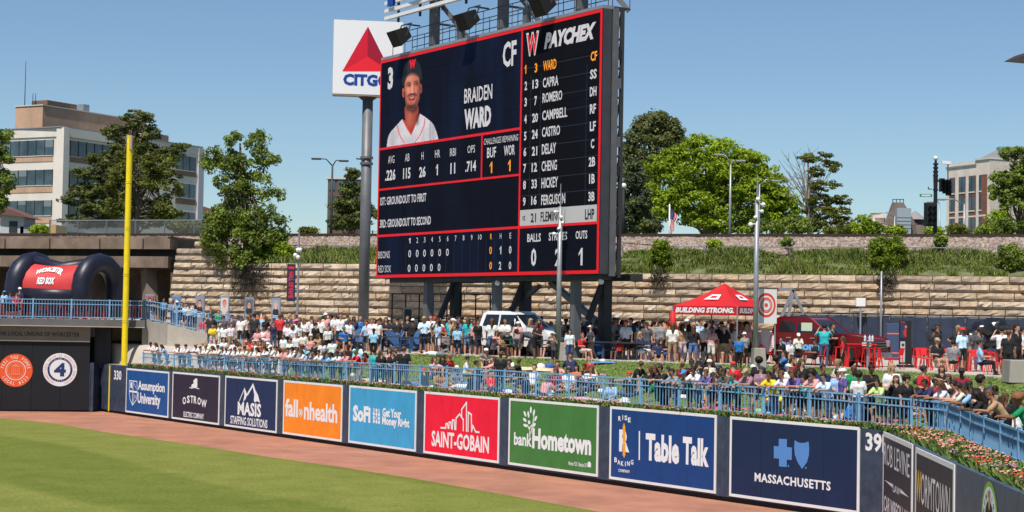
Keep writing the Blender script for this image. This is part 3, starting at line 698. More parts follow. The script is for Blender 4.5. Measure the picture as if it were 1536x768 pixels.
# ---------------------------------------------------------------- flower bed
wl = [on_col(x, wallY(x)) for x in range(190, 1330, 40)]; wl = [Vector((p.x, p.y, 0)) - WALL.n * .1 for p in wl]
rl = [RWALL.P(ru(x, 700), 0, -.1) for x in (1326, 1360, 1400, 1450, 1500, 1560, 1620)]
bedA = resample(wl + rl, .5); 
def nearest_on(flat, p):
    best = None
    for a, b in zip(flat[:-1], flat[1:]):
        d = b - a; t = max(0, min(1, (p - a).dot(d) / d.length_squared)); q = a + d * t; L = (q - p).length
        if best is None or L < best[0]: best = (L, q)
    return best[1]
V = []; Fq = []; pairs = []
f2 = resample(flat, .25)
for p in bedA:
    q = nearest_on(f2, p) 
    pairs.append((Vector((p.x, p.y, 0)), Vector((q.x, q.y, 0))))
for p, q in pairs: V += [(p.x, p.y, 2.46), (q.x, q.y, fbot(q) - .10)]
for i in range(len(pairs) - 1): Fq.append((2 * i, 2 * i + 2, 2 * i + 3, 2 * i + 1))
tag(raw('flower_bed_soil', V, Fq, [bare_m]), kind='structure')
wts = []
for i in range(len(pairs) - 1):
    (p, q), (p2, q2) = pairs[i], pairs[i + 1]; wts.append(max(.01, (p2 - p).length * ((q - p).length + (q2 - p2).length) / 2))
wts = np.array(wts); cum = wts / wts.sum()
def bed_points(n):
    idx = rng.choice(len(wts), n, p=cum); a = rng.random(n); t = rng.uniform(.03, .97, n); out = np.empty((n, 3))
    for k in range(n):
        (p, q), (p2, q2) = pairs[idx[k]], pairs[idx[k] + 1]; v = p.lerp(p2, a[k]).lerp(q.lerp(q2, a[k]), t[k]); out[k] = (v.x, v.y, 2.47)
    return out
n = 30000; P = bed_points(n); hh = rng.uniform(.07, .20, n)
blades('flower_leaves', P, hh, [mat('leaf_green', (.09, .17, .025), .7), mat('leaf_dark', (.04, .085, .015), .7), mat('leaf_olive', (.17, .17, .035), .7)], rng.choice(3, n, p=[.5, .3, .2]), wdt=.035, lean=.5)
n = 4300; P = bed_points(n); keep = []; mi = []
for i in range(n):
    q = mnoise.noise(Vector((P[i][0] * .9, P[i][1] * .9, 0))); q2 = mnoise.noise(Vector((P[i][0] * 1.6, P[i][1] * 1.6, 9)))
    if q2 > -.12: keep.append(i); mi.append(1 if q > .28 else (2 if q < -.22 else (0 if rng.random() < .75 else 3)))
P = P[keep]; P[:, 2] += rng.uniform(.10, .19, len(P))
scatter_mesh('flower_blooms', P, rng.uniform(.035, .07, len(P)), [(-.5, -.4, 0), (.5, -.4, .05), (.4, .5, 0), (-.45, .45, .08), (0, 0, .42)], [(0, 1, 4), (1, 2, 4), (2, 3, 4), (3, 0, 4)],
             [mat('petal_pink', (.66, .22, .20), .6), mat('petal_red', (.55, .045, .015), .6), mat('petal_mauve', (.38, .17, .30), .6), mat('petal_salmon', (.70, .40, .30), .6)], mi)
# ---------------------------------------------------------------- yellow foul pole
b0 = WALL.at(176.5, 551, -.35); b0.z = 0
yb = b0.y; top = at(188, 203, yb)
fp = thing('foul_pole', 'tall bright yellow foul pole rising from the outfield wall corner', 'foul pole', (b0.x, b0.y, 2.4))
# the pole stands upright; its lean in the photo is the camera's
mb = MB(); zt = top.z; n_ = 5
for i in range(n_):
    za, zb = 2.4 + (zt - 2.4) * i / n_, 2.4 + (zt - 2.4) * (i + 1) / n_
    mb = MB(); mb.tube((b0.x, b0.y, za), (b0.x, b0.y, zb - .02), .155, .155, 16); mb.tube((b0.x, b0.y, zb - .09), (b0.x, b0.y, zb - .03), .17, .17, 16); mb.build('pole_section', yel, fp, smooth=False)
mb = MB(); mb.tube((b0.x, b0.y, 2.38), (b0.x, b0.y, 2.47), .3, .28, 12); mb.build('base_flange', yel, fp)
mb = MB(); mb.tube((b0.x + .08, b0.y - .1, zt - .75), (b0.x + .08, b0.y - .1, zt - .05), .1, .1, 8); mb.build('end_cap', mat('tan_cap', (.45, .33, .2), .7), fp)
# ================================================================ LEFT CORNER: dark wall, deck, ramp
LW1 = gp(134, 618, 0); LW0 = on_col(0, LW1.y - .7); LWP = Plane((LW0.x, LW0.y, 0), (LW1.x, LW1.y, 0))
lc = thing('corner_wall', 'black padded wall under the deck in the left field corner', 'outfield wall', (LW0.x, LW0.y, 0))
ul0, ul1 = LWP.uv(-40, 560)[0], LWP.uv(134, 560)[0]
wall_pads(lc, LWP, ul0, ul1, 1.6, .1, 3.66, mat('black_padding', (.0065, .007, .011), .55, var=.3, scale=.8), thick=.2)
# short return between the dark wall and the banner wall
P0 = gp(134, 618, 0); P1 = WALL.P(uL, 0); RET = Plane((P0.x, P0.y, 0), (P1.x, P1.y, 0)); L_ = (P1 - P0); L_.z = 0
wall_pads(lc, RET, 0, L_.length, .6, .1, 2.5, navy_m)
d = LWP.u
mb = MB(); c = LWP.P(ul1 + .0, 1.3, -.8); mb.obox(c + LWP.u * .12, LWP.u * .1, LWP.n * .75, (0, 0, 1.28)); mb.build('end_pad', navy_m, lc)
# logos
def roundel(label, x, y, r, draw, mats):
    t = thing('round_sign', label, 'wall sign', tuple(LWP.at(x, y + r, .01)), 0, 'round signs on the black corner wall'); mb = MB(); u, v = LWP.uv(x, y)
    rr_ = LWP.uv(x + r, y)[0] - u; draw(mb, u, v, rr_); mb.build('printed_face', mats, t)
def ra(mb, u, v, r):
    disc(mb, LWP, u, v, r, .012, 0); disc(mb, LWP, u, v, r * .60, .016, 1, r_in=.93)
    disc(mb, LWP, u, v, r * .50, .018, 2, r_in=.9)
    for i in range(5): mb.obox(LWP.P(u - .22 * r + i * .11 * r, v, .018), LWP.u * .018, LWP.n * .002, (0, 0, .2 * r), 2)
    mb.obox(LWP.P(u, v - .24 * r, .018), LWP.u * .33 * r, LWP.n * .002, (0, 0, .03), 2); mb.poly([LWP.P(u - .33 * r, v + .22 * r, .018), LWP.P(u + .33 * r, v + .22 * r, .018), LWP.P(u, v + .42 * r, .018)], 2)
    arctext(mb, LWP, 'FEEL THE POWER', u, v, r * .70, -78, 78, r * .2, off=.02, mi=1, bold=.03, wf=.62)
    arctext(mb, LWP, 'LOCAL #223', u, v, r * .88, -58, 58, r * .2, off=.02, mi=1, bold=.03, wf=.62, flip=True)
roundel('round orange sign with a white slogan round its rim', 23.5, 555.5, 25.5, ra, [mat('print_orange', (.75, .09, .02), .6), mat('print_pale', (.75, .66, .6), .6), mat('print_orange_pale', (.8, .2, .1), .6)])
def rb(mb, u, v, r):
    disc(mb, LWP, u, v, r, .012, 0); disc(mb, LWP, u, v, r * .74, .016, 1); disc(mb, LWP, u, v, r * .61, .020, 0)
    arctext(mb, LWP, 'INTERNATIONAL UNION OF OPERATING ENGINEERS', u, v, r * .80, -158, 158, r * .13, off=.024, mi=2, bold=.01, wf=.5)
    arctext(mb, LWP, 'HOISTING AND PORTABLE', u, v, r * .635, -75, 75, r * .08, off=.024, mi=0, wf=.5)
    arctext(mb, LWP, 'LOCAL', u, v, r * .71, -20, 20, r * .08, off=.024, mi=0, wf=.5, flip=True)
    vs, fs, x0, x1, y0, y1 = glyphs('4', .05); mb._add([LWP.P(u + ((x - x0) / (x1 - x0) - .5) * r * .7, v + ((y - y0) / (y1 - y0) - .5) * r * .82, .024) for x, y in vs], fs, 1)
roundel('round white sign with a navy numeral 4', 90, 554.5, 25.5, rb, [mat('print_white', (.72, .70, .70), .6), mat('print_navy', (.015, .03, .12), .6), mat('print_red', (.6, .1, .08), .6)])
# header beam with lettering
dk = thing('corner_deck', 'raised concrete deck over the left field corner wall', 'deck', (LW0.x, LW0.y, 3.6))
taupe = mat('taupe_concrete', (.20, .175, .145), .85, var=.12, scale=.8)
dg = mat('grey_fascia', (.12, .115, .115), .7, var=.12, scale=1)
uD = LWP.uv(218, 485)[0]
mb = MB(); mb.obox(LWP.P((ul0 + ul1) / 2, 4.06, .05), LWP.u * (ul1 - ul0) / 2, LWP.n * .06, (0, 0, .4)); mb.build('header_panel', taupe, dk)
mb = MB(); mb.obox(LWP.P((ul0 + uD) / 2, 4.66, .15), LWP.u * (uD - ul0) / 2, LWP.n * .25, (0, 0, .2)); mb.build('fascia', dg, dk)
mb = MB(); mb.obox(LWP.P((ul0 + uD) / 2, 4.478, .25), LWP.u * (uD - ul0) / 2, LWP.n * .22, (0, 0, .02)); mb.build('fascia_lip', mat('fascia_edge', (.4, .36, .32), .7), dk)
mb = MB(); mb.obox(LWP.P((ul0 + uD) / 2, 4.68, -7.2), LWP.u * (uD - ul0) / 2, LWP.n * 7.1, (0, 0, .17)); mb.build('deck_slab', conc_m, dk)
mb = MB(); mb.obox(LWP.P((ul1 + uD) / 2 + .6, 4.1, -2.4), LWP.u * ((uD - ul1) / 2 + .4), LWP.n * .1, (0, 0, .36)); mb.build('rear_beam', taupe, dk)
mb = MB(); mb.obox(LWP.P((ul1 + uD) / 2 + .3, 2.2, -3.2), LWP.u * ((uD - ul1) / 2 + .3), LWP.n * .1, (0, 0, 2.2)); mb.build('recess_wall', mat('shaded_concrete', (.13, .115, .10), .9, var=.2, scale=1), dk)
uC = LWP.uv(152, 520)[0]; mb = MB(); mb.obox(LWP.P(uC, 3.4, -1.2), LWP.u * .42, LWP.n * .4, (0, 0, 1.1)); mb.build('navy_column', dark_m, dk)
mb = MB(); text(mb, LWP, 'THANK THE LOCAL UNIONS OF WORCESTER', -30, 120, 497.5, 504, bold=.03, off=.115); mb.build('lettering', mat('dark_grey_letters', (.03, .03, .035), .6), dk)
# deck railing
def railing(name, label, pts, z0s, hgt, step, pkstep, pm_, mid=True, cloth=None, group=None):
    t = thing(name, label, 'railing', tuple(pts[0]), 0, group); L = sum((b - a).length for a, b in zip(pts[:-1], pts[1:]))
    q = resample(pts, pkstep); pr = MB(); pr.box((0, 0, hgt / 2), (.020, .020, hgt - .1)); o = pr.build('picket', pm_, t, local=True); me = o.data; o.location = q[0] - pts[0]
    for p in q[1:]: inst('picket', me, t, p - pts[0])
    for p in resample(pts, step): mb = MB(); mb.box((p.x, p.y, p.z + hgt / 2 + .03), (.08, .08, hgt + .06)); mb.build('post', pm_, t)
    for z, nm in ((hgt, 'top_rail'), (hgt * .78, 'middle_rail'), (.1, 'bottom_rail')):
        mb = MB()
        for a, b in zip(pts[:-1], pts[1:]): mb.beam(a + Vector((0, 0, z)), b + Vector((0, 0, z)), .05, .045)
        mb.build(nm, pm_, t)
    return t
a = LWP.P(ul0 + 1, 4.86, .2); b = LWP.P(uD - .1, 4.86, .2)
railing('deck_railing', 'steel blue railing along the front edge of the corner deck', [a, b], None, 1.0, 1.95, .15, blue_m)
b2 = LWP.P(uD - .1, 4.86, -5.5); railing('deck_railing', 'short dark railing on the end of the corner deck', [b, b2], None, 1.0, 2.7, .2, dsteel_m)
# concrete ramp wall and ramp
RP = [(218, 4.86), (250, 4.68), (300, 4.3), (350, 3.95), (400, 3.6)]
def rpt(px, off=0, Yb=90.5): p = on_col(px, Yb + (px - 218) * -.012 + off); return p
rw = thing('ramp_wall', 'pale concrete ramp wall sloping down from the corner deck', 'concrete wall', tuple(rpt(218)))
mb = MB()
for (x0, z0), (x1, z1) in zip(RP[:-1], RP[1:]):
    a, b = rpt(x0), rpt(x1); a.z = b.z = 0; e = Vector((0, .35, 0))
    mb._add([a, b, b + Vector((0, 0, z1)), a + Vector((0, 0, z0)), a + e, b + e, b + e + Vector((0, 0, z1)), a + e + Vector((0, 0, z0))], [(0, 1, 2, 3), (4, 7, 6, 5), (3, 2, 6, 7), (0, 3, 7, 4), (1, 5, 6, 2)])
mb.build('wall_face', mat('ramp_concrete', (.40, .355, .30), .9, var=.18, scale=.7, bump=.2, bscale=6, det=8), rw)
mb = MB(); a = rpt(238, -.12); mb.box((a.x, a.y + .1, 2.4), (1.0, .3, 4.7)); mb.build('pilaster', concw_m, rw)
mb = MB(); a = rpt(218, .15); mb.box((a.x + .2, a.y, 2.4), (.5, .9, 4.9)); mb.build('end_block', concw_m, rw)
rf = thing('ramp_floor', 'concrete walking surface of the ramp', 'ramp', tuple(rpt(218, 2)))
mb = MB()
for (x0, z0), (x1, z1) in zip(RP[:-1], RP[1:]):
    a, b, c, d = rpt(x0, .3), rpt(x1, .3), rpt(x1, 6), rpt(x0, 6)
    mb.poly([(a.x, a.y, z0 - .01), (b.x, b.y, z1 - .01), (c.x, c.y, z1 - .01), (d.x, d.y, z0 - .01)])
mb.build('slab', conc_m, rf)
pts = []
for px_, z in RP[:]: p = rpt(px_, .15); p.z = z; pts.append(p)
railing('ramp_railing', 'light blue railing sloping down along the concrete ramp', pts, None, 1.05, 1.9, .15, blue_m)
# ================================================================ HALL OF FAME PYLONS
pyl = mat('pale_blue_grey_panel', (.20, .25, .34), .6, var=.08, scale=1)
def face_art(mb, pl, u, v, w_, h_, hair, suit, skinc, k=0):
    e = .004; 
    mb.obox(pl.P(u, v, e), pl.u * w_ / 2, pl.n * .003, (0, 0, h_ / 2), 0)
    disc(mb, pl, u, v - h_ * .42, w_ * .42, .010, 1, r2=h_ * .26, n=18)
    disc(mb, pl, u, v + h_ * .10, w_ * .27, .013, 2, r2=h_ * .27, n=18)
    disc(mb, pl, u, v + h_ * .02, w_ * .22, .016, 3, r2=h_ * .25, n=18)
    for s in (-1, 1): disc(mb, pl, u + s * w_ * .08, v + h_ * .06, w_ * .03, .019, 2, n=8)
    disc(mb, pl, u, v - h_ * .1, w_ * .07, .019, 4, r2=h_ * .02, n=8)
HP = [(225, 441, 499, .75), (264.5, 443, 508, 1), (300, 444, 508, 1), (337, 444, 512, 1), (374, 446, 515, 1), (414, 447, 515, 1)]
desc = ['with a portrait of a dark haired man on a red ground', 'with a bald man on a blue ground', 'with a long haired portrait in a dark jacket', 'with a portrait in a red cap', 'with a man in glasses and suit', 'with a grey haired man in a dark suit']
cols_ = [((.35, .1, .1), (.05, .02, .02), (.5, .28, .2), (.02, .01, .01)), ((.05, .2, .5), (.02, .02, .03), (.62, .3, .2), (.5, .25, .18)), ((.25, .25, .28), (.05, .02, .02), (.6, .3, .2), (.03, .015, .01)),
         ((.6, .55, .5), (.6, .5, .48), (.6, .25, .18), (.6, .02, .02)), ((.12, .12, .14), (.02, .02, .03), (.5, .25, .17), (.05, .04, .04)), ((.3, .3, .33), (.02, .02, .025), (.62, .36, .27), (.4, .38, .36))]
for i, (x, yt, yb, s) in enumerate(HP):
    Yb = stone_at(x).y - 3.2 + i * .15; p = on_col(x, Yb); zt_ = at(x, yt, Yb).z; g0 = 4.6 if i == 0 else (interp(RP, x) if x < 400 else ZC)
    t = thing('portrait_pylon', 'tall grey blue pylon ' + desc[i], 'pylon', (p.x, p.y, g0), 0, 'portrait pylons by the stone wall')
    pl = Plane((p.x - .3, p.y - .11, 0), (p.x + .3, p.y - .11, 0))
    mb = MB(); mb.box((p.x, p.y, (g0 + zt_) / 2), (.54, .2, zt_ - g0)); mb.build('panel', pyl, t)
    c = cols_[i]; ms = [mat('portrait_ground_%d' % i, c[0], .6), mat('portrait_coat_%d' % i, c[1], .6), mat('portrait_hair_%d' % i, c[3], .6), mat('portrait_skin_%d' % i, c[2], .6), wlet_m]
    mb = MB(); face_art(mb, pl, pl.uv(x, yt)[0], zt_ - .5, .44, .78, 0, 0, 0); mb.build('portrait', ms, t)
    mb = MB(); uu = pl.uv(x, yt)[0]
    for k in range(3): mb.obox(pl.P(uu - .06 * (k % 2), zt_ - 1.05 - k * .1, .004), pl.u * (.15 - .04 * (k % 2)), pl.n * .002, (0, 0, .02))
    mb.build('caption_lines', wlet_m, t)
# vertical banner on the lamp pole
Yp = 92; p = on_col(446, Yp); tp = at(446.5, 347, Yp).z
lp = thing('banner_pole', 'thin grey pole carrying the vertical navy banner by the stone wall', 'pole', (p.x, p.y, ZC)); mb = MB(); mb.tube((p.x, p.y, ZC), (p.x, p.y, tp), .07, .05, 8); mb.build('shaft', galv_m, lp)
for x_, y_ in ((447, 375), (443, 383), (447, 386), (450, 375)):
    q = at(x_, y_, Yp - .15); mb = MB(); mb.ball(q, .13, 8, 5); mb.build('camera_dome', white_m, lp, smooth=True)
z0_, z1_ = at(437, 452, Yp).z, at(437, 396, Yp).z; xl_ = at(430.5, 420, Yp).x; xr_ = at(443, 420, Yp).x
vb = thing('vertical_banner', 'narrow navy banner with red lettering running down it', 'banner', ((xl_ + xr_) / 2, Yp, z0_)); mb = MB(); mb.box(((xl_ + xr_) / 2, Yp, (z0_ + z1_) / 2), (xr_ - xl_, .03, z1_ - z0_)); mb.build('cloth', mat('banner_navy', (.012, .018, .06), .7), vb)
mb = MB(); vs, fs, x0, x1, y0, y1 = glyphs('HALL OF FAME', .04)
mb._add([((xl_ + xr_) / 2 - ((y - y0) / (y1 - y0) - .5) * .26 * -1, Yp - .02, z1_ - .42 - (x - x0) / (x1 - x0) * (z1_ - z0_ - .6)) for x, y in vs], fs, 0); mb.box(((xl_ + xr_) / 2, Yp - .018, z1_ - .2), (.3, .006, .12)); mb.build('lettering', mat('banner_red', (.65, .03, .04), .6), vb)
# ================================================================ LEFT DECK CONTENTS
def dpt(x, y, back): # point on the deck, "back" metres behind its edge, in picture column x
    q = LWP.uv(x, 470)[0]; p = LWP.P(q, 0, -back); return Vector((p.x, p.y, 4.86))
inf_navy = mat('inflatable_navy', (.012, .014, .030), .42, var=.25, scale=1.5, bump=.25, bscale=2.0); inf_red = mat('inflatable_red', (.50, .035, .035), .5, var=.12, scale=1, bump=.2, bscale=2)
cA = dpt(25, 0, 6.6); cB = dpt(134, 0, 5.2)
axd = (cB - cA).normalized(); perp = Vector((axd.y, -axd.x, 0)); 
ax2 = (axd + perp * .30).normalized(); pr2 = Vector((ax2.y, -ax2.x, 0))
inf = thing('inflatable_tunnel', 'navy inflatable tunnel with a red panel and arched white team lettering', 'inflatable', tuple((cA + cB) / 2))
def arch(c, wd, ht, r, nm):
    pts = []; 
    for k in range(17):
        a = math.pi * k / 16; pts.append(c + pr2 * (math.cos(a) * wd / 2) + Vector((0, 0, max(0, ht - wd / 2) + math.sin(a) * wd / 2)))
    pts = [c + pr2 * wd / 2 + Vector((0, 0, .1))] + pts + [c - pr2 * wd / 2 + Vector((0, 0, .1))]
    mb = MB(); mb.path(pts, [r * (1 + .05 * (i % 2)) for i in range(len(pts))], 16); mb.build(nm, inf_navy, inf, smooth=True)
arch(cB, 2.7, 3.1, .54, 'front_arch'); arch(cA, 2.7, 3.1, .58, 'rear_arch')
pa = cA + pr2 * 1.35; pb = cB + pr2 * 1.35
mb = MB(); mb.path([pa + Vector((0, 0, 1.35)), pb + Vector((0, 0, 1.25))], .42, 12); mb.path([pa + Vector((0, 0, 3.2)) - pr2 * 1.0, (pa + pb) / 2 + Vector((0, 0, 2.75)) - pr2 * 1.0, pb + Vector((0, 0, 3.05)) - pr2 * 1.0], .38, 12); mb.build('side_tube', inf_navy, inf, smooth=True)
# red panel curving up over the tunnel
V = []; Fq = []; nx = 14; ny = 8
for i in range(nx + 1):
    s = i / nx
    for j in range(ny + 1):
        a = R(-5 + 75 * j / ny); q = cA.lerp(cB, s) + pr2 * (math.cos(a) * 1.62) + Vector((0, 0, 1.65 + math.sin(a) * 1.62 - .22 * math.sin(math.pi * s) * math.sin(a))); V.append(tuple(q - inf.location))
for i in range(nx):
    for j in range(ny): a = i * (ny + 1) + j; Fq.append((a, a + ny + 1, a + ny + 2, a + 1))
raw('red_panel', V, Fq, [inf_red], parent=inf, smooth=True)
mb = MB(); mb.obox((cA + cB) / 2 + Vector((0, 0, .5)) + pr2 * 1.2, (cB - cA) * .42, pr2 * .04, (0, 0, .5)); mb.build('skirt', inf_navy, inf)
PR = Plane(tuple(pa), tuple(pb))
def on_red(x, y):
    # map panel s (0..1) and height fraction to the curved panel
    a = R(-5 + 75 * y); q = cA.lerp(cB, x) + pr2 * (math.cos(a) * 1.65) + Vector((0, 0, 1.68 + math.sin(a) * 1.65 - .22 * math.sin(math.pi * x) * math.sin(a))); return q
def curvtext(mb, s, x0_, x1_, y0_, y1_, archh=0.0, bold=.05):
    vs, fs, x0, x1, y0, y1 = glyphs(s, bold); mb._add([on_red(x0_ + (x - x0) / (x1 - x0) * (x1_ - x0_), y0_ + (y - y0) / (y1 - y0) * (y1_ - y0_) + archh * (1 - ((x - x0) / (x1 - x0) * 2 - 1) ** 2)) for x, y in vs], fs, 0)
mb = MB(); curvtext(mb, 'WORCESTER', .30, .70, .42, .62, .16); curvtext(mb, 'RED SOX', .37, .63, .16, .38); mb.build('lettering', wlet_m, inf)
# red stools along the deck railing
st_m = mat('stool_dark_red', (.30, .012, .02), .45); 
def stool(loc, m, label, group, h=.75, name='bar_stool'):
    t = thing(name, label, 'stool', loc, rr.uniform(0, 1.5), group); mb = MB(); mb.box((0, 0, h), (.34, .34, .035)); mb.build('seat', m, t, local=True, bevel=0)
    for sx in (-1, 1):
        for sy in (-1, 1): mb = MB(); mb.beam((sx * .22, sy * .22, 0), (sx * .14, sy * .14, h - .02), .05, .03); mb.build('leg', m, t, local=True)
    mb = MB()
    for a, b in (((-1, -1), (1, -1)), ((1, -1), (1, 1)), ((1, 1), (-1, 1)), ((-1, 1), (-1, -1))): mb.beam((a[0] * .19, a[1] * .19, .28), (b[0] * .19, b[1] * .19, .28), .025)
    mb.build('foot_ring', m, t, local=True); return t
ordn = ['first', 'second', 'third', 'fourth', 'fifth', 'sixth', 'seventh', 'eighth', 'ninth', 'tenth', 'eleventh', 'twelfth', 'thirteenth', 'fourteenth', 'fifteenth', 'sixteenth', 'seventeenth', 'eighteenth', 'nineteenth', 'twentieth']
for i, x in enumerate((4, 24, 44, 62, 72, 88, 98, 106, 116, 124, 133, 143, 152, 163, 192, 203)):
    p = dpt(x, 0, .9 + .3 * (i % 2)); stool(tuple(p), st_m, 'dark red stool on the corner deck, %s from the left' % ordn[i], 'stools behind the deck railing', .78)
mb = MB(); a, b = dpt(2, 0, .55), dpt(214, 0, .55); mb.beam(a + Vector((0, 0, 1.02)), b + Vector((0, 0, 1.02)), .35, .04); c = thing('drink_counter', 'long dark counter shelf behind the deck railing', 'counter', tuple(a)); mb.build('top', dsteel_m, c)
for x in (4, 60, 115, 170, 212): mb = MB(); p = dpt(x, 0, .55); mb.beam(p, p + Vector((0, 0, 1)), .06); mb.build('leg', dsteel_m, c)
# ================================================================ CITGO-STYLE SQUARE SIGN ON POLE
Ys = 93.0
tl, tr_, bl_, br_ = at(500.5, 29, Ys), at(608, 28, Ys), at(499.5, 140, Ys), at(607, 142, Ys)
xL, xR = (tl.x + bl_.x) / 2, at(606, 90, Ys).x; zT, zB = tl.z, bl_.z
ct = thing('square_brand_sign', 'big square white sign with a red triangle on a tall grey pole', 'sign', tuple(on_col(545, Ys + .5, ZC)))
SP = Plane((xL, Ys, 0), (xR, Ys + .55, 0))
uW = SP.uv(604, 80)[0]
mb = MB(); mb.obox(SP.P(uW / 2, (zT + zB) / 2, -.35), SP.u * uW / 2, SP.n * .35, (0, 0, (zT - zB) / 2)); mb.build('box', mat('sign_white', (.78, .78, .80), .4), ct)
mb = MB(); mb.obox(SP.P(uW / 2, zB - .04, -.35), SP.u * uW / 2 * .99, SP.n * .33, (0, 0, .04)); mb.build('bottom_trim', mat('tan_trim', (.35, .28, .22), .6), ct)
G_ = Z(480, 0, 3.34)
for nm, P, col in (('triangle_left', ((240, 133), (238, 284), (112, 356)), (.62, .006, .03)), ('triangle_right', ((240, 133), (352, 356), (238, 284)), (.33, .004, .025)), ('triangle_base', ((112, 356), (238, 284), (352, 356)), (.80, .015, .03))):
    mb = MB(); mb.poly([SP.at(*G_(*q), .015) for q in P]); mb.build(nm, mat(nm, col, .45), ct)
mb = MB(); text(mb, SP, 'CITGO', *[v for v in (G_(116, 0)[0], G_(352, 0)[0], G_(0, 372)[1], G_(0, 431)[1])], bold=.05, off=.015); mb.build('lettering', mat('brand_blue', (.006, .05, .30), .45), ct)
pp = on_col(545, Ys + .9, ZC); pz = zB
px_top = at(552, 142, Ys + .9); bx = (pp.x + px_top.x) / 2
mb = MB(); mb.tube((bx, Ys + .9, ZC), (bx, Ys + .9, pz), .30, .29, 20); 
mb.build('pole', steel_m, ct, smooth=True)
for y_ in (245, 236): q = at(549, y_, Ys); mb = MB(); mb.tube((bx, Ys + .9, q.z), (bx, Ys + .9, q.z + .12), .36, .36, 20); mb.build('pole_collar', steel_m, ct)
mb = MB(); mb.tube((bx, Ys + .9, pz - .25), (bx, Ys + .9, pz - .02), .3, .6, 12); mb.build('bracket', dsteel_m, ct)
mb = MB(); q = at(545, 238, Ys); mb.beam((bx - .1, Ys + .6, q.z), (bx - .55, Ys + .6, q.z + .05), .07); mb.build('stub', dsteel_m, ct)
# ================================================================ SCOREBOARD
BP0 = on_col(569, 88); BP1 = on_col(901, 72); BP = Plane((BP0.x, BP0.y, 0), (BP1.x, BP1.y, 0))
bu0, bv1 = BP.uv(571, 91); _, bv0 = BP.uv(566, 416); bu1, tv1 = BP.uv(905, 14); _, tv0 = BP.uv(898, 411)
bu0 = BP.uv(568.5, 250)[0]; bu1 = BP.uv(901.5, 212)[0]; bv1 = (bv1 + tv1) / 2; bv0 = (bv0 + tv0) / 2
sbd = thing('scoreboard', 'huge dark video scoreboard with red dividing lines standing on steel legs', 'scoreboard', tuple(BP.P(bu0, ZC)))
scr = [mat('screen_%d' % i, c, .35, var=.25, scale=.6, emit=0) for i, c in enumerate([(.008, .011, .024), (.0045, .005, .008), (.007, .010, .028)])]
def screen_mat(name, base, ray_, amt):
    m = bpy.data.materials.new(name); m.use_nodes = True; t = m.node_tree; b = t.nodes['Principled BSDF']; N = t.nodes.new; L = t.links.new
    b.inputs['Base Color'].default_value = (*base, 1); b.inputs['Roughness'].default_value = .8; b.inputs['Specular IOR Level'].default_value = .06
    g = N('ShaderNodeNewGeometry'); mp = N('ShaderNodeMapping'); mp.inputs['Scale'].default_value = (.9, .9, .16); L(g.outputs['Position'], mp.inputs[0])
    n = N('ShaderNodeTexNoise'); n.inputs['Scale'].default_value = .9; n.inputs['Detail'].default_value = 3; L(mp.outputs[0], n.inputs[0])
    cr = N('ShaderNodeValToRGB'); L(n.outputs[0], cr.inputs[0]); e = cr.color_ramp.elements; e[0].position = .45; e[0].color = (*[x * .35 for x in ray_], 1); e[1].position = .72; e[1].color = (*ray_, 1)
    L(cr.outputs[0], b.inputs['Emission Color']); b.inputs['Emission Strength'].default_value = amt; return m
S_port = screen_mat('screen_navy_rays', (.0045, .005, .008), (.002, .007, .026), 1.0)
S_dark = screen_mat('screen_near_black', (.0045, .005, .007), (.0008, .0015, .004), 1.0)
S_stat = screen_mat('screen_navy', (.0045, .005, .008), (.0015, .004, .013), 1.0)
# housing
mb = MB(); mb.obox(BP.P((bu0 + bu1) / 2, (bv0 + bv1) / 2, -.24), BP.u * ((bu1 - bu0) / 2 + .02), BP.n * .22, (0, 0, (bv1 - bv0) / 2 + .02)); mb.build('cabinet', mat('cabinet_grey', (.05, .055, .065), .5, var=.15, scale=1), sbd)
# led modules: grid, each zone with its own programme
ud = BP.uv(781, 230)[0]
zrow = [BP.uv(569.4, 222.8)[1], BP.uv(568.8, 283.8)[1], BP.uv(566, 354)[1]]
zrow = [(BP.uv(569.4, 222.8)[1] + BP.uv(779.7, 194.7)[1]) / 2, (BP.uv(568.8, 283.8)[1] + BP.uv(779.7, 263.4)[1]) / 2, (BP.uv(566, 354)[1] + BP.uv(778, 341.6)[1]) / 2]
zones = [(bu0, ud, zrow[0], bv1, 6, 5, S_port), (bu0, ud, zrow[1], zrow[0], 6, 2, S_stat), (bu0, ud, zrow[2], zrow[1], 6, 2, S_stat), (bu0, ud, bv0, zrow[2], 6, 2, S_port),
         (ud, bu1, bv0, zrow[2], 4, 2, S_stat), (ud, bu1, zrow[2], bv1, 4, 10, S_dark)]
for (a, b, c, d, nu, nv, m) in zones:
    w_, h_ = (b - a) / nu, (d - c) / nv; mb = MB(); mb.obox((0, 0, 0), BP.u * (w_ / 2 - .006), BP.n * .02, (0, 0, h_ / 2 - .006)); o = mb.build('led_module', m, sbd, local=True); me = o.data; k = 0
    for i in range(nu):
        for j in range(nv):
            p = BP.P(a + (i + .5) * w_, c + (j + .5) * h_, 0) - sbd.location
            if k == 0: o.location = p
            else: inst('led_module', me, sbd, p)
            k += 1
red_led = mat('led_red', (.60, .004, .010), .5, emit=.25); wht_led = mat('led_white', (.55, .53, .56), .6, emit=.14); org_led = mat('led_orange', (.85, .28, .01), .6, emit=.25)
dim_led = mat('led_dim', (.012, .018, .035), .5, emit=.3)
OB = .026
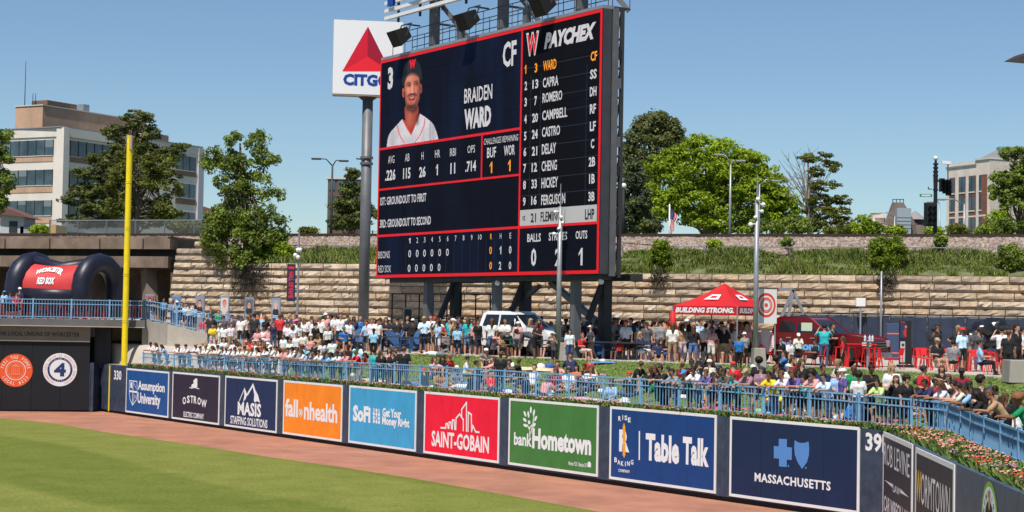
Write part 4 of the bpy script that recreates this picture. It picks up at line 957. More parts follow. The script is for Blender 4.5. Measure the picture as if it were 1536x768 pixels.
def line(nm, pts, w, m=red_led, off=OB):
    mb = MB(); q = [BP.uv(*p) for p in pts]
    for a, b in zip(q[:-1], q[1:]):
        c = ((a[0] + b[0]) / 2, (a[1] + b[1]) / 2)
        if abs(a[0] - b[0]) < abs(a[1] - b[1]): mb.obox(BP.P(c[0], c[1], off), BP.u * w / 2, BP.n * .006, (0, 0, abs(a[1] - b[1]) / 2))
        else: mb.obox(BP.P(c[0], c[1], off + .002), BP.u * (abs(a[0] - b[0]) / 2), BP.n * .006, (0, 0, w / 2))
    mb.build(nm, m, sbd)
def hl(nm, u0, u1, v, w, m=red_led, off=OB + .002):
    mb = MB(); mb.obox(BP.P((u0 + u1) / 2, v, off), BP.u * (u1 - u0) / 2, BP.n * .006, (0, 0, w / 2)); mb.build(nm, m, sbd)
def vl(nm, u, v0, v1, w, m=red_led, off=OB):
    mb = MB(); mb.obox(BP.P(u, (v0 + v1) / 2, off), BP.u * w / 2, BP.n * .006, (0, 0, (v1 - v0) / 2)); mb.build(nm, m, sbd)
hl('frame_bar', bu0, bu1, bv1 - .07, .14); hl('frame_bar', bu0, bu1, bv0 + .07, .15); vl('frame_bar', bu0 + .04, bv0, bv1, .1); vl('frame_bar', bu1 - .07, bv0, bv1, .15)
vl('divider', ud, bv0, bv1, .12); hl('divider', bu0, ud, zrow[0], .12); hl('divider', bu0, ud, zrow[1], .1); hl('divider', bu0, bu1, zrow[2], .12)
vl('divider', BP.uv(723.3, 234)[0], zrow[1], zrow[0], .11)
P4 = Z(480, 0, 3.34); P5 = Z(740, 0, 3.34); P6 = Z(550, 190, 3.2); P7 = Z(740, 190, 3.2)
mbw, mbo, mbk = 'w', 'o', 'k'
def bt(mb, rd, s, x0, x1, ym, h, bold=.02, off=.024, **k):
    if s == '1': bold = -.005; x0 -= (x1 - x0) * .15
    q = MB(); tx(q, BP, rd, s, x0, x1, ym - h / 2, ym + h / 2, bold=bold, off=off, **k); q.build('screen_lettering', {'w': wht_led, 'o': org_led, 'k': rubber_m}[mb], sbd)
bt(mbw, P4, 'CF', 918, 986, 270, 128, .03); bt(mbw, P4, '3', 342, 368, 392, 112, .05); bt(mbw, P4, 'BRAIDEN', 725, 865, 470, 74, .015); bt(mbw, P4, 'WARD', 725, 859, 589, 104, .05)
for r_, (n1, n2, nm, pos) in enumerate(((1, 3, 'WARD', 'CF'), (2, 13, 'CAPRA', 'SS'), (3, 7, 'ROMERO', 'DH'), (4, 20, 'CAMPBELL', 'RF'), (5, 24, 'CASTRO', 'LF'))):
    t_ = mbo if r_ == 0 else mbw; x1 = (318, 328, 347, 372, 336)[r_]; ym = (325, 409, 484, 570, 657)[r_]
    bt(t_, P5, nm, 252 - r_ * 1.5, x1, ym, 50, .02); bt(t_, P5, str(n1), 160 - r_, (168 if n1 == 1 else 172) - r_, (348, 430, 512, 597, 682)[r_], 44, .03)
    w2 = 13 if n2 < 10 else 29; bt(t_, P5, str(n2), (216 if n2 < 10 else 214) - w2 / 2 - r_, (216 if n2 < 10 else 214) + w2 / 2 - r_, (340, 421, 505, 590, 672)[r_], 46, .03)
    bt(t_, P5, pos, (490, 487, 486, 486, 486)[r_], (522, 520, 519, 516, 515)[r_], (281, 371, 458, 545, 632)[r_], 48, .03)
for r_, (n1, n2, nm, x1, pos, px0, px1) in enumerate(((6, 21, 'DELAY', 303, 'C', 470, 486), (7, 12, 'CHENG', 307, '2B', 460, 491), (8, 33, 'HICKEY', 312, '1B', 462, 489), (9, 16, 'FERGUSON', 347, '3B', 458, 488))):
    bt(mbw, P7, nm, 235 - r_, x1, (105, 187, 268, 348)[r_], 50, .02); bt(mbw, P7, str(n1), 147 - r_, 160 - r_, (122, 200, 280, 360)[r_], 42, .03)
    bt(mbw, P7, str(n2), 187 - r_, 213 - r_, (117, 195, 275, 354)[r_], 44, .03); bt(mbw, P7, pos, px0, px1, (82, 168, 250, 335)[r_], 46, .03)
bt(mbk, P7, 'FLEMING', 230, 326, 430, 48, .02, off=.034); bt(mbk, P7, '21', 182, 208, 437, 44, .03, off=.034); bt(mbk, P7, 'VS', 141, 156, 440, 24, .02, off=.034); bt(mbk, P7, 'LHP', 443, 488, 420, 50, .03, off=.034)
bt(mbw, P7, 'BALLS', 165, 230, 533, 40, .02); bt(mbw, P7, 'STRIKES', 268, 356, 526, 40, .02); bt(mbw, P7, 'OUTS', 397, 453, 519, 40, .02)
bt(mbw, P7, '0', 183, 208, 627, 86, .03); bt(mbw, P7, '2', 298, 325, 627, 84, .03); bt(mbw, P7, '1', 414, 432, 624, 84, .03)
bt(mbw, P5, 'PAYCHEX', 257, 516, 179, 84, .06, shear=.28)
for s, x0, x1, ym, s2, a0, a1, ym2 in (('AVG', 105, 135, 158, '.226', 91, 140, 232), ('AB', 186, 207, 148, '115', 177, 212, 224), ('H', 265, 275, 140, '26', 254, 285, 217), ('HR', 330, 354, 130, '1', 335, 345, 207), ('RBI', 402, 430, 122, '11', 404, 427, 200), ('OPS', 486, 522, 108, '.714', 476, 527, 190)):
    bt(mbw, P6, s, x0, x1, ym, 37, .0); bt(mbw, P6, s2, a0, a1, ym2, 52, .03)
bt(mbw, P6, 'CHALLENGES REMAINING', 565, 730, 62, 30, .0, shear=.2); bt(mbw, P6, 'BUF', 580, 623, 124, 50, .02); bt(mbw, P6, 'WOR', 661, 713, 113, 50, .02); bt(mbo, P6, '1', 594, 606, 196, 54, .03); bt(mbo, P6, '1', 682, 694, 187, 54, .03)
bt(mbw, P6, '1ST: GROUNDOUT TO FIRST', 67, 288, 349, 40, .02); bt(mbw, P6, '3RD: GROUNDOUT TO SECOND', 65, 310, 458, 40, .02)
for i, x in enumerate((209, 245, 280, 316, 353, 391, 429, 467, 506, 546)): bt(mbw, P6, str(i + 1), x - (4 if i < 9 else 8), x + (4 if i < 9 else 8), 547 - i * 1.9, 26, .0)
bt(mbo, P6, 'R', 595, 603, 527, 27, .02); bt(mbw, P6, 'H', 641, 649, 525, 27, .0); bt(mbw, P6, 'E', 688, 696, 523, 27, .0)
bt(mbw, P6, 'BISONS', 57, 113, 615, 34, .0); bt(mbw, P6, 'RED SOX', 57, 118, 683, 34, .0)
for i, x in enumerate((209, 245, 280, 316, 353, 390)): bt(mbw, P6, '0', x - 7, x + 6, 610 - i * 1.4, 36, .01)
for i, x in enumerate((206, 241, 277, 313, 350)): bt(mbw, P6, '0', x - 7, x + 6, 680 - i * 1.2, 36, .01)
for m_, x, y, s in ((mbo, 597, 594, '0'), (mbw, 645, 593, '1'), (mbw, 691, 591, '0'), (mbo, 597, 667, '0'), (mbw, 642, 667, '2'), (mbw, 690, 666, '0')): bt(m_, P6, s, x - (6 if s != '1' else 4), x + (6 if s != '1' else 4), y, 38, .02)
# highlighted row
ua_, ub_ = ud + .08, bu1 - .19; va, vb_ = (BP.uv(*P7(129, 478))[1] + BP.uv(*P7(496, 456))[1]) / 2, (BP.uv(*P7(130, 403))[1] + BP.uv(*P7(497, 372))[1]) / 2
mb = MB(); mb.obox(BP.P((ua_ + ub_) / 2, (va + vb_) / 2, .024), BP.u * (ub_ - ua_) / 2, BP.n * .005, (0, 0, (vb_ - va) / 2)); mb.build('pale_row', mat('led_pale', (.42, .41, .42), .6, emit=.12), sbd)
mb = MB()
for k in range(10): v = zrow[2] + (bv1 - zrow[2]) * (.79 - .0793 * k) ; mb.obox(BP.P((ua_ + ub_) / 2, v, .021), BP.u * (ub_ - ua_) / 2, BP.n * .002, (0, 0, .012))
for x in (240, 470, 190): u = BP.uv(*P5(x, 450))[0]; mb.obox(BP.P(u, (zrow[2] + bv1) / 2 - .9, .021), BP.u * .012, BP.n * .0025, (0, 0, 4.0 - .8))
for i in range(14): u = BP.uv(*P6(190 + i * 38.5, 600))[0]; mb.obox(BP.P(u, bv0 + .95, .021), BP.u * .01, BP.n * .002, (0, 0, .75))
mb.build('grid_lines', dim_led, sbd, kind='stuff')
mb = MB(); tx(mb, BP, P5, 'W', 166, 230, 160, 280, bold=.06, off=.024); mb.build('emblem_outline', wht_led, sbd)
mb = MB(); tx(mb, BP, P5, 'W', 172, 224, 170, 270, bold=.03, off=.030); mb.build('emblem', red_led, sbd)
# portrait on the screen: a pixel grid like the led wall's own
FR = Z(560, 40, 3.84)
gx = np.arange(84, 387, 2.6); gy = np.arange(184, 696, 2.6); GX, GY = np.meshgrid(gx, gy); IMG = np.zeros((*GX.shape, 3)); ALP = np.zeros(GX.shape)
def paint(c, pts, soft=5, a=1.0, sm=3, solid=False):
    q = [tuple(map(float, p)) for p in pts]
    for _ in range(sm): q = [z for u, v in zip(q, q[1:] + q[:1]) for z in ((u[0] * .75 + v[0] * .25, u[1] * .75 + v[1] * .25), (u[0] * .25 + v[0] * .75, u[1] * .25 + v[1] * .75))]
    d = np.full(GX.shape, 1e9); ins = np.zeros(GX.shape, bool)
    for (x0, y0), (x1, y1) in zip(q, q[1:] + q[:1]):
        dx, dy = x1 - x0, y1 - y0; L = dx * dx + dy * dy or 1; t = np.clip(((GX - x0) * dx + (GY - y0) * dy) / L, 0, 1); d = np.minimum(d, np.hypot(GX - x0 - t * dx, GY - y0 - t * dy))
        if y0 != y1: ins ^= ((GY < y0) != (GY < y1)) & (GX < dx * (GY - y0) / dy + x0)
    d = np.where(ins, -d, d); m = np.clip(.5 - d / soft, 0, 1) * a; IMG[:] = IMG * (1 - m[..., None]) + np.array(srgb(*c)) * m[..., None]
    if solid: ALP[:] = np.maximum(ALP, m)
def ell(c, x, y, rx, ry, soft=10, a=1.0, rot=0): paint(c, [(x + rx * math.cos(k * .785) * math.cos(rot) - ry * math.sin(k * .785) * math.sin(rot), y + rx * math.cos(k * .785) * math.sin(rot) + ry * math.sin(k * .785) * math.cos(rot)) for k in range(8)], soft, a, 2)
paint((186, 180, 186), [(85, 694), (88, 650), (104, 606), (140, 570), (184, 520), (225, 600), (268, 496), (300, 515), (345, 550), (366, 590), (382, 648), (384, 653), (84, 696)], 4, sm=1, solid=True)
for x, y, rx, ry, a in ((120, 650, 20, 60, .5), (200, 660, 30, 30, .25), (350, 610, 22, 60, .6), (300, 640, 14, 50, .35), (240, 650, 18, 40, .3), (150, 600, 12, 40, .3)): ell((120, 115, 126), x, y, rx, ry, 36, a)
paint((150, 20, 20), [(176, 540), (190, 505), (268, 490), (276, 508), (228, 626)], 4, sm=0); paint((215, 48, 40), [(182, 532), (200, 570), (228, 610), (226, 622), (196, 584)], 5, .8, 1)
paint((140, 52, 34), [(186, 440), (264, 430), (270, 506), (252, 556), (224, 600), (200, 570), (188, 520)], 5, solid=True)
paint((52, 14, 12), [(190, 440), (262, 440), (266, 480), (240, 500), (205, 490)], 16, .85); ell((178, 84, 60), 216, 530, 13, 40, 26, .7); ell((60, 18, 14), 262, 530, 10, 40, 16, .8)
for x, y, r in ((179, 382, -.1), (279, 358, .1)): paint((172, 76, 56), [(x - 9, y - 28), (x + 5, y - 30), (x + 7, y + 20), (x - 3, y + 30), (x - 9, y + 5)], 4, solid=True); ell((88, 28, 22), x, y, 4, 15, 6, .8)
paint((166, 82, 60), [(183, 330), (188, 285), (225, 258), (264, 280), (275, 328), (274, 400), (266, 440), (244, 472), (222, 482), (202, 470), (188, 428)], 4, solid=True)
ell((205, 124, 98), 212, 300, 26, 22, 30, .7); ell((214, 128, 100), 206, 366, 17, 22, 24, .75); ell((205, 115, 88), 250, 360, 13, 18, 20, .6); ell((226, 150, 124), 229, 350, 6, 26, 12, .75); ell((222, 140, 112), 231, 376, 9, 7, 9, .8)
ell((66, 22, 16), 272, 370, 12, 70, 26, .85); ell((70, 26, 18), 186, 400, 8, 50, 18, .7); ell((60, 22, 16), 226, 462, 34, 18, 20, .75)
for x, y in ((208, 336), (250, 329)): ell((62, 22, 16), x, y, 15, 11, 14, .85); ell((20, 8, 8), x, y + 1, 7, 3.5, 4, 1); ell((190, 160, 150), x - 4, y + 1, 2.5, 2, 3, .7); paint((26, 10, 8), [(x - 15, y - 12), (x - 3, y - 19), (x + 13, y - 16), (x + 15, y - 11), (x, y - 13)], 4, .95)
ell((95, 34, 26), 218, 386, 4, 3, 4, .9); ell((95, 34, 26), 242, 382, 4, 3, 4, .9); ell((110, 44, 34), 240, 362, 4, 18, 8, .6)
paint((34, 12, 9), [(200, 410), (206, 390), (228, 382), (252, 384), (262, 404), (250, 397), (228, 393), (210, 400)], 6, .92); paint((40, 14, 10), [(192, 410), (204, 446), (222, 456), (246, 444), (262, 402), (267, 430), (252, 466), (222, 482), (200, 470)], 12, .8)
paint((120, 30, 26), [(206, 408), (226, 400), (250, 394), (246, 420), (226, 432), (211, 424)], 4); paint((205, 190, 180), [(215, 411), (228, 406), (241, 402), (237, 408), (226, 412), (218, 413)], 4, .85); ell((176, 90, 76), 228, 427, 12, 3, 5, .8)
paint((13, 13, 16), [(168, 332), (171, 252), (190, 205), (225, 184), (258, 196), (278, 235), (286, 300), (281, 316), (262, 282), (230, 264), (200, 278), (186, 322), (176, 348)], 4, solid=True)
paint((40, 40, 44), [(178, 318), (192, 282), (228, 262), (262, 278), (278, 306), (262, 290), (228, 274), (198, 290)], 8, .8); ell((34, 34, 40), 200, 230, 12, 30, 22, .7); ell((6, 6, 8), 262, 240, 12, 34, 16, .8)
for P_ in (((146, 568), (156, 610), (172, 645), (192, 672)), ((305, 530), (300, 572), (282, 618), (250, 666))):
    for u, v in zip(P_[:-1], P_[1:]): paint((190, 22, 24), [(u[0] - 2.6, u[1]), (u[0] + 2.6, u[1]), (v[0] + 2.6, v[1]), (v[0] - 2.6, v[1])], 3, .95, 0)
paint((96, 92, 104), [(333, 545), (336, 545), (338, 660), (334, 660)], 3, .9, 0)
IMG *= (1 + .05 * np.sin(GX * 12.9 + GY * 78.2) )[..., None]
k_ = np.argwhere((ALP > .5)); V = []; cols2 = []
c00 = BP.uv(*FR(84, 440)); c10 = BP.uv(*FR(386, 440)); du = (c10[0] - c00[0]) / 302; v_t = BP.uv(*FR(235, 184))[1]; v_b = BP.uv(*FR(235, 696))[1]; dv = (v_t - v_b) / 512
for j, i in k_:
    x, y = gx[i], gy[j]; u0_ = c00[0] + (x - 84) * du; yy = y + (x - 235) * .0; px_, py_ = FR(x, y); v_ = BP.uv(px_, py_)[1]
    if v_ - 1.3 * dv < zrow[0] + .06: continue
    for a, b in ((-1, -1), (1, -1), (1, 1), (-1, 1)): V.append(tuple(BP.P(u0_ + a * 1.22 * du, v_ + b * 1.22 * dv, .027) - sbd.location))
    cols2 += [(*(IMG[j, i] ** .9 * 1.2), 1)] * 4
po_ = raw('portrait_picture', V, np.arange(len(V)).reshape(-1, 4), [], parent=sbd); ca = po_.data.color_attributes.new('picture', 'FLOAT_COLOR', 'POINT'); ca.data.foreach_set('color', np.array(cols2, dtype=np.float32).ravel())
pm2 = bpy.data.materials.new('screen_picture'); pm2.use_nodes = True; tt = pm2.node_tree; b_ = tt.nodes['Principled BSDF']; at_ = tt.nodes.new('ShaderNodeAttribute'); at_.attribute_name = 'picture'; tt.links.new(at_.outputs['Color'], b_.inputs['Base Color']); tt.links.new(at_.outputs['Color'], b_.inputs['Emission Color']); b_.inputs['Emission Strength'].default_value = .2; b_.inputs['Roughness'].default_value = .6; po_.data.materials.append(pm2)
mb = MB(); tx(mb, BP, FR, 'W', 211, 249, 190, 241, bold=.08, off=.04); mb.build('portrait_cap_letter', red_led, sbd)
# right flank: cabinet side column and truss
uR_ = bu1
mb = MB(); mb.obox(BP.P(uR_ + .01, (bv0 + bv1) / 2, -.66), BP.u * .1, BP.n * .12, (0, 0, (bv1 - bv0) / 2 + .1)); mb.build('flank_column', steel_m, sbd)
mb = MB(); mb.obox(BP.P(uR_ - .15, (bv0 + bv1) / 2, -.62), BP.u * .1, BP.n * .18, (0, 0, (bv1 - bv0) / 2)); mb.build('flank_panel', dsteel_m, sbd)
for o_ in (-1.02,): mb = MB(); mb.obox(BP.P(uR_ + .02, (bv0 + bv1) / 2, o_), BP.u * .07, BP.n * .07, (0, 0, (bv1 - bv0) / 2 + .15)); mb.build('truss_post', dsteel_m, sbd)
n_ = 9
for i in range(n_):
    v0_, v1_ = bv0 + (bv1 - bv0) * i / n_, bv0 + (bv1 - bv0) * (i + 1) / n_
    mb = MB(); mb.beam(BP.P(uR_, v0_ + .02, -.75), BP.P(uR_, v0_ + .02, -1.0), .09); mb.beam(BP.P(uR_ - .03, v0_, -.76), BP.P(uR_ - .03, v1_, -1.0), .06); mb.build('truss_brace', dsteel_m, sbd)
    if i in (1, 3, 4, 6, 7): mb = MB(); mb.obox(BP.P(uR_ + .03, (v0_ + v1_) / 2, -.88), BP.u * .06, BP.n * .09, (0, 0, .22)); mb.build('junction_box', rubber_m if i % 2 else steel_m, sbd)
# back face
mb = MB(); mb.obox(BP.P((bu0 + bu1) / 2, (bv0 + bv1) / 2, -.55), BP.u * ((bu1 - bu0) / 2 - .3), BP.n * .08, (0, 0, (bv1 - bv0) / 2 - .05)); mb.build('rear_panel', dsteel_m, sbd)
# catwalk, top edge
mb = MB(); mb.obox(BP.P((bu0 + bu1) / 2, bv1 + .10, -.3), BP.u * ((bu1 - bu0) / 2), BP.n * .3, (0, 0, .07)); mb.build('top_cap', galv_m, sbd)
mb = MB(); mb.obox(BP.P((bu0 + bu1) / 2, bv1 + .17, -1.0), BP.u * ((bu1 - bu0) / 2 - .1), BP.n * .5, (0, 0, .03)); mb.build('catwalk_deck', dsteel_m, sbd)
rz_ = bv1 + .2
for off_ in (-.35, -1.5):
    n_ = 15
    for i in range(n_ + 1):
        u = bu0 + .6 + (bu1 - bu0 - .7) * i / n_; mb = MB(); mb.beam(BP.P(u, rz_ - .05, off_), BP.P(u, rz_ + 1.15, off_), .035); mb.build('catwalk_post', dsteel_m, sbd)
    for h_ in (.6, 1.15): mb = MB(); mb.beam(BP.P(bu0 + .6, rz_ + h_, off_), BP.P(bu1 - .1, rz_ + h_, off_), .035); mb.build('catwalk_rail', dsteel_m, sbd)
for i in (3, 5): # equipment boxes
    u = bu0 + i * 2.9 - 2; mb = MB(); mb.obox(BP.P(u, rz_ + .45, -.7), BP.u * .18, BP.n * .12, (0, 0, .42)); mb.build('equipment_box', steel_m, sbd)
# uprights, braces
cols_px = (632, 734, 851); tops = []
for x in cols_px:
    u = BP.uv(x, 60)[0]; mb = MB(); mb.obox(BP.P(u, bv1 + 2.6, -.75), BP.u * .2, BP.n * .2, (0, 0, 2.6)); mb.build('top_column', steel_m, sbd)
    mb = MB(); mb.beam(BP.P(u + .15, bv1 + 2.6, -.9), BP.P(u + 1.5, bv1 + .3, -2.2), .22); mb.build('top_brace', steel_m, sbd)
    mb = MB(); mb.beam(BP.P(u, bv1 + 1.5, -.75), BP.P(u, bv1 + 1.5, -2.2), .1); mb.build('top_tie', steel_m, sbd)
# speakers / floodlights
for x, y in ((612, 55), (714, 30), (828, 7)):
    u, v = BP.uv(x, y); t = thing('floodlight', 'black floodlight box on a bracket above the scoreboard, %s' % {612: 'beside the first upright', 714: 'beside the middle upright', 828: 'nearest the highest corner'}[x], 'floodlight', tuple(BP.P(u, v - .5, .5)), 0, 'floodlights on top of the scoreboard')
    a = (BP.n * .85 - Vector((0, 0, .5))).normalized(); b_ = Vector((0, 0, 1)) * .85 + BP.n * .5; c = BP.P(u, v, .45); s_ = BP.u
    mb = MB(); vs = []
    for sg, w_, hh in ((-.42, .30, .28), (.42, .44, .42)):
        for i, j in ((-1, -1), (1, -1), (1, 1), (-1, 1)): vs.append(c + a * sg + s_ * (i * w_) + b_.normalized() * (j * hh))
    mb._add(vs, [(0, 1, 2, 3), (7, 6, 5, 4), (0, 4, 5, 1), (1, 5, 6, 2), (2, 6, 7, 3), (3, 7, 4, 0)]); mb.build('housing', rubber_m, t)
    mb = MB(); q = BP.P(u, v + .75, -.1); mb.beam(BP.P(u - .5, v + .62, .1), BP.P(u + .5, v + .62, .1), .05); mb.beam(BP.P(u - .5, v + .62, .1), BP.P(u - .5, v - .05, .4), .05); mb.beam(BP.P(u + .5, v + .62, .1), BP.P(u + .5, v - .05, .4), .05); mb.beam(BP.P(u, v + .62, .1), BP.P(u, v + .62, -.7), .07); mb.build('bracket', dsteel_m, t)
# crown sign: louvre slats and big blue letters
cs = thing('crown_sign', 'big blue letters on pale horizontal slats above the scoreboard', 'sign', tuple(BP.P(bu0, bv1 + 2)))
CPL = Plane(tuple(BP.P(0, 0, .05)), tuple(BP.P(5, 0, .05)))
ul_ = CPL.uv(576, 18)[0]
for y_ in (27.5, 16.5, 5):
    v = CPL.uv(577, y_)[1]; mb = MB(); mb.obox(CPL.P((ul_ + bu1) / 2, v, -.12), CPL.u * (bu1 - ul_) / 2, CPL.n * .10, (0, 0, .085)); mb.build('slat', white_m, cs)
for i in range(9): mb = MB(); u = ul_ + 1 + i * 2.2; mb.obox(CPL.P(u, bv1 + 3.2, -.3), CPL.u * .05, CPL.n * .05, (0, 0, 1.3)); mb.build('slat_post', dsteel_m, cs)
vL = CPL.uv(590, 10)[1]; mb = MB(); vs, fs, x0, x1, y0, y1 = glyphs('POLAR PARK', .05); ua2, ub2 = CPL.uv(584, 5)[0], bu1 - .3
mb._add([CPL.P(ua2 + (x - x0) / (x1 - x0) * (ub2 - ua2), vL + (y - y0) / (y1 - y0) * 2.3, .12) for x, y in vs], fs)
k = len(mb.v); mb._add([CPL.P(ua2 + (x - x0) / (x1 - x0) * (ub2 - ua2), vL + (y - y0) / (y1 - y0) * 2.3, .0) for x, y in vs], fs); mb.build('letters', mat('brand_blue', (.006, .05, .30)), cs)
# legs
for x in (623.5, 725.5, 843):
    u = BP.uv(x, 430)[0]; mb = MB(); mb.obox(BP.P(u, (ZC + bv0) / 2, -.75), BP.u * .17, BP.n * .19, (0, 0, (bv0 - ZC) / 2 + .2)); mb.build('front_leg', steel_m, sbd)
    mb = MB(); mb.obox(BP.P(u, (ZC + bv0) / 2, -2.35), BP.u * .22, BP.n * .22, (0, 0, (bv0 - ZC) / 2 + .4)); mb.build('rear_leg', dsteel_m, sbd)
    mb = MB(); mb.beam(BP.P(u, bv0 - .3, -2.2), BP.P(u - .15, ZC + .3, -.9), .26, .2); mb.build('leg_brace', dsteel_m, sbd)
    mb = MB(); mb.obox(BP.P(u, bv0 + .05, -1.5), BP.u * .12, BP.n * .9, (0, 0, .12)); mb.build('cross_beam', dsteel_m, sbd)
g = lambda x, y, o: Vector(BP.at(x, y, o))
mb = MB(); mb.beam(g(764, 421, -2.3), g(832, 482, -2.3), .26, .24); mb.build('diagonal_brace', steel_m, sbd)
mb = MB(); mb.beam(g(748, 427, -2.3), g(697, 469, -2.3), .2, .16); mb.build('diagonal_brace', steel_m, sbd)
mb = MB(); mb.obox(BP.P((bu0 + bu1) / 2 + .4, bv0 - .14, -.5), BP.u * ((bu1 - bu0) / 2 - .5), BP.n * .25, (0, 0, .11)); mb.build('bottom_beam', dsteel_m, sbd)
mb = MB(); mb.obox(BP.P((bu0 + bu1) / 2 + .6, bv0 - .1, -2.35), BP.u * ((bu1 - bu0) / 2 - .8), BP.n * .15, (0, 0, .15)); mb.build('bottom_beam', dsteel_m, sbd)
for x, y in ((738, 424), (893, 422)):
    q = g(x, y, -.3); t = thing('security_camera', 'small white security camera hanging under the scoreboard, near its %s' % ('middle leg' if x < 800 else 'outer corner'), 'camera', tuple(q)); mb = MB(); mb.ball(q, .13, 8, 6); mb.tube(q, q + Vector((0, 0, .3)), .04); mb.build('dome', white_m, t, smooth=True)
# iron fence under the board
fl = thing('iron_fence', 'black iron fence under the scoreboard in front of the stone wall', 'fence', tuple(on_col(620, 90, ZC)))
a, b = on_col(588, 89, 0), on_col(735, 85, 0)
for i in range(8): q = a.lerp(b, i / 7); mb = MB(); mb.beam((q.x, q.y, ZC), (q.x, q.y, ZC + 2.9), .07); mb.build('post', rubber_m, fl)
for z in (1.65, 2.9): mb = MB(); mb.beam((a.x, a.y, ZC + z), (b.x, b.y, ZC + z), .06); mb.build('rail', rubber_m, fl)
mb = MB(); q = on_col(611.5, 88.5, 0); mb.box((q.x, q.y, ZC + 1.1), (.45, .3, 2.2)); t = thing('utility_cabinet', 'narrow pale grey utility cabinet beside the front leg of the scoreboard', 'cabinet', (q.x, q.y, ZC)); mb.build('body', galv_m, t); mb = MB(); mb.box((q.x + .02, q.y - .16, ZC + 1.1), (.36, .02, 2.0)); mb.build('door', dsteel_m, t)
# ================================================================ VEHICLES
glass_m = mat('tinted_glass', (.012, .015, .02), .08, spec=.8); chrome_m = mat('chrome', (.55, .55, .57), .2, metal=.9); tyre_m = mat('tyre', (.015, .015, .016), .85); lamp_m = mat('lamp_glass', (.6, .6, .62), .15, spec=.8)
grey_trim = mat('dark_trim', (.03, .03, .033), .5)
def side_prism(mb, prof, w_, top_in=0.0, zt=None, mi=0):
    """body from a side outline (x forward, z up); the width narrows above zt by top_in"""
    n = len(prof); vs = []
    for s in (-1, 1):
        for x, z in prof:
            k = 0 if zt is None or z <= zt else top_in * min(1, (z - zt) / .6)
            vs.append((x, s * (w_ / 2 - k), z))
    fs = [tuple(range(n)), tuple(range(n, 2 * n))[::-1]] + [(i, (i + 1) % n, (i + 1) % n + n, i + n) for i in range(n)]
    mb._add(vs, fs, mi)
def wheel(t, x, y, r, wd=.26):
    mb = MB(); mb.tube((x, y - wd / 2, r), (x, y + wd / 2, r), r, r, 20); w_ = mb.build('wheel', tyre_m, t, local=True, bevel=.03)
    s = 1 if y > 0 else -1; mb = MB(); mb.tube((x, y + s * wd * .4, r), (x, y + s * wd * .54, r), r * .6, r * .55, 14); o = mb.build('rim', chrome_m, w_, local=True)
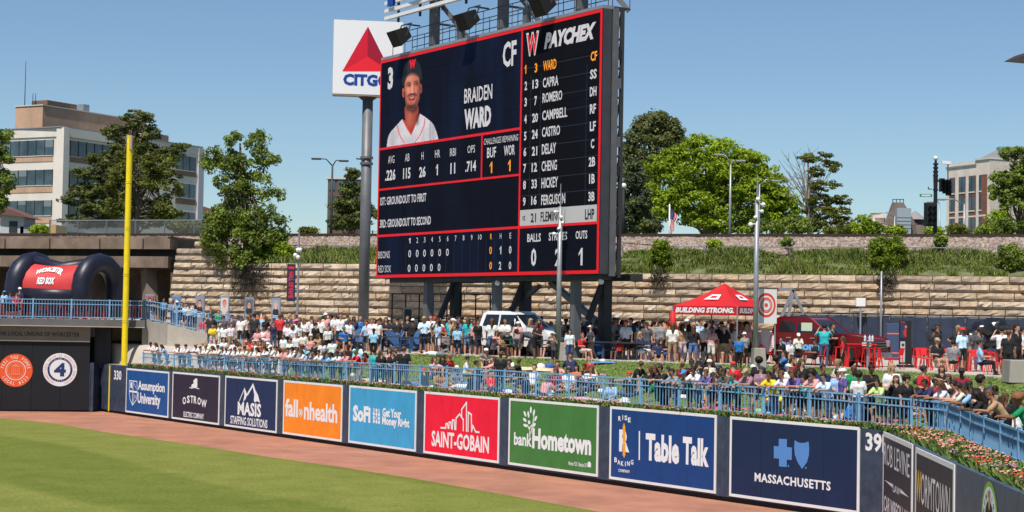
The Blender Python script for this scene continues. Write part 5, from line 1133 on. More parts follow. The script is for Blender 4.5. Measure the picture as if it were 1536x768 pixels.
def pickup(label, loc, rz, paint, L=5.9, W=2.02, H=1.98, box=True, name='pickup_truck', extras=None):
    t = thing(name, label, 'pickup truck' if box else 'car', loc, rz); h = L / 2
    mb = MB()
    if box: low = [(-h, .55), (-h, 1.28), (-h + 1.75, 1.30), (h - 1.75, 1.30), (h - .9, 1.27), (h - .18, 1.18), (h, .95), (h, .5), (h - .45, .42), (h - .55, .75), (h - .95, .95), (h - 1.35, .75), (h - 1.5, .42), (-h + 1.75, .42), (-h + 1.6, .75), (-h + 1.2, .95), (-h + .85, .75), (-h + .75, .45)]
    else: low = [(-h, .5), (-h + .02, 1.15), (-h + .1, 1.2), (h - 1.3, 1.18), (h - .25, 1.05), (h, .85), (h, .45), (h - .4, .40), (h - .5, .68), (h - .85, .85), (h - 1.2, .68), (h - 1.32, .4), (-h + 1.35, .4), (-h + 1.25, .68), (-h + .9, .85), (-h + .55, .68), (-h + .45, .4)]
    side_prism(mb, low, W); mb.build('body', paint, t, local=True, bevel=.05)
    if box: cab = [(-h + 1.85, 1.28), (-h + 1.95, H - .08), (-h + 2.2, H), (h - 2.75, H), (h - 2.55, H - .06), (h - 1.72, 1.28)]
    else: cab = [(-h + .06, 1.18), (-h + .2, H - .12), (-h + .45, H), (h - 2.5, H), (h - 2.25, H - .06), (h - 1.35, 1.17)]
    mb = MB(); side_prism(mb, cab, W - .04, .16, 1.28); mb.build('cabin', paint, t, local=True, bevel=.04)
    zb = 1.34 if box else 1.24; zt = H - .12
    def win(x0, x1, x2, x3):
        for s in (-1, 1):
            mb = MB(); k = lambda z: (W - .04) / 2 - .16 * min(1, max(0, (z - 1.28) / .6)) + .006
            mb._add([(x0, s * k(zb), zb), (x1, s * k(zb), zb), (x2, s * k(zt), zt), (x3, s * k(zt), zt)], [(0, 1, 2, 3)]); mb.build('side_window', glass_m, t, local=True)
            mb = MB(); mb.beam((x0 - .03, s * (k(zb) + .003), zb - .02), (x1 + .03, s * (k(zb) + .003), zb - .02), .02, .03); mb.build('window_trim', chrome_m, t, local=True)
    if box: win(-h + 2.1, -h + 2.9, -h + 2.9, -h + 2.2); win(-h + 3.0, h - 1.95, h - 2.62, -h + 3.0)
    else: win(-h + .25, -h + 1.2, -h + 1.2, -h + .38); win(-h + 1.3, -h + 2.15, -h + 2.15, -h + 1.3); win(-h + 2.25, h - 1.6, h - 2.35, -h + 2.25)
    a, b = cab[-2], cab[-1]; d = Vector((b[0] - a[0], 0, b[1] - a[1])); nrm = Vector((-d.z, 0, d.x)).normalized(); nrm = nrm if nrm.x > 0 else -nrm
    P = lambda k, y: Vector((a[0], y, a[1])) + d * k + nrm * .008
    mb = MB(); mb._add([P(.07, -W / 2 + .27), P(.07, W / 2 - .27), P(.93, W / 2 - .13), P(.93, -W / 2 + .13)], [(0, 1, 2, 3)]); mb.build('windscreen', glass_m, t, local=True)
    for sy in (-1, 1):
        wheel(t, h - .95 if box else h - .85, sy * (W / 2 - .12), .42 if box else .36); wheel(t, -h + 1.2 if box else -h + .9, sy * (W / 2 - .12), .42 if box else .36)
        mb = MB(); mb.box((h + .005, sy * (W / 2 - .2), .96 if box else .78), (.05, .34, .26 if box else .18)); mb.box((h - .1, sy * (W / 2 - .02), .96 if box else .78), (.24, .05, .2)); mb.build('headlight', lamp_m, t, local=True, bevel=.02)
        mb = MB(); mb.box((-h, sy * (W / 2 - .1), 1.0), (.04, .16, .4)); mb.build('tail_light', mat('tail_red', (.4, .01, .01), .3), t, local=True)
        mb = MB(); mb.box((h - 2.1, sy * (W / 2 + .13), 1.38), (.14, .24, .24)); mb.build('wing_mirror', grey_trim, t, local=True, bevel=.03)
        for dx in ((-.1, 1.0) if box else (-.6, .4)): mb = MB(); mb.box((-h + 2.75 + dx, sy * (W / 2 + .012), 1.14 if box else 1.02), (.22, .03, .04)); mb.build('door_handle', chrome_m, t, local=True)
        for dx in (-h + 2.02, -h + 2.98, h - 1.85): mb = MB(); mb.box((dx, sy * (W / 2 + .001), .88), (.014, .006, .75)); mb.build('door_seam', grey_trim, t, local=True)
    g = MB(); g.box((h + .015, 0, .86 if box else .7), (.05, W - .78, .42 if box else .2)); gr = g.build('grille', grey_trim, t, local=True)
    for k in range(4): m_ = MB(); m_.box((h + .05, 0, .70 + k * .105 if box else .62 + k * .05), (.03, W - .8, .022)); m_.build('grille_bar', chrome_m, gr, local=True)
    mb = MB(); mb.box((h + .04, 0, .5), (.18, W - .06, .22)); mb.build('front_bumper', chrome_m if box else paint, t, local=True, bevel=.03)
    mb = MB(); mb.box((-h - .04, 0, .58), (.14, W - .1, .2)); mb.build('rear_bumper', chrome_m, t, local=True, bevel=.03)
    if box: mb = MB(); mb.box((-h + .93, 0, 1.285), (1.6, W - .26, .03)); mb.build('load_bed', grey_trim, t, local=True)
    return t
red_paint = mat('metallic_red_paint', (.16, .004, .008), .2, metal=.25, spec=.7); wp = mat('white_car_paint', (.75, .75, .76), .25, spec=.6)
c = on_col(1216, 71.8, ZC)
tr = pickup('dark red pickup truck with pale blue door lettering beside the target board', tuple(c), R(-38), red_paint, L=6.2, W=2.1, H=1.98)
def on_side(mb, s, x0, x1, z0, z1, W, bold=.05):
    vs, fs, a, b, y0, y1 = glyphs(s, bold); mb._add([(x0 + (x - a) / (b - a) * (x1 - x0), -W / 2 - .012, z0 + (y - y0) / (y1 - y0) * (z1 - z0)) for x, y in vs], fs, 0)
mb = MB(); on_side(mb, 'Diamond', -.9, 1.0, .62, .98, 2.1); mb.build('door_lettering', mat('pale_blue_print', (.12, .42, .75), .5), tr, local=True)
def baseball(t, x, z, r, W):
    n = 28; mb = MB(); mb.poly([(x + math.cos(2 * math.pi * i / n) * r, -W / 2 - .012, z + math.sin(2 * math.pi * i / n) * r) for i in range(n)]); mb.build('baseball_print', white_m, t, local=True)
    mb = MB()
    for s in (-1, 1):
        for i in range(9): a = R(-40 + 10 * i); q = (x + s * (r * 1.25 - math.cos(a) * r * .75), -W / 2 - .018, z + math.sin(a) * r); mb.beam((q[0] - .07, q[1], q[2] - .03 ), (q[0] + .07, q[1], q[2] + .03), .02)
    mb.build('stitch_print', mat('stitch_red', (.6, .02, .02), .5), t, local=True)
baseball(tr, -1.55, .95, .48, 2.1)
mb = MB(); mb.box((.35, -.99, 1.6), (.5, .02, .34)); mb.build('window_sticker', mat('pale_green_paper', (.5, .62, .45), .7), tr, local=True)
c = on_col(789, 78.2, ZC + .12)
sv = pickup('white sport utility vehicle with red baseball stitching parked behind the scoreboard legs', tuple(c), R(-42), wp, L=4.3, W=1.8, H=1.9, box=False, name='parked_car'); baseball(sv, .1, .8, .42, 1.95)
# ================================================================ TENT
tx0, tx1 = 1021.5, 1136; Yt = 70.5
cA, cB = on_col(1028, Yt, 0), on_col(1140, Yt, 0)
tc_ = thing('canopy_tent', 'red pop up canopy tent with white block lettering on its valance', 'canopy tent', (cA.x + 1.55, Yt + .8, ZC))
red_cloth = mat('red_canopy_cloth', (.50, .010, .015), .7, var=.1, scale=1, bump=.2, bscale=3)
rot_t = R(-38); hw = 1.55; cx_, cy_ = at(1090, 470, Yt).x, Yt + .9
cx_ = at(1086, 470, Yt + .9).x
K = [Vector((cx_ + (sx * hw) * math.cos(rot_t) - (sy * hw) * math.sin(rot_t), cy_ + (sx * hw) * math.sin(rot_t) + (sy * hw) * math.cos(rot_t), 0)) for sx, sy in ((-1, -1), (1, -1), (1, 1), (-1, 1))]
tc_.location = (cx_, cy_, ZC)
ze = at(1040, 459, K[0].y).z; zv = ze - .36; za = at(1096, 425, cy_).z; apex = Vector((cx_, cy_, za))
for i in range(4):
    a, b = K[i], K[(i + 1) % 4]; n_ = 6; V = []; Fq = []
    for r_ in range(n_ + 1):
        t_ = r_ / n_; sag = -.10 * math.sin(math.pi * t_); 
        for q in (a, (a + b) / 2, b):
            e = Vector((q.x, q.y, ze)); p = e.lerp(apex, t_); p.z += sag * (1.6 if q is not a and q is not b else 1); V.append(tuple(p - tc_.location))
    for r_ in range(n_):
        for c_ in range(2): k = r_ * 3 + c_; Fq.append((k, k + 1, k + 4, k + 3))
    raw('roof_panel', V, Fq, [red_cloth], parent=tc_, smooth=True)
    mb = MB(); mb.obox((a + b) / 2 + Vector((0, 0, (ze + zv) / 2)), (b - a) / 2, Vector((b.y - a.y, a.x - b.x, 0)).normalized() * .01, (0, 0, (ze - zv) / 2)); mb.build('valance', red_cloth, tc_)
    VP_ = Plane(tuple(a), tuple(b))
    if i in (0, 1, 3):
        if (b - a).dot(VP_.u) < 0: pass
        L_ = (b - a).length; n0 = Vector((b.y - a.y, a.x - b.x, 0)).normalized(); front = n0.dot(CAM - a) > 0
        if front:
            u_ = (b - a).normalized(); o_ = a
            vs, fs, x0, x1, y0, y1 = glyphs('BUILDING STRONG.', .05, .2); mb = MB()
            mb._add([o_ + u_ * (.15 + (x - x0) / (x1 - x0) * (L_ - .3)) + Vector((0, 0, zv + .08 + (y - y0) / (y1 - y0) * .22)) + n0 * .02 for x, y in vs], fs); mb.build('valance_lettering', wlet_m, tc_)
            m1 = Vector(((a.x + b.x) / 2, (a.y + b.y) / 2, ze)); 
            def rp(s_, t_): base = a.lerp(b, s_); base.z = ze; p = base.lerp(apex, t_); p.z += -.13 * math.sin(math.pi * t_) + .03; return p + n0 * .03
            mb = MB(); mb.poly([rp(.30, .38), rp(.66, .38), rp(.70, .60), rp(.34, .60)]); mb.build('roof_logo', wlet_m, tc_)
            mb = MB(); mb.poly([rp(.40, .44) + Vector((0, 0, .01)), rp(.58, .44) + Vector((0, 0, .01)), rp(.60, .54) + Vector((0, 0, .01)), rp(.42, .54) + Vector((0, 0, .01))]); mb.build('roof_logo_mark', red_cloth, tc_)
for q in K: mb = MB(); mb.beam((q.x, q.y, ZC), (q.x, q.y, ze), .05); mb.build('leg', galv_m, tc_)
a = K[0]; mb = MB(); mb.path([a + Vector((0, -.05, zv + .1)), a + Vector((.05, -.05, ZC + 1.4)), a + Vector((.0, 0, ZC + .5))], [.1, .16, .1], 8); mb.build('rolled_side_cloth', red_cloth, tc_, smooth=True)
# ================================================================ TARGET BOARD + FRAME
Yg = 68.5; q0, q1 = at(1133, 485, Yg), at(1167, 434, Yg)
tb = thing('target_board', 'square white board with red and white target rings', 'game board', ((q0.x + q1.x) / 2, Yg, ZC))
TPl = Plane((q0.x, Yg, 0), (q1.x, Yg + .25, 0)); mb = MB(); uw = (Vector((q1.x, Yg + .25, 0)) - Vector((q0.x, Yg, 0))).length
mb.obox(TPl.P(uw / 2, (q0.z + q1.z) / 2, -.03), TPl.u * uw / 2, TPl.n * .03, (0, 0, (q1.z - q0.z) / 2)); mb.build('panel', white_m, tb)
mb = MB(); zc_ = (q0.z + q1.z) / 2 + .05; red_ring = mat('ring_red', (.72, .05, .025), .6)
for r_, ri in ((.41, .80), (.26, .84), (.20, .86)): disc(mb, TPl, uw / 2, zc_, r_, .006, r2=r_ * 1.2, r_in=ri)
disc(mb, TPl, uw / 2, zc_, .07, .006, r2=.085); mb.build('rings', red_ring, tb)
for s in (.05, uw - .05): mb = MB(); mb.beam(TPl.P(s, ZC, -.05), TPl.P(s, q0.z, -.05), .05); mb.build('leg', galv_m, tb)
tf = thing('truss_frame', 'silver A shaped metal frame behind the target board', 'frame', tuple(on_col(1192, 74, ZC)))
L3 = lambda x, y, Y: at(x, y, Y)
for a, b in (((1190, 435, 73), (1165, 490, 73)), ((1190, 435, 73), (1205, 470, 73)), ((1168, 434, 73), (1190, 434.5, 73)), ((1190, 435, 75), (1178, 500, 75))): mb = MB(); mb.beam(L3(*a), L3(*b), .12); mb.build('bar', galv_m, tf)
# ================================================================ NAVY FENCE, BOX, BANNER STAND, BAGS
a, b = stone_at(1168) - Vector((0, .55, 0)), stone_at(1560) - Vector((0, .55, 0)); zt_ = 5.72
nf = thing('navy_screen_fence', 'long navy screened fence standing before the stone wall', 'fence', (a.x, a.y, ZC)); nfm = mat('navy_mesh_cloth', (.022, .034, .065), .75, var=.2, scale=1.2, bump=.3, bscale=2)
n_ = 7
for i in range(n_):
    p, q = a.lerp(b, i / n_), a.lerp(b, (i + 1) / n_); mb = MB(); mb.beam((p.x + .03, p.y, (ZC + .12 + zt_) / 2), (q.x - .03, q.y, (ZC + .12 + zt_) / 2), .04, zt_ - ZC - .12); mb.build('cloth_panel', nfm, nf)
for i in range(22): p = a.lerp(b, i / 21); mb = MB(); mb.beam((p.x, p.y - .06, ZC), (p.x, p.y - .06, zt_ + .12), .05); mb.build('post', dsteel_m, nf)
mb = MB(); mb.beam((a.x, a.y, zt_ + .08), (b.x, b.y, zt_ + .08), .06, .06); mb.beam((a.x, a.y, ZC + .06), (b.x, b.y, ZC + .06), .3, .14); mb.build('top_rail', galv_m, nf)
def simple_sign_post(x, yt, yb, name, label, cat, w_=.5, h_=.45):
    Y = stone_at(x).y - 1.0; p = on_col(x, Y, ZC); z = at(x, yt, Y).z; t = thing(name, label, cat, tuple(p)); mb = MB(); mb.box((p.x, Y, z - h_ / 2), (w_, .25, h_)); mb.build('box', white_m, t, bevel=.02); mb = MB(); mb.beam((p.x, Y, ZC), (p.x, Y, z - h_), .08); mb.build('post', galv_m, t)
simple_sign_post(1290.5, 447, 456, 'junction_box', 'small pale grey electrical box on a post above the navy fence', 'electrical box')
Y = 84.0; p = on_col(1340, Y, ZC); bx = thing('navy_booth', 'tall navy cabinet with two orange stripes against the navy fence', 'cabinet', tuple(p)); zt2 = at(1340, 485, Y).z; bm2 = mat('navy_booth_paint', (.045, .07, .14), .5)
mb = MB(); mb.box((p.x, Y, (ZC + zt2) / 2), (.75, .7, zt2 - ZC)); mb.build('body', bm2, bx, bevel=.02)
for y_ in (500.5, 529.5): z = at(1340, y_, Y - .36).z; mb = MB(); mb.box((p.x, Y - .355, z), (.76, .012, .06)); mb.build('stripe', mat('stripe_orange', (.7, .15, .07), .6), bx)
Y = 70; p = on_col(1358, Y, ZC); zt2 = at(1358, 481, Y).z; bs = thing('banner_stand', 'tall printed banner stand with a player picture and white lower half', 'banner stand', tuple(p)); BSP = Plane((p.x - .25, Y, 0), (p.x + .25, Y + .05, 0))
mb = MB(); mb.box((p.x, Y + .03, (ZC + .15 + zt2) / 2), (.50, .04, zt2 - ZC - .15)); mb.build('board', rubber_m, bs)
u0 = BSP.uv(1358, 500)[0]; mb = MB(); H_ = zt2 - ZC - .15; zb_ = ZC + .15
mb.obox(BSP.P(u0, zb_ + H_ * .78, .012), BSP.u * .21, BSP.n * .003, (0, 0, H_ * .18), 0); mb.obox(BSP.P(u0, zb_ + H_ * .96, .012), BSP.u * .21, BSP.n * .003, (0, 0, H_ * .02), 1); mb.obox(BSP.P(u0, zb_ + H_ * .28, .012), BSP.u * .21, BSP.n * .003, (0, 0, H_ * .24), 2)
disc(mb, BSP, u0 + .02, zb_ + H_ * .72, .11, .02, 1, r2=.18, n=12); disc(mb, BSP, u0 + .02, zb_ + H_ * .86, .06, .022, 3, n=10); disc(mb, BSP, u0 - .1, zb_ + H_ * .44, .06, .02, 4, n=10)
for k in range(5): mb.obox(BSP.P(u0 + .07, zb_ + H_ * (.45 - .06 * k), .018), BSP.u * .07, BSP.n * .002, (0, 0, .02), 4)
mb.build('print', [mat('print_night', (.03, .035, .09), .6), mat('print_red2', (.45, .03, .03), .6), mat('print_grey', (.45, .45, .46), .6), mat('print_skin', (.4, .2, .14), .6), grey_trim], bs)
mb = MB(); mb.box((p.x, Y, ZC + .06), (.6, .5, .12)); mb.build('foot', rubber_m, bs)
def blob(name, label, cat, c, r, m, group=None, seed=0, rough_=.25, nu=18, nv=12):
    t = MB(); V = []; 
    t.ball((0, 0, 0), 1.0, nu, nv); t.v = [tuple(Vector((x * r[0], y * r[1], z * r[2])) * (1 + rough_ * mnoise.noise(Vector((x * 1.7 + seed, y * 1.7, z * 1.7))) + rough_ * .4 * mnoise.noise(Vector((x * 5 + seed, y * 5, z * 5))))) for x, y, z in t.v]
    o = t.build(name, m, None, smooth=True, local=True); o.location = (c[0], c[1], c[2] + r[2] * .85); return tag(o, label, cat, group)
bag_m = mat('black_bin_liner', (.012, .012, .014), .28, bump=.8, bscale=4, spec=.6)
for i, (x, y, s, lab) in enumerate(((1462, 505, .55, 'lowest at the left end of the heap'), (1480, 508, .6, 'at the foot of the heap in the middle'), (1500, 506, .6, 'lowest at the right end of the heap'), (1474, 493, .5, 'lying on two others'), (1494, 490, .55, 'lying high on the heap'), (1484, 487, .42, 'topmost of the heap'), (1508, 496, .45, 'squeezed behind the heap'))):
    Y = 78 + (i % 3) * .5; p = at(x, y, Y); blob('rubbish_bag', 'shiny black rubbish bag ' + lab, 'rubbish bag', (p.x, Y, p.z - s * .7), (s * 1.15, s, s * .75), bag_m, 'heap of black rubbish bags', seed=i * 3)
# ================================================================ FURNITURE
adi_m = mat('navy_blue_chair_paint', (.04, .10, .23), .5, var=.12, scale=3)
def adirondack_proto():
    t = thing('lounge_chair', 'x', 'lounge chair', (0, 0, 0))
    for i in range(5): mb = MB(); x = -.24 + i * .12; h = 1.02 - abs(i - 2) * .05; mb.beam((x, .18, .34), (x * 1.1, .62, h), .105, .025, upv=(0, 1, .2)); mb.build('back_slat', adi_m, t, local=True)
    for i in range(5): mb = MB(); y = -.30 + i * .115; mb.obox((0, y, .40 - .02 * i), (.28, 0, 0), (0, .05, -.008), (0, 0, .012)); mb.build('seat_slat', adi_m, t, local=True)
    for s in (-1, 1):
        mb = MB(); mb.obox((s * .36, .05, .60), (.06, 0, 0), (0, .40, .0), (0, 0, .014)); mb.build('armrest', adi_m, t, local=True)
        mb = MB(); mb.beam((s * .32, -.32, 0), (s * .32, -.32, .6), .045, .10); mb.build('front_leg', adi_m, t, local=True)
        mb = MB(); mb.beam((s * .27, -.34, .36), (s * .27, .66, .02), .04, .12); mb.build('rear_leg', adi_m, t, local=True)
    return t
def copy_tree(o, parent=None):
    c = o.copy(); C.objects.link(c); c.parent = parent
    for ch in o.children: copy_tree(ch, c)
    return c
red_m = mat('red_powder_coat', (.62, .02, .02), .4)
def metal_chair_proto():
    t = thing('cafe_chair', 'x', 'chair', (0, 0, 0))
    mb = MB(); mb.box((0, 0, .45), (.42, .42, .03)); mb.build('seat', red_m, t, local=True, bevel=.01)
    mb = MB(); mb.prism([(-.2, .21, .55), (.2, .21, .55), (.22, .27, .84), (-.22, .27, .84)], (0, .02, 0)); mb.build('backrest', red_m, t, local=True)
    for s in (-1, 1):
        mb = MB(); mb.beam((s * .23, -.24, 0), (s * .19, -.18, .45), .028); mb.build('leg', red_m, t, local=True)
        mb = MB(); mb.beam((s * .23, .27, 0), (s * .19, .2, .45), .028); mb.build('leg', red_m, t, local=True)
        mb = MB(); mb.beam((s * .19, .2, .45), (s * .21, .25, .8), .028); mb.build('back_post', red_m, t, local=True)
    return t
adi = adirondack_proto(); mch = metal_chair_proto(); _used = {}
_n = {}
def near_word(px):
    marks = [(300, 'the ramp railing'), (375, 'the portrait pylons'), (437, 'the vertical banner'), (475, 'the banner pole'), (548, 'the sign pole'), (623, 'the first leg'), (680, 'the iron fence'), (725, 'the middle leg'), (790, 'the white car'), (845, 'the outer leg'), (915, 'the scoreboard flank'), (985, 'the open lawn'), (1045, 'the red tent'), (1105, 'the tent opening'), (1150, 'the target board'), (1210, 'the red pickup'), (1290, 'the pickup bonnet'), (1358, 'the banner stand'), (1420, 'the red tables'), (1480, 'the rubbish bags'), (1530, 'the concrete block')]
    return min(marks, key=lambda m: abs(m[0] - px))[1]
def chair_at(proto, p, rz, label, group, sc=1.0):
    if proto.name in _used: o = copy_tree(proto)
    else: o = proto; _used[proto.name] = 1
    o.location = p; o.rotation_euler = (0, 0, rz); o.scale = (sc, sc, sc); o['label'] = label; o['group'] = group; o['category'] = proto['category']; return o
CH = []   # (px, t, rz) of empty blue chairs
adl = [(545, 508), (530, 505), (588, 508), (605, 505), (619, 505), (653, 506), (600, 520), (676, 520), (695, 510), (723, 508), (757, 510), (795, 505), (820, 508), (850, 508), (868, 507), (885, 508), (905, 522), (668, 508), (500, 508), (487, 506), (512, 500), (745, 500), (832, 500), (893, 500), (640, 500)]
_lab = {}
def uniq(base):
    _lab[base] = _lab.get(base, 0) + 1; k = _lab[base]
    return base if k == 1 else base + ', the ' + ordn[k - 1]
for i, (x, y) in enumerate(adl):
    t_ = 1.08 + (522 - y) * .012; p = ground(x, t_); chair_at(adi, p, rr.choice((-1, 1)) * rr.uniform(.3, 1.2), uniq('slatted navy blue lounge chair near ' + near_word(x)), 'navy blue lounge chairs along the walkway', 1.08)
rc = [(1152, 1.1), (1215, 1.12), (1228, 1.05), (1247, 1.1), (1329, 1.08), (1344, 1.1), (1383, 1.2), (1390, 1.14), (1420, 1.2), (1428, 1.12), (1442, 1.2), (1465, 1.22), (1490, 1.12), (1497, 1.2), (1505, 1.1), (1372, 1.25), (1160, 1.2), (1410, 1.1), (1478, 1.2)]
for i, (x, t_) in enumerate(rc): chair_at(mch, ground(x, t_), rr.uniform(-1.6, 1.6), uniq('bright red metal chair near ' + near_word(x)), 'red metal chairs on the walkway')
def table(label, p, w_, h, group='red tables on the walkway', m=red_m):
    t = thing('cafe_table', label, 'table', tuple(p), rr.uniform(-.3, .3), group); mb = MB(); mb.box((0, 0, h), (w_, .75, .035)); mb.build('top', m, t, local=True)
    for sx in (-1, 1):
        for sy in (-1, 1): mb = MB(); mb.beam((sx * w_ * .45, sy * .33, 0), (sx * w_ * .43, sy * .31, h), .045); mb.build('leg', m, t, local=True)
for x, t_, w_, l in ((1391, 1.3, 1.3, 'long red metal table behind the printed banner stand'), (1377, 1.28, .8, 'small red metal table half hidden by the banner stand'), (1292, 1.1, 1.2, 'tall red metal table before the pickup grille'), (1478, 1.2, 1.5, 'low red metal table before the rubbish bags'), (1443, 1.3, .9, 'red metal table between the seated people')):
    table(l, ground(x, t_), w_, .95 if 'tall' in l else .74)
for i, (x, t_) in enumerate(((1245, 1.12), (1258, 1.1), (1278, 1.1), (1303, 1.07), (1314, 1.12), (1298, 1.12), (1172, 1.12), (1110, 1.1), (1085, 1.08), (1072, 1.08))):
    stool(tuple(ground(x, t_)), red_m, uniq('red metal bar stool near ' + near_word(x)), 'red bar stools on the walkway', .8)
# post with two bottles
p = ground(1302, 1.03); t = thing('drinks_post', 'slim grey post with a small round top before the red stools', 'post', tuple(p)); mb = MB(); mb.tube((0, 0, 0), (0, 0, 1.05), .05); mb.build('post', galv_m, t, local=True); mb = MB(); mb.tube((0, 0, 1.05), (0, 0, 1.09), .33, .33, 16); mb.build('top', dsteel_m, t, local=True)
bt_m = mat('clear_plastic', (.6, .66, .7), .15, spec=.7)
for i, (dx, w_) in enumerate(((-.12, 'left'), (.06, 'middle'), (.17, 'right'))): t = thing('water_bottle', 'clear water bottle on the slim grey post, the %s one' % w_, 'bottle', (p.x + dx, p.y - .05, p.z + 1.09), 0, 'water bottles on the grey post'); mb = MB(); mb.path([(0, 0, 0), (0, 0, .17), (0, 0, .21), (0, 0, .25)], [.045, .045, .02, .02], 10); mb.build('body', bt_m, t, local=True)
# concrete planter blocks
for x, y0, y1, w_, l in ((1138, 522, 560, .42, 'grey concrete block around the foot of the tall lamp post'), (1531, 540, 590, .9, 'pale concrete block at the edge of the lawn beside the curved railing'), (846, 514, 545, .28, 'grey concrete block under the outer scoreboard leg')):
    p = ground(x, .9); t = thing('concrete_block', l, 'concrete block', (p.x, p.y, p.z)); h = min(1.5, at(x, y0, p.y).z - p.z); mb = MB(); mb.prism([(-w_ / 2 - .06, -.5, 0), (w_ / 2 + .06, -.5, 0), (w_ / 2, -.45, h), (-w_ / 2, -.45, h)], (0, .9, 0)); mb.build('block', concw_m, t, local=True, bevel=.02)
# black ledge rail along the lawn edge
lr = thing('ledge_rail', 'low black drink rail on posts along the top of the lawn', 'railing', tuple(ground(520, 1.02)))
qs = [ground(x, 1.03) for x in (498, 560, 620, 690, 760, 830, 915, 985)]
mb = MB()
for a, b in zip(qs[:-1], qs[1:]): mb.beam(a + Vector((0, 0, .78)), b + Vector((0, 0, .78)), .3, .05)
mb.build('ledge', dsteel_m, lr)
for q in resample(qs, 1.8): mb = MB(); mb.beam(q, q + Vector((0, 0, .78)), .07); mb.build('post', dsteel_m, lr)
# ================================================================ LAMP POSTS
def pole(name, label, cat, x, ytop, Y, base, r0=.1, r1=.06, extra=None, m=galv_m):
    p = on_col(x, Y, base); ptop = at(x, ytop, Y).z
    t = thing(name, label, cat, tuple(p)); mb = MB(); mb.tube((p.x, p.y, base), (p.x, p.y, ptop), r0, r1, 12); mb.build('shaft', m, t, smooth=True); return t, p, ptop
# pole in front of the board
q = fence_at(835); Y = ground(838, .95).y; t, p, zt2 = pole('camera_pole', 'slim grey pole with a cluster of white cameras in front of the scoreboard', 'pole', 838, 310, Y, 3.3, .13, .09)
mb = MB(); mb.tube((p.x, Y, zt2), (p.x, Y, zt2 + 1.0), .03, .02); mb.build('spike', galv_m, t)
def cams(t, p, Y, L):
    for x, y, r in L: q = at(x, y, Y - .1); mb = MB(); mb.ball(q, r * .72, 10, 6); mb.beam(q, (p.x, Y, q.z + .05), .05); mb.build('camera_dome', white_m, t, smooth=True)
cams(t, p, Y, ((833, 318, .11), (842, 326, .12), (844, 334, .10), (831, 351, .12), (838, 343, .10)))
Y = ground(1133, .9).y; t, p, zt2 = pole('camera_pole', 'tall grey lamp post with white cameras beside the target board', 'pole', 1133.5, 300, Y, 3.3, .115, .085)
mb = MB(); mb.tube((p.x, Y, zt2), (p.x, Y, at(1133.5, 262, Y).z), .035, .02); mb.build('spike', galv_m, t)
cams(t, p, Y, ((1137, 299, .13), (1145, 307, .13), (1143, 317, .11), (1133, 326, .1), (1126, 337, .14)))
def street_lamp(label, x, ytop, Y, arms, m=galv_m, base=10.2, r=.12, group='street lamps beyond the railway'):
    t, p, zt2 = pole('street_lamp', label, 'street lamp', x, ytop, Y, base, r, r * .6, m=m); t['group'] = group
    for dx, dy in arms:
        a = Vector((p.x, Y, zt2 - .1)); b = at(x + dx, ytop + dy, Y); mb = MB(); mb.path([a, a.lerp(b, .5) + Vector((0, 0, .25)), b], [.05, .045, .04], 8); mb.build('arm', m, t, smooth=True)
        s = 1 if dx > 0 else -1; mb = MB(); mb.obox(b + Vector((s * .3, 0, -.02)), (.38, 0, 0), (0, .16, 0), (0, 0, .07)); mb.build('lamp_head', m, t, bevel=.03)
street_lamp('pale double armed street lamp before the broad bright green tree', 1093, 247, 128, ((-8, -15), (12, -6)))
street_lamp('single armed street lamp arching over towards the bare tree', 1136.8, 276, 130, ((22, -5),), r=.1)
street_lamp('double armed street lamp between the leafy tree and the big sign pole', 494, 247, 135, ((-14, -9), (16, -6)), m=dsteel_m)
t, p, zt2 = pole('street_lamp', 'short dark lamp post close to the right flank of the scoreboard', 'street lamp', 932.5, 282, 118, 10.2, .14, .1, m=rubber_m); mb = MB(); mb.ball((p.x, p.y, zt2 + .15), .2, 10, 6); mb.build('lamp_globe', white_m, t, smooth=True)
# flag
t, p, zt2 = pole('flagpole', 'white flagpole with a limp striped flag before the green tree', 'flagpole', 1002, 306, 122, 10.2, .06, .05, m=white_m)
V = []; Fq = []; nu, nv = 8, 10
for i in range(nu + 1):
    for j in range(nv + 1): V.append((.06 + i * .065 * (1 - .5 * j / nv) + .05 * math.sin(j * .9), .07 * math.sin(i * 1.9 + j * .3), zt2 - p.z - .25 - j * .2 + .12 * i * (j / nv - .6)))
for i in range(nu):
    for j in range(nv): a = i * (nv + 1) + j; Fq.append((a, a + nv + 1, a + nv + 2, a + 1))
mi = [(2 if (j < 4 and i < 4) else (i // 1) % 2) for i in range(nu) for j in range(nv)]
raw('flag', V, Fq, [mat('flag_red', (.5, .04, .05), .8), mat('flag_white', (.65, .6, .6), .8), mat('flag_blue', (.04, .06, .2), .8)], mi, parent=t, smooth=True)
# pipe rail along the embankment, wire fence posts
er = thing('pipe_fence', 'chain link fence line with a pale top pipe along the grassy embankment', 'fence', tuple(emb(1250, 4, 8.9)))
for x0, x1 in ((985, 1560), (905, 985), (300, 560)):
    a, b = emb(x0, 4.0, 9.63 if x0 != 905 else 9.85), emb(x1, 4.0, 9.63); mb = MB(); mb.beam(a, b, .045, .055); mb.build('top_pipe', galv_m if x0 != 905 else dsteel_m, er)
for x in list(range(905, 1560, 65)) + list(range(310, 560, 60)): mb = MB(); a = emb(x, 4.0, 8.8); mb.beam(a, a + Vector((0, 0, .82)), .06); mb.build('post', steel_m, er)
cf = thing('chain_link_fence', 'grey chain link fence along the railway left of the leafy tree', 'fence', tuple(emb(150, 9.8, 10.3)))
mesh_m = bpy.data.materials.new('chain_link_mesh'); mesh_m.use_nodes = True; tt = mesh_m.node_tree; b_ = tt.nodes['Principled BSDF']; b_.inputs['Base Color'].default_value = (.16, .17, .17, 1)
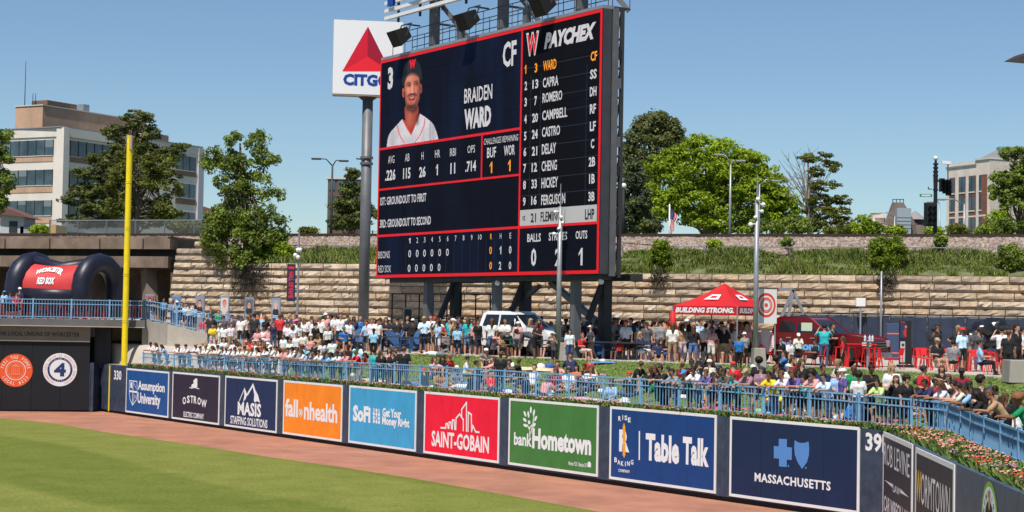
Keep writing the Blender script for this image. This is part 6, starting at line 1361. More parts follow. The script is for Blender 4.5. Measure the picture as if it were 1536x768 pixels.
tc2 = tt.nodes.new('ShaderNodeTexCoord'); ck = tt.nodes.new('ShaderNodeTexWave'); ck.inputs['Scale'].default_value = 5; ck.bands_direction = 'DIAGONAL'; tt.links.new(tc2.outputs['Object'], ck.inputs[0]); mth = tt.nodes.new('ShaderNodeMath'); mth.operation = 'MULTIPLY_ADD'; mth.inputs[1].default_value = .25; mth.inputs[2].default_value = .05; tt.links.new(ck.outputs['Fac'], mth.inputs[0]); tt.links.new(mth.outputs[0], b_.inputs['Alpha'])
a, b = emb(-60, 9.8, 10.3), emb(318, 9.8, 10.3); mb = MB(); mb.beam(a + Vector((0, 0, .65)), b + Vector((0, 0, .65)), .005, 1.2); mb.build('mesh', mesh_m, cf)
mb = MB(); mb.beam(a + Vector((0, 0, 1.3)), b + Vector((0, 0, 1.3)), .06); mb.build('top_rail', galv_m, cf)
for i in range(9): q = a.lerp(b, i / 8); mb = MB(); mb.beam(q, q + Vector((0, 0, 1.35)), .08); mb.build('post', steel_m if i != 6 else rail_m, cf)
a, b = emb(418, 9.8, 10.3), emb(500, 9.8, 10.3); t = thing('track_rail_fence', 'low dark wire fence beside the track right of the leafy tree', 'fence', tuple(a)); mb = MB(); mb.beam(a + Vector((0, 0, .5)), b + Vector((0, 0, .5)), .03); mb.build('wire', dsteel_m, t)
for i in range(5): q = a.lerp(b, i / 4); mb = MB(); mb.beam(q, q + Vector((0, 0, .6)), .08); mb.build('post', dsteel_m, t)
# small pole at the wall (x 1320)
t, p, zt2 = pole('conduit_pole', 'thin grey conduit pole standing before the stone wall below the dark bush', 'pole', 1321.5, 407, stone_at(1321).y - .9, ZC, .06, .05)
# stadium roof tip at the right edge
a = at(1522, 84, 40); b = at(1560, 66, 36); c = at(1560, 96, 36)
t = thing('roof_corner', 'brown pointed tip of a stadium roof reaching in from the side', 'roof', tuple(b)); mb = MB(); mb.prism([a, at(1600, 60, 36), at(1600, 90, 36)], (0, .9, .0)); mb.build('eave', mat('brown_metal', (.10, .06, .045), .5), t)
# ================================================================ PEOPLE
def surf_net(f, lo, hi, h):
    n = [int(math.ceil((b - a) / h)) + 1 for a, b in zip(lo, hi)]
    g = [np.arange(k) * h + a for k, a in zip(n, lo)]; X, Y, Z_ = np.meshgrid(*g, indexing='ij')
    S = f(np.stack([X, Y, Z_], -1).reshape(-1, 3)).reshape(n)
    ins = S < 0; sh = [k - 1 for k in n]; acc = np.zeros((*sh, 3)); cnt = np.zeros(sh)
    off = [(i, j, k) for i in (0, 1) for j in (0, 1) for k in (0, 1)]
    sl = lambda o: tuple(slice(o[d], o[d] + sh[d]) for d in range(3))
    for a in off:
        for d in range(3):
            if a[d]: continue
            b = list(a); b[d] = 1; b = tuple(b); sa, sb = S[sl(a)], S[sl(b)]; m = (sa < 0) != (sb < 0)
            t = np.where(m, sa / np.where(m, sa - sb, 1), 0)
            for e in range(3): acc[..., e] += np.where(m, a[e] + (t if e == d else 0), 0)
            cnt += m
    act = cnt > 0; idx = -np.ones(sh, int); idx[act] = np.arange(act.sum())
    cell = np.stack(np.meshgrid(*[np.arange(k) for k in sh], indexing='ij'), -1)[act]
    V = (cell + acc[act] / cnt[act][:, None]) * h + np.array(lo); Q = []
    for d in range(3):
        u, v = (d + 1) % 3, (d + 2) % 3; s0 = [slice(1, -1)] * 3; s0[d] = slice(0, -1); s1 = list(s0); s1[d] = slice(1, None)
        a, b = ins[tuple(s0)], ins[tuple(s1)]; m = a != b; P = np.argwhere(m); 
        if not len(P): continue
        fl = a[m]; base = P.copy(); base[:, u] += 1; base[:, v] += 1
        def I(du, dv): q = base.copy(); q[:, u] += du; q[:, v] += dv; return idx[q[:, 0], q[:, 1], q[:, 2]]
        q = np.stack([I(-1, -1), I(0, -1), I(0, 0), I(-1, 0)], 1); q[~fl] = q[~fl][:, ::-1]; Q.append(q)
    Q = np.concatenate(Q); Q = Q[(Q >= 0).all(1)]; return V, Q
def cap_d(P, a, b, ra, rb):
    a, b = np.array(a, float), np.array(b, float); ab = b - a; L = ab @ ab; t = np.clip(((P - a) @ ab) / max(L, 1e-9), 0, 1)
    return np.linalg.norm(P - a - t[:, None] * ab, axis=1) - (ra + (rb - ra) * t)
def smin(a, b, k):
    h = np.clip(.5 + .5 * (b - a) / k, 0, 1); return b + (a - b) * h - k * h * (1 - h)
# materials read their colour from the person they are on
def pmat(name, key, rough=.85, bump=.0):
    m = bpy.data.materials.new(name); m.use_nodes = True; t = m.node_tree; b = t.nodes['Principled BSDF']; a = t.nodes.new('ShaderNodeAttribute'); a.attribute_type = 'OBJECT'; a.attribute_name = key
    tc = t.nodes.new('ShaderNodeTexCoord'); n = t.nodes.new('ShaderNodeTexNoise'); n.inputs['Scale'].default_value = 9; n.inputs['Detail'].default_value = 3; t.links.new(tc.outputs['Object'], n.inputs[0])
    mr = t.nodes.new('ShaderNodeMapRange'); mr.inputs[1].default_value = .3; mr.inputs[2].default_value = .7; mr.inputs[3].default_value = .82; mr.inputs[4].default_value = 1.12; t.links.new(n.outputs[0], mr.inputs[0])
    mx = t.nodes.new('ShaderNodeVectorMath'); mx.operation = 'SCALE'; t.links.new(a.outputs['Color'], mx.inputs[0]); t.links.new(mr.outputs[0], mx.inputs['Scale']); t.links.new(mx.outputs[0], b.inputs['Base Color'])
    b.inputs['Roughness'].default_value = rough; b.inputs['Specular IOR Level'].default_value = .25
    if bump: bp = t.nodes.new('ShaderNodeBump'); bp.inputs['Strength'].default_value = bump; bp.inputs['Distance'].default_value = .03; t.links.new(n.outputs[0], bp.inputs['Height']); t.links.new(bp.outputs[0], b.inputs['Normal'])
    return m
PM = [pmat('person_skin', 'skin', .6), pmat('person_shirt', 'shirt', .9, .6), pmat('person_bottom', 'bottom', .9, .5), pmat('person_calf', 'calf', .8), pmat('person_shoe', 'shoe', .7), mat('person_eye', (.02, .012, .01), .3), mat('person_lips', (.35, .10, .08), .5), pmat('person_forearm', 'forearm', .8)]
hair_mat = pmat('person_hair', 'tint', .6, .8)
V3 = Vector
def nz(*a): return V3(a).normalized()
def make_pose(pelvis=(0, 0, .93), spine=(0, 0, 1), head=(0, 0, 1), look=(0, -1, 0), arms=None, legs=None, hvox=.024):
    pel = V3(pelvis); sp = nz(*spine); chest = pel + sp * .32; neck = pel + sp * .50; side = V3((1, 0, 0))
    hd = nz(*head); hc = neck + hd * .185; look = V3(look); look = (look - hd * look.dot(hd)).normalized(); hs = hd.cross(look)
    pr = []
    def add(tag_, a, b, ra, rb, k=.03): pr.append((tag_, tuple(a), tuple(b), ra, rb, k))
    fw_ = (look - sp * look.dot(sp)).normalized() if abs(look.dot(sp)) < .95 else V3((0, -1, 0))
    for s in (-1, 1):
        add(1, pel + side * s * .075 + sp * .02, chest + side * s * .085, .112, .112, .05); add(1, chest + side * s * .085, neck + side * s * .10 - sp * .07, .11, .08, .05)
    add(2, pel + side * -.07 - sp * .04, pel + side * .07 - sp * .04, .118, .118, .04)
    add(0, neck - sp * .03, hc, .055, .055, .02)
    add(0, hc - hd * .055 + look * .025, hc + hd * .03, .060, .088, .03); add(0, hc + hd * .03, hc + hd * .035 - look * .02, .088, .088, .03)
    add(0, hc + look * .085 - hd * .005, hc + look * .105 - hd * .03, .012, .016, .012)
    for s in (-1, 1): add(0, hc + hs * s * .088 + hd * .01, hc + hs * s * .092 - hd * .025, .016, .014, .01)
    hands = []
    for i, s in enumerate((-1, 1)):
        ud_, fd_, hd_ = arms[i]; sh = neck + side * s * .185 - sp * .055; el = sh + nz(*ud_) * .28; wr = el + nz(*fd_) * .245
        add(1, sh, sh + nz(*ud_) * .19, .066, .070, .03); add(0, sh, el, .048, .042, .02); add(7, el, wr, .043, .030, .015)
        hn = nz(*hd_); add(0, wr, wr + hn * .075, .030, .036, .012); hands.append((wr, hn, s))
    for i, s in enumerate((-1, 1)):
        td_, cd_ = legs[i][:2]; hp = pel + side * s * .095 - sp * .03; kn = hp + nz(*td_) * .43; an = kn + nz(*cd_) * .43
        add(2, hp, kn - nz(*td_) * .04, .098, .080, .035); add(3, kn - nz(*td_) * .03, kn, .066, .062, .02); add(3, kn, an, .060, .040, .02)
        ft = nz(*(legs[i][2] if len(legs[i]) > 2 else (s * .15, -1, -.05))); add(4, an - V3((0, 0, .045)) - ft * .04, an - V3((0, 0, .055)) + ft * .15, .045, .036, .02)
    def f(P):
        d = None
        for tg, a, b, ra, rb, k in pr: e = cap_d(P, a, b, ra, rb); d = e if d is None else smin(d, e, k)
        return d
    pts = np.array([p for q in pr for p in (q[1], q[2])]); lo = pts.min(0) - .17; hi = pts.max(0) + .17
    V, Q = surf_net(f, lo, hi, hvox); cen = V[Q].mean(1); D = np.stack([cap_d(cen, q[1], q[2], q[3], q[4]) for q in pr], 1); tg = np.array([q[0] for q in pr])[D.argmin(1)]
    # fingers, thumb, eyes, mouth as geometry of the same mesh
    mb = MB()
    for wr, hn, s in hands:
        sd = hn.cross(V3((0, 0, 1))); sd = sd.normalized() if sd.length > .2 else V3((1, 0, 0)); dn = hn.cross(sd).normalized(); base = wr + hn * .09
        if dn.z > 0: dn = -dn
        for k, (o_, L_) in enumerate(((-.03, .062), (-.010, .072), (.010, .068), (.03, .05))):
            a = base + sd * o_; b = a + hn * L_ * .6 + dn * .008; c = b + hn * L_ * .35 + dn * .022; mb.path([a, b, c], [.0095, .009, .007], 5, 0)
        a = wr + hn * .03 + sd * .03 * s; mb.path([a, a + hn * .035 + sd * .025 * s, a + hn * .065 + sd * .028 * s], [.012, .011, .008], 5, 0)
    for s in (-1, 1): mb.ball(hc + hs * s * .033 + hd * .018 + look * .080, (.013, .010, .009), 6, 4, 5)
    q = hc - hd * .055 + look * .083; mb.ball(q, (.024, .012, .007), 8, 4, 6)
    return V, Q, tg, mb, (hc, hd, look, hs)
down = (0, 0, -1)
POSE = dict(
 lean=dict(pelvis=(0, .12, .90), spine=(0, -.42, 1), head=(0, -.35, 1), look=(0, -1, -.15), arms=[((-.25, -.75, -.7), (.45, -1, .05), (.5, -1, -.1)), ((.25, -.75, -.7), (-.45, -1, .05), (-.5, -1, -.1))], legs=[((0, .1, -1), (0, .05, -1)), ((.05, -.15, -1), (0, .35, -1))]),
 lean2=dict(pelvis=(0, .25, .88), spine=(.1, -.75, 1), head=(-.1, -.55, 1), look=(.4, -1, -.2), arms=[((-.1, -.6, -1), (.75, -.7, .1), (.6, -.8, -.3)), ((.35, -.8, -.8), (-.3, -1, .1), (-.2, -1, -.3))], legs=[((0, .15, -1), (0, .1, -1)), ((.0, -.05, -1), (0, .2, -1))]),
 stand=dict(arms=[((-.22, .05, -1), (-.05, -.25, -1), (0, -.2, -1)), ((.22, .05, -1), (.05, -.25, -1), (0, -.2, -1))], legs=[((-.04, 0, -1), (0, .04, -1)), ((.10, -.05, -1), (0, .12, -1))]),
 turn=dict(spine=(.03, .02, 1), look=(.8, -.6, 0), arms=[((-.2, -.1, -1), (.3, -.8, -.3), (.4, -.8, 0)), ((.25, .1, -1), (.05, -.3, -1), (0, -.2, -1))], legs=[((-.1, -.05, -1), (0, .15, -1)), ((.06, 0, -1), (0, .05, -1))]),
 cross=dict(arms=[((-.3, -.25, -1), (1, -.55, .12), (1, -.1, .1)), ((.3, -.25, -1), (-1, -.6, .0), (-1, -.1, .1))], legs=[((-.08, 0, -1), (0, .04, -1)), ((.12, 0, -1), (0, .04, -1))]),
 hands=dict(spine=(0, -.08, 1), arms=[((-.5, -.7, -.35), (.55, -.15, 1), (.4, .0, 1)), ((.5, -.7, -.35), (-.55, -.15, 1), (-.4, .0, 1))], legs=[((-.04, 0, -1), (0, .04, -1)), ((.1, -.05, -1), (0, .12, -1))]),
 hips=dict(arms=[((-.75, .15, -.8), (.8, -.3, -.55), (.8, -.4, -.4)), ((.75, .15, -.8), (-.8, -.3, -.55), (-.8, -.4, -.4))], legs=[((-.12, 0, -1), (0, .04, -1)), ((.12, -.05, -1), (0, .1, -1))]),
 walk=dict(pelvis=(0, 0, .90), spine=(0, -.1, 1), arms=[((-.2, -.45, -1), (0, -.8, -.8), (0, -.8, -.8)), ((.2, .4, -1), (0, -.1, -1), (0, -.2, -1))], legs=[((0, .35, -1), (0, .55, -1), (0, -1, -.4)), ((0, -.45, -1), (0, .05, -1))]),
 point=dict(arms=[((-.2, .05, -1), (-.05, -.25, -1), (0, -.2, -1)), ((.5, -1, .25), (.3, -1, .45), (.2, -1, .4))], legs=[((-.08, 0, -1), (0, .04, -1)), ((.1, 0, -1), (0, .04, -1))]),
 phone=dict(spine=(0, .02, 1), head=(0, -.3, 1), look=(0, -1, -.5), arms=[((-.2, -.25, -1), (.35, -1, .3), (.4, -.8, .4)), ((.2, -.25, -1), (-.35, -1, .3), (-.4, -.8, .4))], legs=[((-.06, 0, -1), (0, .04, -1)), ((.1, -.05, -1), (0, .1, -1))]),
 bend=dict(pelvis=(0, .25, .88), spine=(0, -1, .35), head=(0, -1, .25), look=(0, -.6, -1), arms=[((-.1, -.2, -1), (.1, -.1, -1), (0, 0, -1)), ((.1, -.2, -1), (-.1, -.3, -1), (0, 0, -1))], legs=[((-.05, .08, -1), (0, .05, -1)), ((.05, .08, -1), (0, .05, -1))]),
 knees=dict(pelvis=(0, .15, .13), spine=(0, -.05, 1), arms=[((-.25, -.9, -.35), (.5, -1, -.05), (.9, -.3, -.1)), ((.25, -.9, -.35), (-.5, -1, -.1), (-.9, -.3, -.1))], legs=[((-.2, -1, .85), (-.05, -.45, -1), (0, -1, -.1)), ((.2, -1, .85), (.05, -.45, -1), (0, -1, -.1))]),
 crossleg=dict(pelvis=(0, .1, .12), spine=(0, -.15, 1), head=(0, -.2, 1), look=(0, -1, -.25), arms=[((-.25, -.4, -1), (.3, -1, -.2), (.4, -1, -.2)), ((.25, -.4, -1), (-.3, -1, -.2), (-.4, -1, -.2))], legs=[((-.9, -1, .1), (1.2, -.35, -.1), (.8, -.5, 0)), ((.9, -1, .1), (-1.2, -.1, -.1), (-.8, -.5, 0))]),
 recline=dict(pelvis=(0, .1, .13), spine=(0, .55, 1), head=(0, .15, 1), arms=[((-.4, .6, -1), (-.1, .2, -1), (-.1, .5, -.3)), ((.4, .6, -1), (.1, .2, -1), (.1, .5, -.3))], legs=[((-.15, -1, .55), (-.05, -.8, -.75), (0, -1, .3)), ((.1, -1, .0), (.05, -1, -.02), (0, -.3, 1))]),
 lie=dict(pelvis=(0, 0, .13), spine=(0, 1, .05), head=(0, 1, .25), look=(0, -.2, 1), arms=[((-.6, .3, -.1), (-.2, .9, .2), (.2, 1, .1)), ((.6, -.3, -.1), (.3, -1, .0), (.1, -1, 0))], legs=[((-.1, -1, .02), (-.05, -1, -.05), (0, -.2, 1)), ((.1, -1, .6), (.05, -.8, -.9), (0, -1, -.1))]),
 chair=dict(pelvis=(0, .1, .50), spine=(0, .15, 1), head=(0, -.05, 1), arms=[((-.3, -.3, -1), (.2, -1, .05), (.3, -1, 0)), ((.3, -.3, -1), (-.2, -1, .05), (-.3, -1, 0))], legs=[((-.15, -1, .02), (0, -.1, -1)), ((.15, -1, .02), (.05, -.25, -1))]),
)
HH = {}
PB = {}
for k, a in POSE.items():
    V, Q, tg, mb, hf = make_pose(**a); me = bpy.data.meshes.new('person_' + k); nv0 = len(V)
    allv = [tuple(map(float, v)) for v in V] + mb.v; fs = [tuple(int(i) for i in q) for q in Q] + [tuple(i + nv0 for i in f) for f in mb.f]
    me.from_pydata(allv, [], fs)
    for m in PM: me.materials.append(m)
    me.polygons.foreach_set('material_index', list(map(int, tg)) + mb.m); me.polygons.foreach_set('use_smooth', [True] * len(fs)); me.update()
    hc, hd, lk, hs = hf; top = (hc + hd * .12).z; PB[k] = (me, Matrix(((hs.x, -lk.x, hd.x, hc.x), (hs.y, -lk.y, hd.y, hc.y), (hs.z, -lk.z, hd.z, hc.z), (0, 0, 0, 1))), top, hc)
def hair_mesh(kind):
    E = lambda P, c, r: (np.linalg.norm((P - np.array(c)) / np.array(r), axis=1) - 1) * min(r)
    if kind == 'short': f = lambda P: np.maximum(np.maximum(E(P, (0, .012, .035), (.103, .112, .105)), -(P[:, 2] + .045 - .25 * (P[:, 1] < -.0) * 0)), np.where(P[:, 1] < -.045, .055 - P[:, 2], -1))
    elif kind == 'curly': f = lambda P: np.maximum(E(P, (0, .02, .055), (.145, .14, .125)) + .012 * np.sin(P[:, 0] * 70) * np.sin(P[:, 1] * 70) * np.sin(P[:, 2] * 70), np.where(P[:, 1] < -.05, .045 - P[:, 2], -1))
    elif kind == 'long': f = lambda P: np.minimum(np.maximum(np.maximum(E(P, (0, .012, .03), (.110, .118, .115)), -(P[:, 2] + .08)), np.where(P[:, 1] < -.04, .055 - P[:, 2] + (np.abs(P[:, 0]) > .075) * -.1, -1)), np.minimum(cap_d(P, (0, .07, .0), (0, .12, -.25), .085, .055), np.minimum(cap_d(P, (-.085, .02, .0), (-.09, .03, -.19), .032, .025), cap_d(P, (.085, .02, 0), (.09, .03, -.19), .032, .025))))
    elif kind == 'pony': f = lambda P: np.minimum(np.maximum(np.maximum(E(P, (0, .012, .035), (.100, .110, .103)), -(P[:, 2] + .05)), np.where(P[:, 1] < -.045, .055 - P[:, 2], -1)), cap_d(P, (0, .12, .06), (0, .17, -.12), .038, .02))
    elif kind == 'cap': f = lambda P: np.minimum(np.maximum(E(P, (0, .005, .04), (.106, .118, .100)), .025 - P[:, 2]), np.maximum(np.maximum(E(P, (0, -.10, .035), (.085, .10, .03)), np.abs(P[:, 2] - .035) - .010), P[:, 1] + .03))
    elif kind == 'bucket': f = lambda P: np.minimum(np.maximum(E(P, (0, .0, .04), (.110, .118, .100)), .02 - P[:, 2]), np.maximum(E(P, (0, 0, .02), (.18, .185, .05)), np.abs(P[:, 2] - .02) - .012))
    V, Q = surf_net(f, (-.21, -.24, -.34), (.21, .22, .20), .016 if kind in ('cap', 'bucket') else .02)
    me = bpy.data.meshes.new('hair_' + kind); me.from_pydata([tuple(map(float, v)) for v in V], [], [tuple(int(i) for i in q) for q in Q]); me.materials.append(hair_mat); me.polygons.foreach_set('use_smooth', [True] * len(Q)); me.update(); return me
HM = {k: hair_mesh(k) for k in ('short', 'curly', 'long', 'pony', 'cap', 'bucket')}
SH = dict(w=((.70, .70, .71), 'white t-shirt'), k=((.018, .018, .02), 'black t-shirt'), n=((.025, .035, .09), 'navy t-shirt'), r=((.55, .02, .03), 'red t-shirt'), y=((.78, .55, .02), 'yellow t-shirt'), g=((.25, .25, .26), 'grey t-shirt'), G=((.08, .08, .09), 'charcoal t-shirt'), b=((.02, .14, .45), 'royal blue t-shirt'), l=((.30, .50, .72), 'light blue shirt'), t=((.03, .38, .42), 'teal top'), o=((.65, .15, .03), 'orange t-shirt'), p=((.62, .30, .30), 'pink top'), u=((.13, .09, .30), 'purple t-shirt'), e=((.01, .25, .09), 'green t-shirt'), E=((.50, .72, .25), 'pale lime t-shirt'), m=((.20, .02, .04), 'maroon top'), c=((.40, .25, .14), 'tan t-shirt'), v=((.30, .18, .22), 'plum t-shirt'), a=((.55, .78, .95), 'pale blue patterned shirt'), i=((.66, .62, .52), 'cream jersey'))
BT = dict(K=((.02, .02, .022), 0, 'black shorts'), N=((.03, .04, .09), 0, 'navy shorts'), T=((.35, .27, .18), 0, 'tan shorts'), J=((.06, .10, .20), 1, 'jeans'), j=((.12, .20, .36), 0, 'denim shorts'), k=((.015, .015, .018), 1, 'black trousers'), W=((.62, .62, .62), 0, 'white shorts'), G=((.18, .18, .19), 1, 'grey trousers'))
HR = dict(s=('short', (.018, .012, .008), 'short dark hair'), S=('short', (.10, .055, .03), 'short brown hair'), B=('short', (.42, .27, .12), 'short blond hair'), O=('short', (.30, .10, .04), 'short ginger hair'), l=('long', (.018, .012, .008), 'long dark hair'), L=('long', (.09, .045, .022), 'long brown hair'), f=('long', (.40, .26, .12), 'long blond hair'), c=('curly', (.02, .013, .009), 'curly dark hair'), C=('curly', (.22, .09, .04), 'curly reddish hair'), p=('pony', (.03, .018, .01), 'a dark ponytail'), q=('pony', (.28, .17, .08), 'a fair ponytail'),
          w=('cap', (.72, .72, .72), 'a white cap'), k=('cap', (.02, .02, .022), 'a black cap'), r=('cap', (.60, .03, .03), 'a red cap'), n=('cap', (.03, .04, .10), 'a navy cap'), P=('cap', (.80, .18, .32), 'a pink cap'), g=('cap', (.02, .20, .08), 'a green cap'), u=('cap', (.04, .24, .60), 'a bright blue cap'), t=('cap', (.38, .28, .18), 'a tan cap'), a=('cap', (.14, .55, .6), 'a turquoise cap'), x=('bucket', (.65, .65, .62), 'a pale sun hat'))
SKIN = [(.58, .33, .23), (.52, .28, .19), (.46, .24, .155), (.35, .17, .10), (.20, .095, .055), (.11, .05, .03)]
VERB = dict(lean='leaning on the railing', lean2='bending over the railing', stand='standing', turn='half turned', cross='standing with folded arms', hands='shading the eyes', hips='hands on hips', walk='walking', point='reaching out', phone='looking down', bend='bending over', knees='hugging knees on the lawn', crossleg='cross legged on the lawn', recline='reclining on the lawn', lie='lying flat on the lawn', chair='seated on a chair')
PEOPLE = []; EXTRA = []
def person(hx, hy, pose, t, shirt, bot, hair, rot=None, sc=None, skin=None, where='', lab=None, z=None, Y=None, kw_far=False):
    me, HMx, top, hc = PB[pose]
    if pose in ('lean', 'lean2') and t == 0:
        p = fence_at(hx); q = p + (edge_at(hx) - p).normalized() * (.42 if pose == 'lean' else .40); p = Vector((q.x, q.y, ZF))
        rot0 = 0
        tang = fence_at(hx + 12) - fence_at(hx - 12); rot0 = math.atan2(tang.y, tang.x)
    elif Y is not None: p = on_col(hx, Y, z)
    elif t is None:
        best = None
        for k in range(0, 101):
            tt = .04 + .95 * k / 100; p = ground(hx, tt); y_ = proj((p.x, p.y, p.z + top * .97))[1]; e = abs(y_ - hy)
            if best is None or e < best[0]: best = (e, p, tt)
        p = best[1]
    else: p = ground(hx, t)
    if z is not None: p = Vector((p.x, p.y, z))
    far = Y is None and t is not None and t >= 1.12
    if sc is None:
        want = at(hx, hy - 2, p.y).z - p.z; sc = max(.78, min(1.06, want / top)) if pose not in ('knees', 'crossleg', 'recline', 'lie') else rr.uniform(.88, 1.0)
    if rot is None: rot = rr.uniform(-50, 50)
    rot = R(rot)
    if pose in ('lean', 'lean2') and t == 0: rot = rot0 + R(rr.uniform(-10, 10))
    if far or kw_far: EXTRA.append((pose, p, rot, sc, shirt, bot, hair)); return
    o = bpy.data.objects.new('person', me); C.objects.link(o); o.location = p; o.rotation_euler = (0, 0, rot); o.scale = (sc * rr.uniform(.93, 1.06), sc * rr.uniform(.95, 1.08), sc)
    # keep the head in its picture column
    hw = Matrix.Rotation(rot, 4, 'Z') @ Vector((hc.x * sc, hc.y * sc, 0)); o.location.x -= hw.x
    sk = SKIN[skin] if skin is not None else rr.choice([SKIN[0]] * 4 + [SKIN[1]] * 4 + [SKIN[2]] * 3 + [SKIN[3]] * 2 + [SKIN[4]] * 2 + [SKIN[5]])
    j = lambda c_, a=.12: tuple(max(0, min(1, x * rr.uniform(1 - a, 1 + a))) for x in c_)
    s_ = SH[shirt][0]; b_, longl, bn = BT[bot]; b_ = j(b_); o['skin'] = sk; o['shirt'] = j(s_, .06); o['bottom'] = b_; o['calf'] = b_ if longl else sk; o['shoe'] = rr.choice([(.6, .6, .6), (.03, .03, .03), (.5, .5, .52), (.2, .2, .22)]); o['forearm'] = s_ if (lab == 'long') else sk
    hk, hcol, hn = HR[hair]; h = bpy.data.objects.new('cap' if hk in ('cap', 'bucket') else 'hair', HM[hk]); C.objects.link(h); h.parent = o; h.matrix_local = HMx; h['tint'] = hcol
    PEOPLE.append((hx, o, SH[shirt][1], bn, hn, VERB[pose], sc, t if t is not None else 'b', pose, where))
    return o
def crowd(rd, rows):
    for r_ in rows:
        zx, zy, pose, t, s, b, h = r_[:7]; kw = r_[7] if len(r_) > 7 else {}; x, y = rd(zx, zy); person(x, y, pose, t, s, b, h, **kw)
bk = dict(rot=175); rt_ = dict(rot=80); lf_ = dict(rot=-80)
CA = Z(200, 430, 5.908); CB = Z(430, 430, 5.12); CC = Z(660, 430, 4.8); CD = Z(880, 430, 4.044); CE = Z(1100, 420, 3.656); CF_ = Z(1320, 440, 3.657)
crowd(CA, [(152, 505, 'lean', 0, 'w', 'K', 's'), (197, 520, 'lean', 0, 'w', 'N', 'L'), (250, 545, 'lean2', 0, 'l', 'J', 'l'), (378, 528, 'lean', 0, 'w', 'K', 'S'), (404, 525, 'lean2', 0, 'w', 'J', 'k'), (465, 525, 'lean', 0, 'w', 'N', 's'), (552, 515, 'lean', 0, 'w', 'K', 'B'), (592, 542, 'lean2', 0, 'w', 'K', 's'), (640, 545, 'lean', 0, 'w', 'j', 'S'),
 (700, 545, 'lean', 0, 'i', 'K', 'L'), (745, 530, 'lean', 0, 'w', 'N', 's'), (785, 545, 'lean2', 0, 'w', 'K', 'S'), (822, 548, 'lean', 0, 'w', 'J', 'q'), (862, 545, 'lean', 0, 'w', 'K', 'w'), (900, 548, 'lean2', 0, 'w', 'K', 's'), (940, 548, 'lean', 0, 'w', 'T', 'B'), (985, 538, 'lean', 0, 'i', 'K', 's'), (1018, 552, 'lean2', 0, 'w', 'N', 'f'), (1052, 545, 'lean', 0, 'w', 'K', 'r'),
 (1095, 552, 'lean', 0, 'w', 'J', 'l'), (1130, 550, 'lean2', 0, 'w', 'K', 'S'), (1165, 540, 'lean', 0, 'w', 'k', 'l'), (1215, 530, 'lean', 0, 'w', 'K', 'w'), (1262, 542, 'lean2', 0, 'w', 'N', 's'), (1295, 555, 'lean', 0, 'p', 'K', 'L'), (1325, 548, 'lean', 0, 'p', 'j', 'f'), (1368, 556, 'lean2', 0, 'w', 'K', 's'), (1405, 548, 'lean', 0, 'w', 'K', 'l'), (1445, 558, 'lean', 0, 'g', 'K', 'S'),
 (800, 470, 'stand', .35, 'w', 'K', 'S'), (690, 478, 'turn', .3, 'w', 'T', 'B'), (735, 485, 'stand', .3, 'w', 'K', 'r'), (650, 495, 'stand', .2, 'i', 'K', 'q'), (610, 505, 'turn', .15, 'w', 'N', 't'), (880, 490, 'stand', .3, 'w', 'K', 's'), (920, 500, 'hips', .25, 'w', 'J', 'l'), (995, 505, 'turn', .3, 'p', 'K', 'P'), (1070, 500, 'stand', .3, 'w', 'N', 'S'), (1035, 495, 'turn', .35, 'r', 'K', 's'), (1120, 500, 'turn', .3, 'o', 'K', 'L'), (1190, 505, 'stand', .25, 'w', 'K', 'w'),
 (705, 375, 'cross', .75, 'y', 'W', 's'), (772, 345, 'phone', .8, 'w', 'W', 't'), (805, 385, 'stand', .75, 'w', 'K', 'n'), (868, 335, 'stand', .8, 'w', 'T', 's'), (955, 300, 'stand', 1.15, 'w', 'K', 'n', dict(sc=.93)), (900, 290, 'turn', 1.25, 'e', 'K', 's'), (1040, 250, 'stand', 1.2, 'G', 'K', 'L', rt_), (1075, 245, 'stand', 1.15, 'k', 'K', 's', bk), (1110, 230, 'turn', 1.3, 'o', 'K', 's'), (1155, 250, 'turn', 1.25, 'l', 'K', 's'),
 (1300, 255, 'hips', 1.12, 'r', 'K', 'S', bk), (1242, 365, 'stand', 1.02, 'n', 'J', 's'), (1160, 370, 'chair', 1.06, 'w', 'K', 's'), (1205, 368, 'chair', 1.06, 'p', 'W', 'B'), (1350, 355, 'stand', 1.0, 'w', 'W', 'p', rt_), (1100, 400, 'chair', 1.02, 'p', 'W', 'L'), (1420, 400, 'turn', .8, 'w', 'K', 'L'), (1395, 470, 'knees', None, 'c', 'K', 'f'), (1450, 300, 'stand', 1.15, 'w', 'W', 'P'), (1330, 450, 'stand', .5, 'w', 'K', 's')])
for x, y, s, h in ((265, 235, 'l', 's'), (185, 270, 'k', 'L'), (385, 207, 'l', 'w'), (470, 262, 'a', 's'), (495, 220, 'w', 's'), (545, 245, 'l', 'l'), (685, 235, 'k', 's'), (757, 230, 'e', 's'), (350, 260, 'g', 'S'), (430, 270, 'k', 'l')):
    X, Y_ = CA(x, y); zr = interp(RP, X) if X < 400 else ZC; person(X, Y_, rr.choice(['stand', 'turn', 'cross']), None, s, rr.choice('KNJ'), h, z=zr, Y=rpt(X, 2.0).y, where='on the ramp')
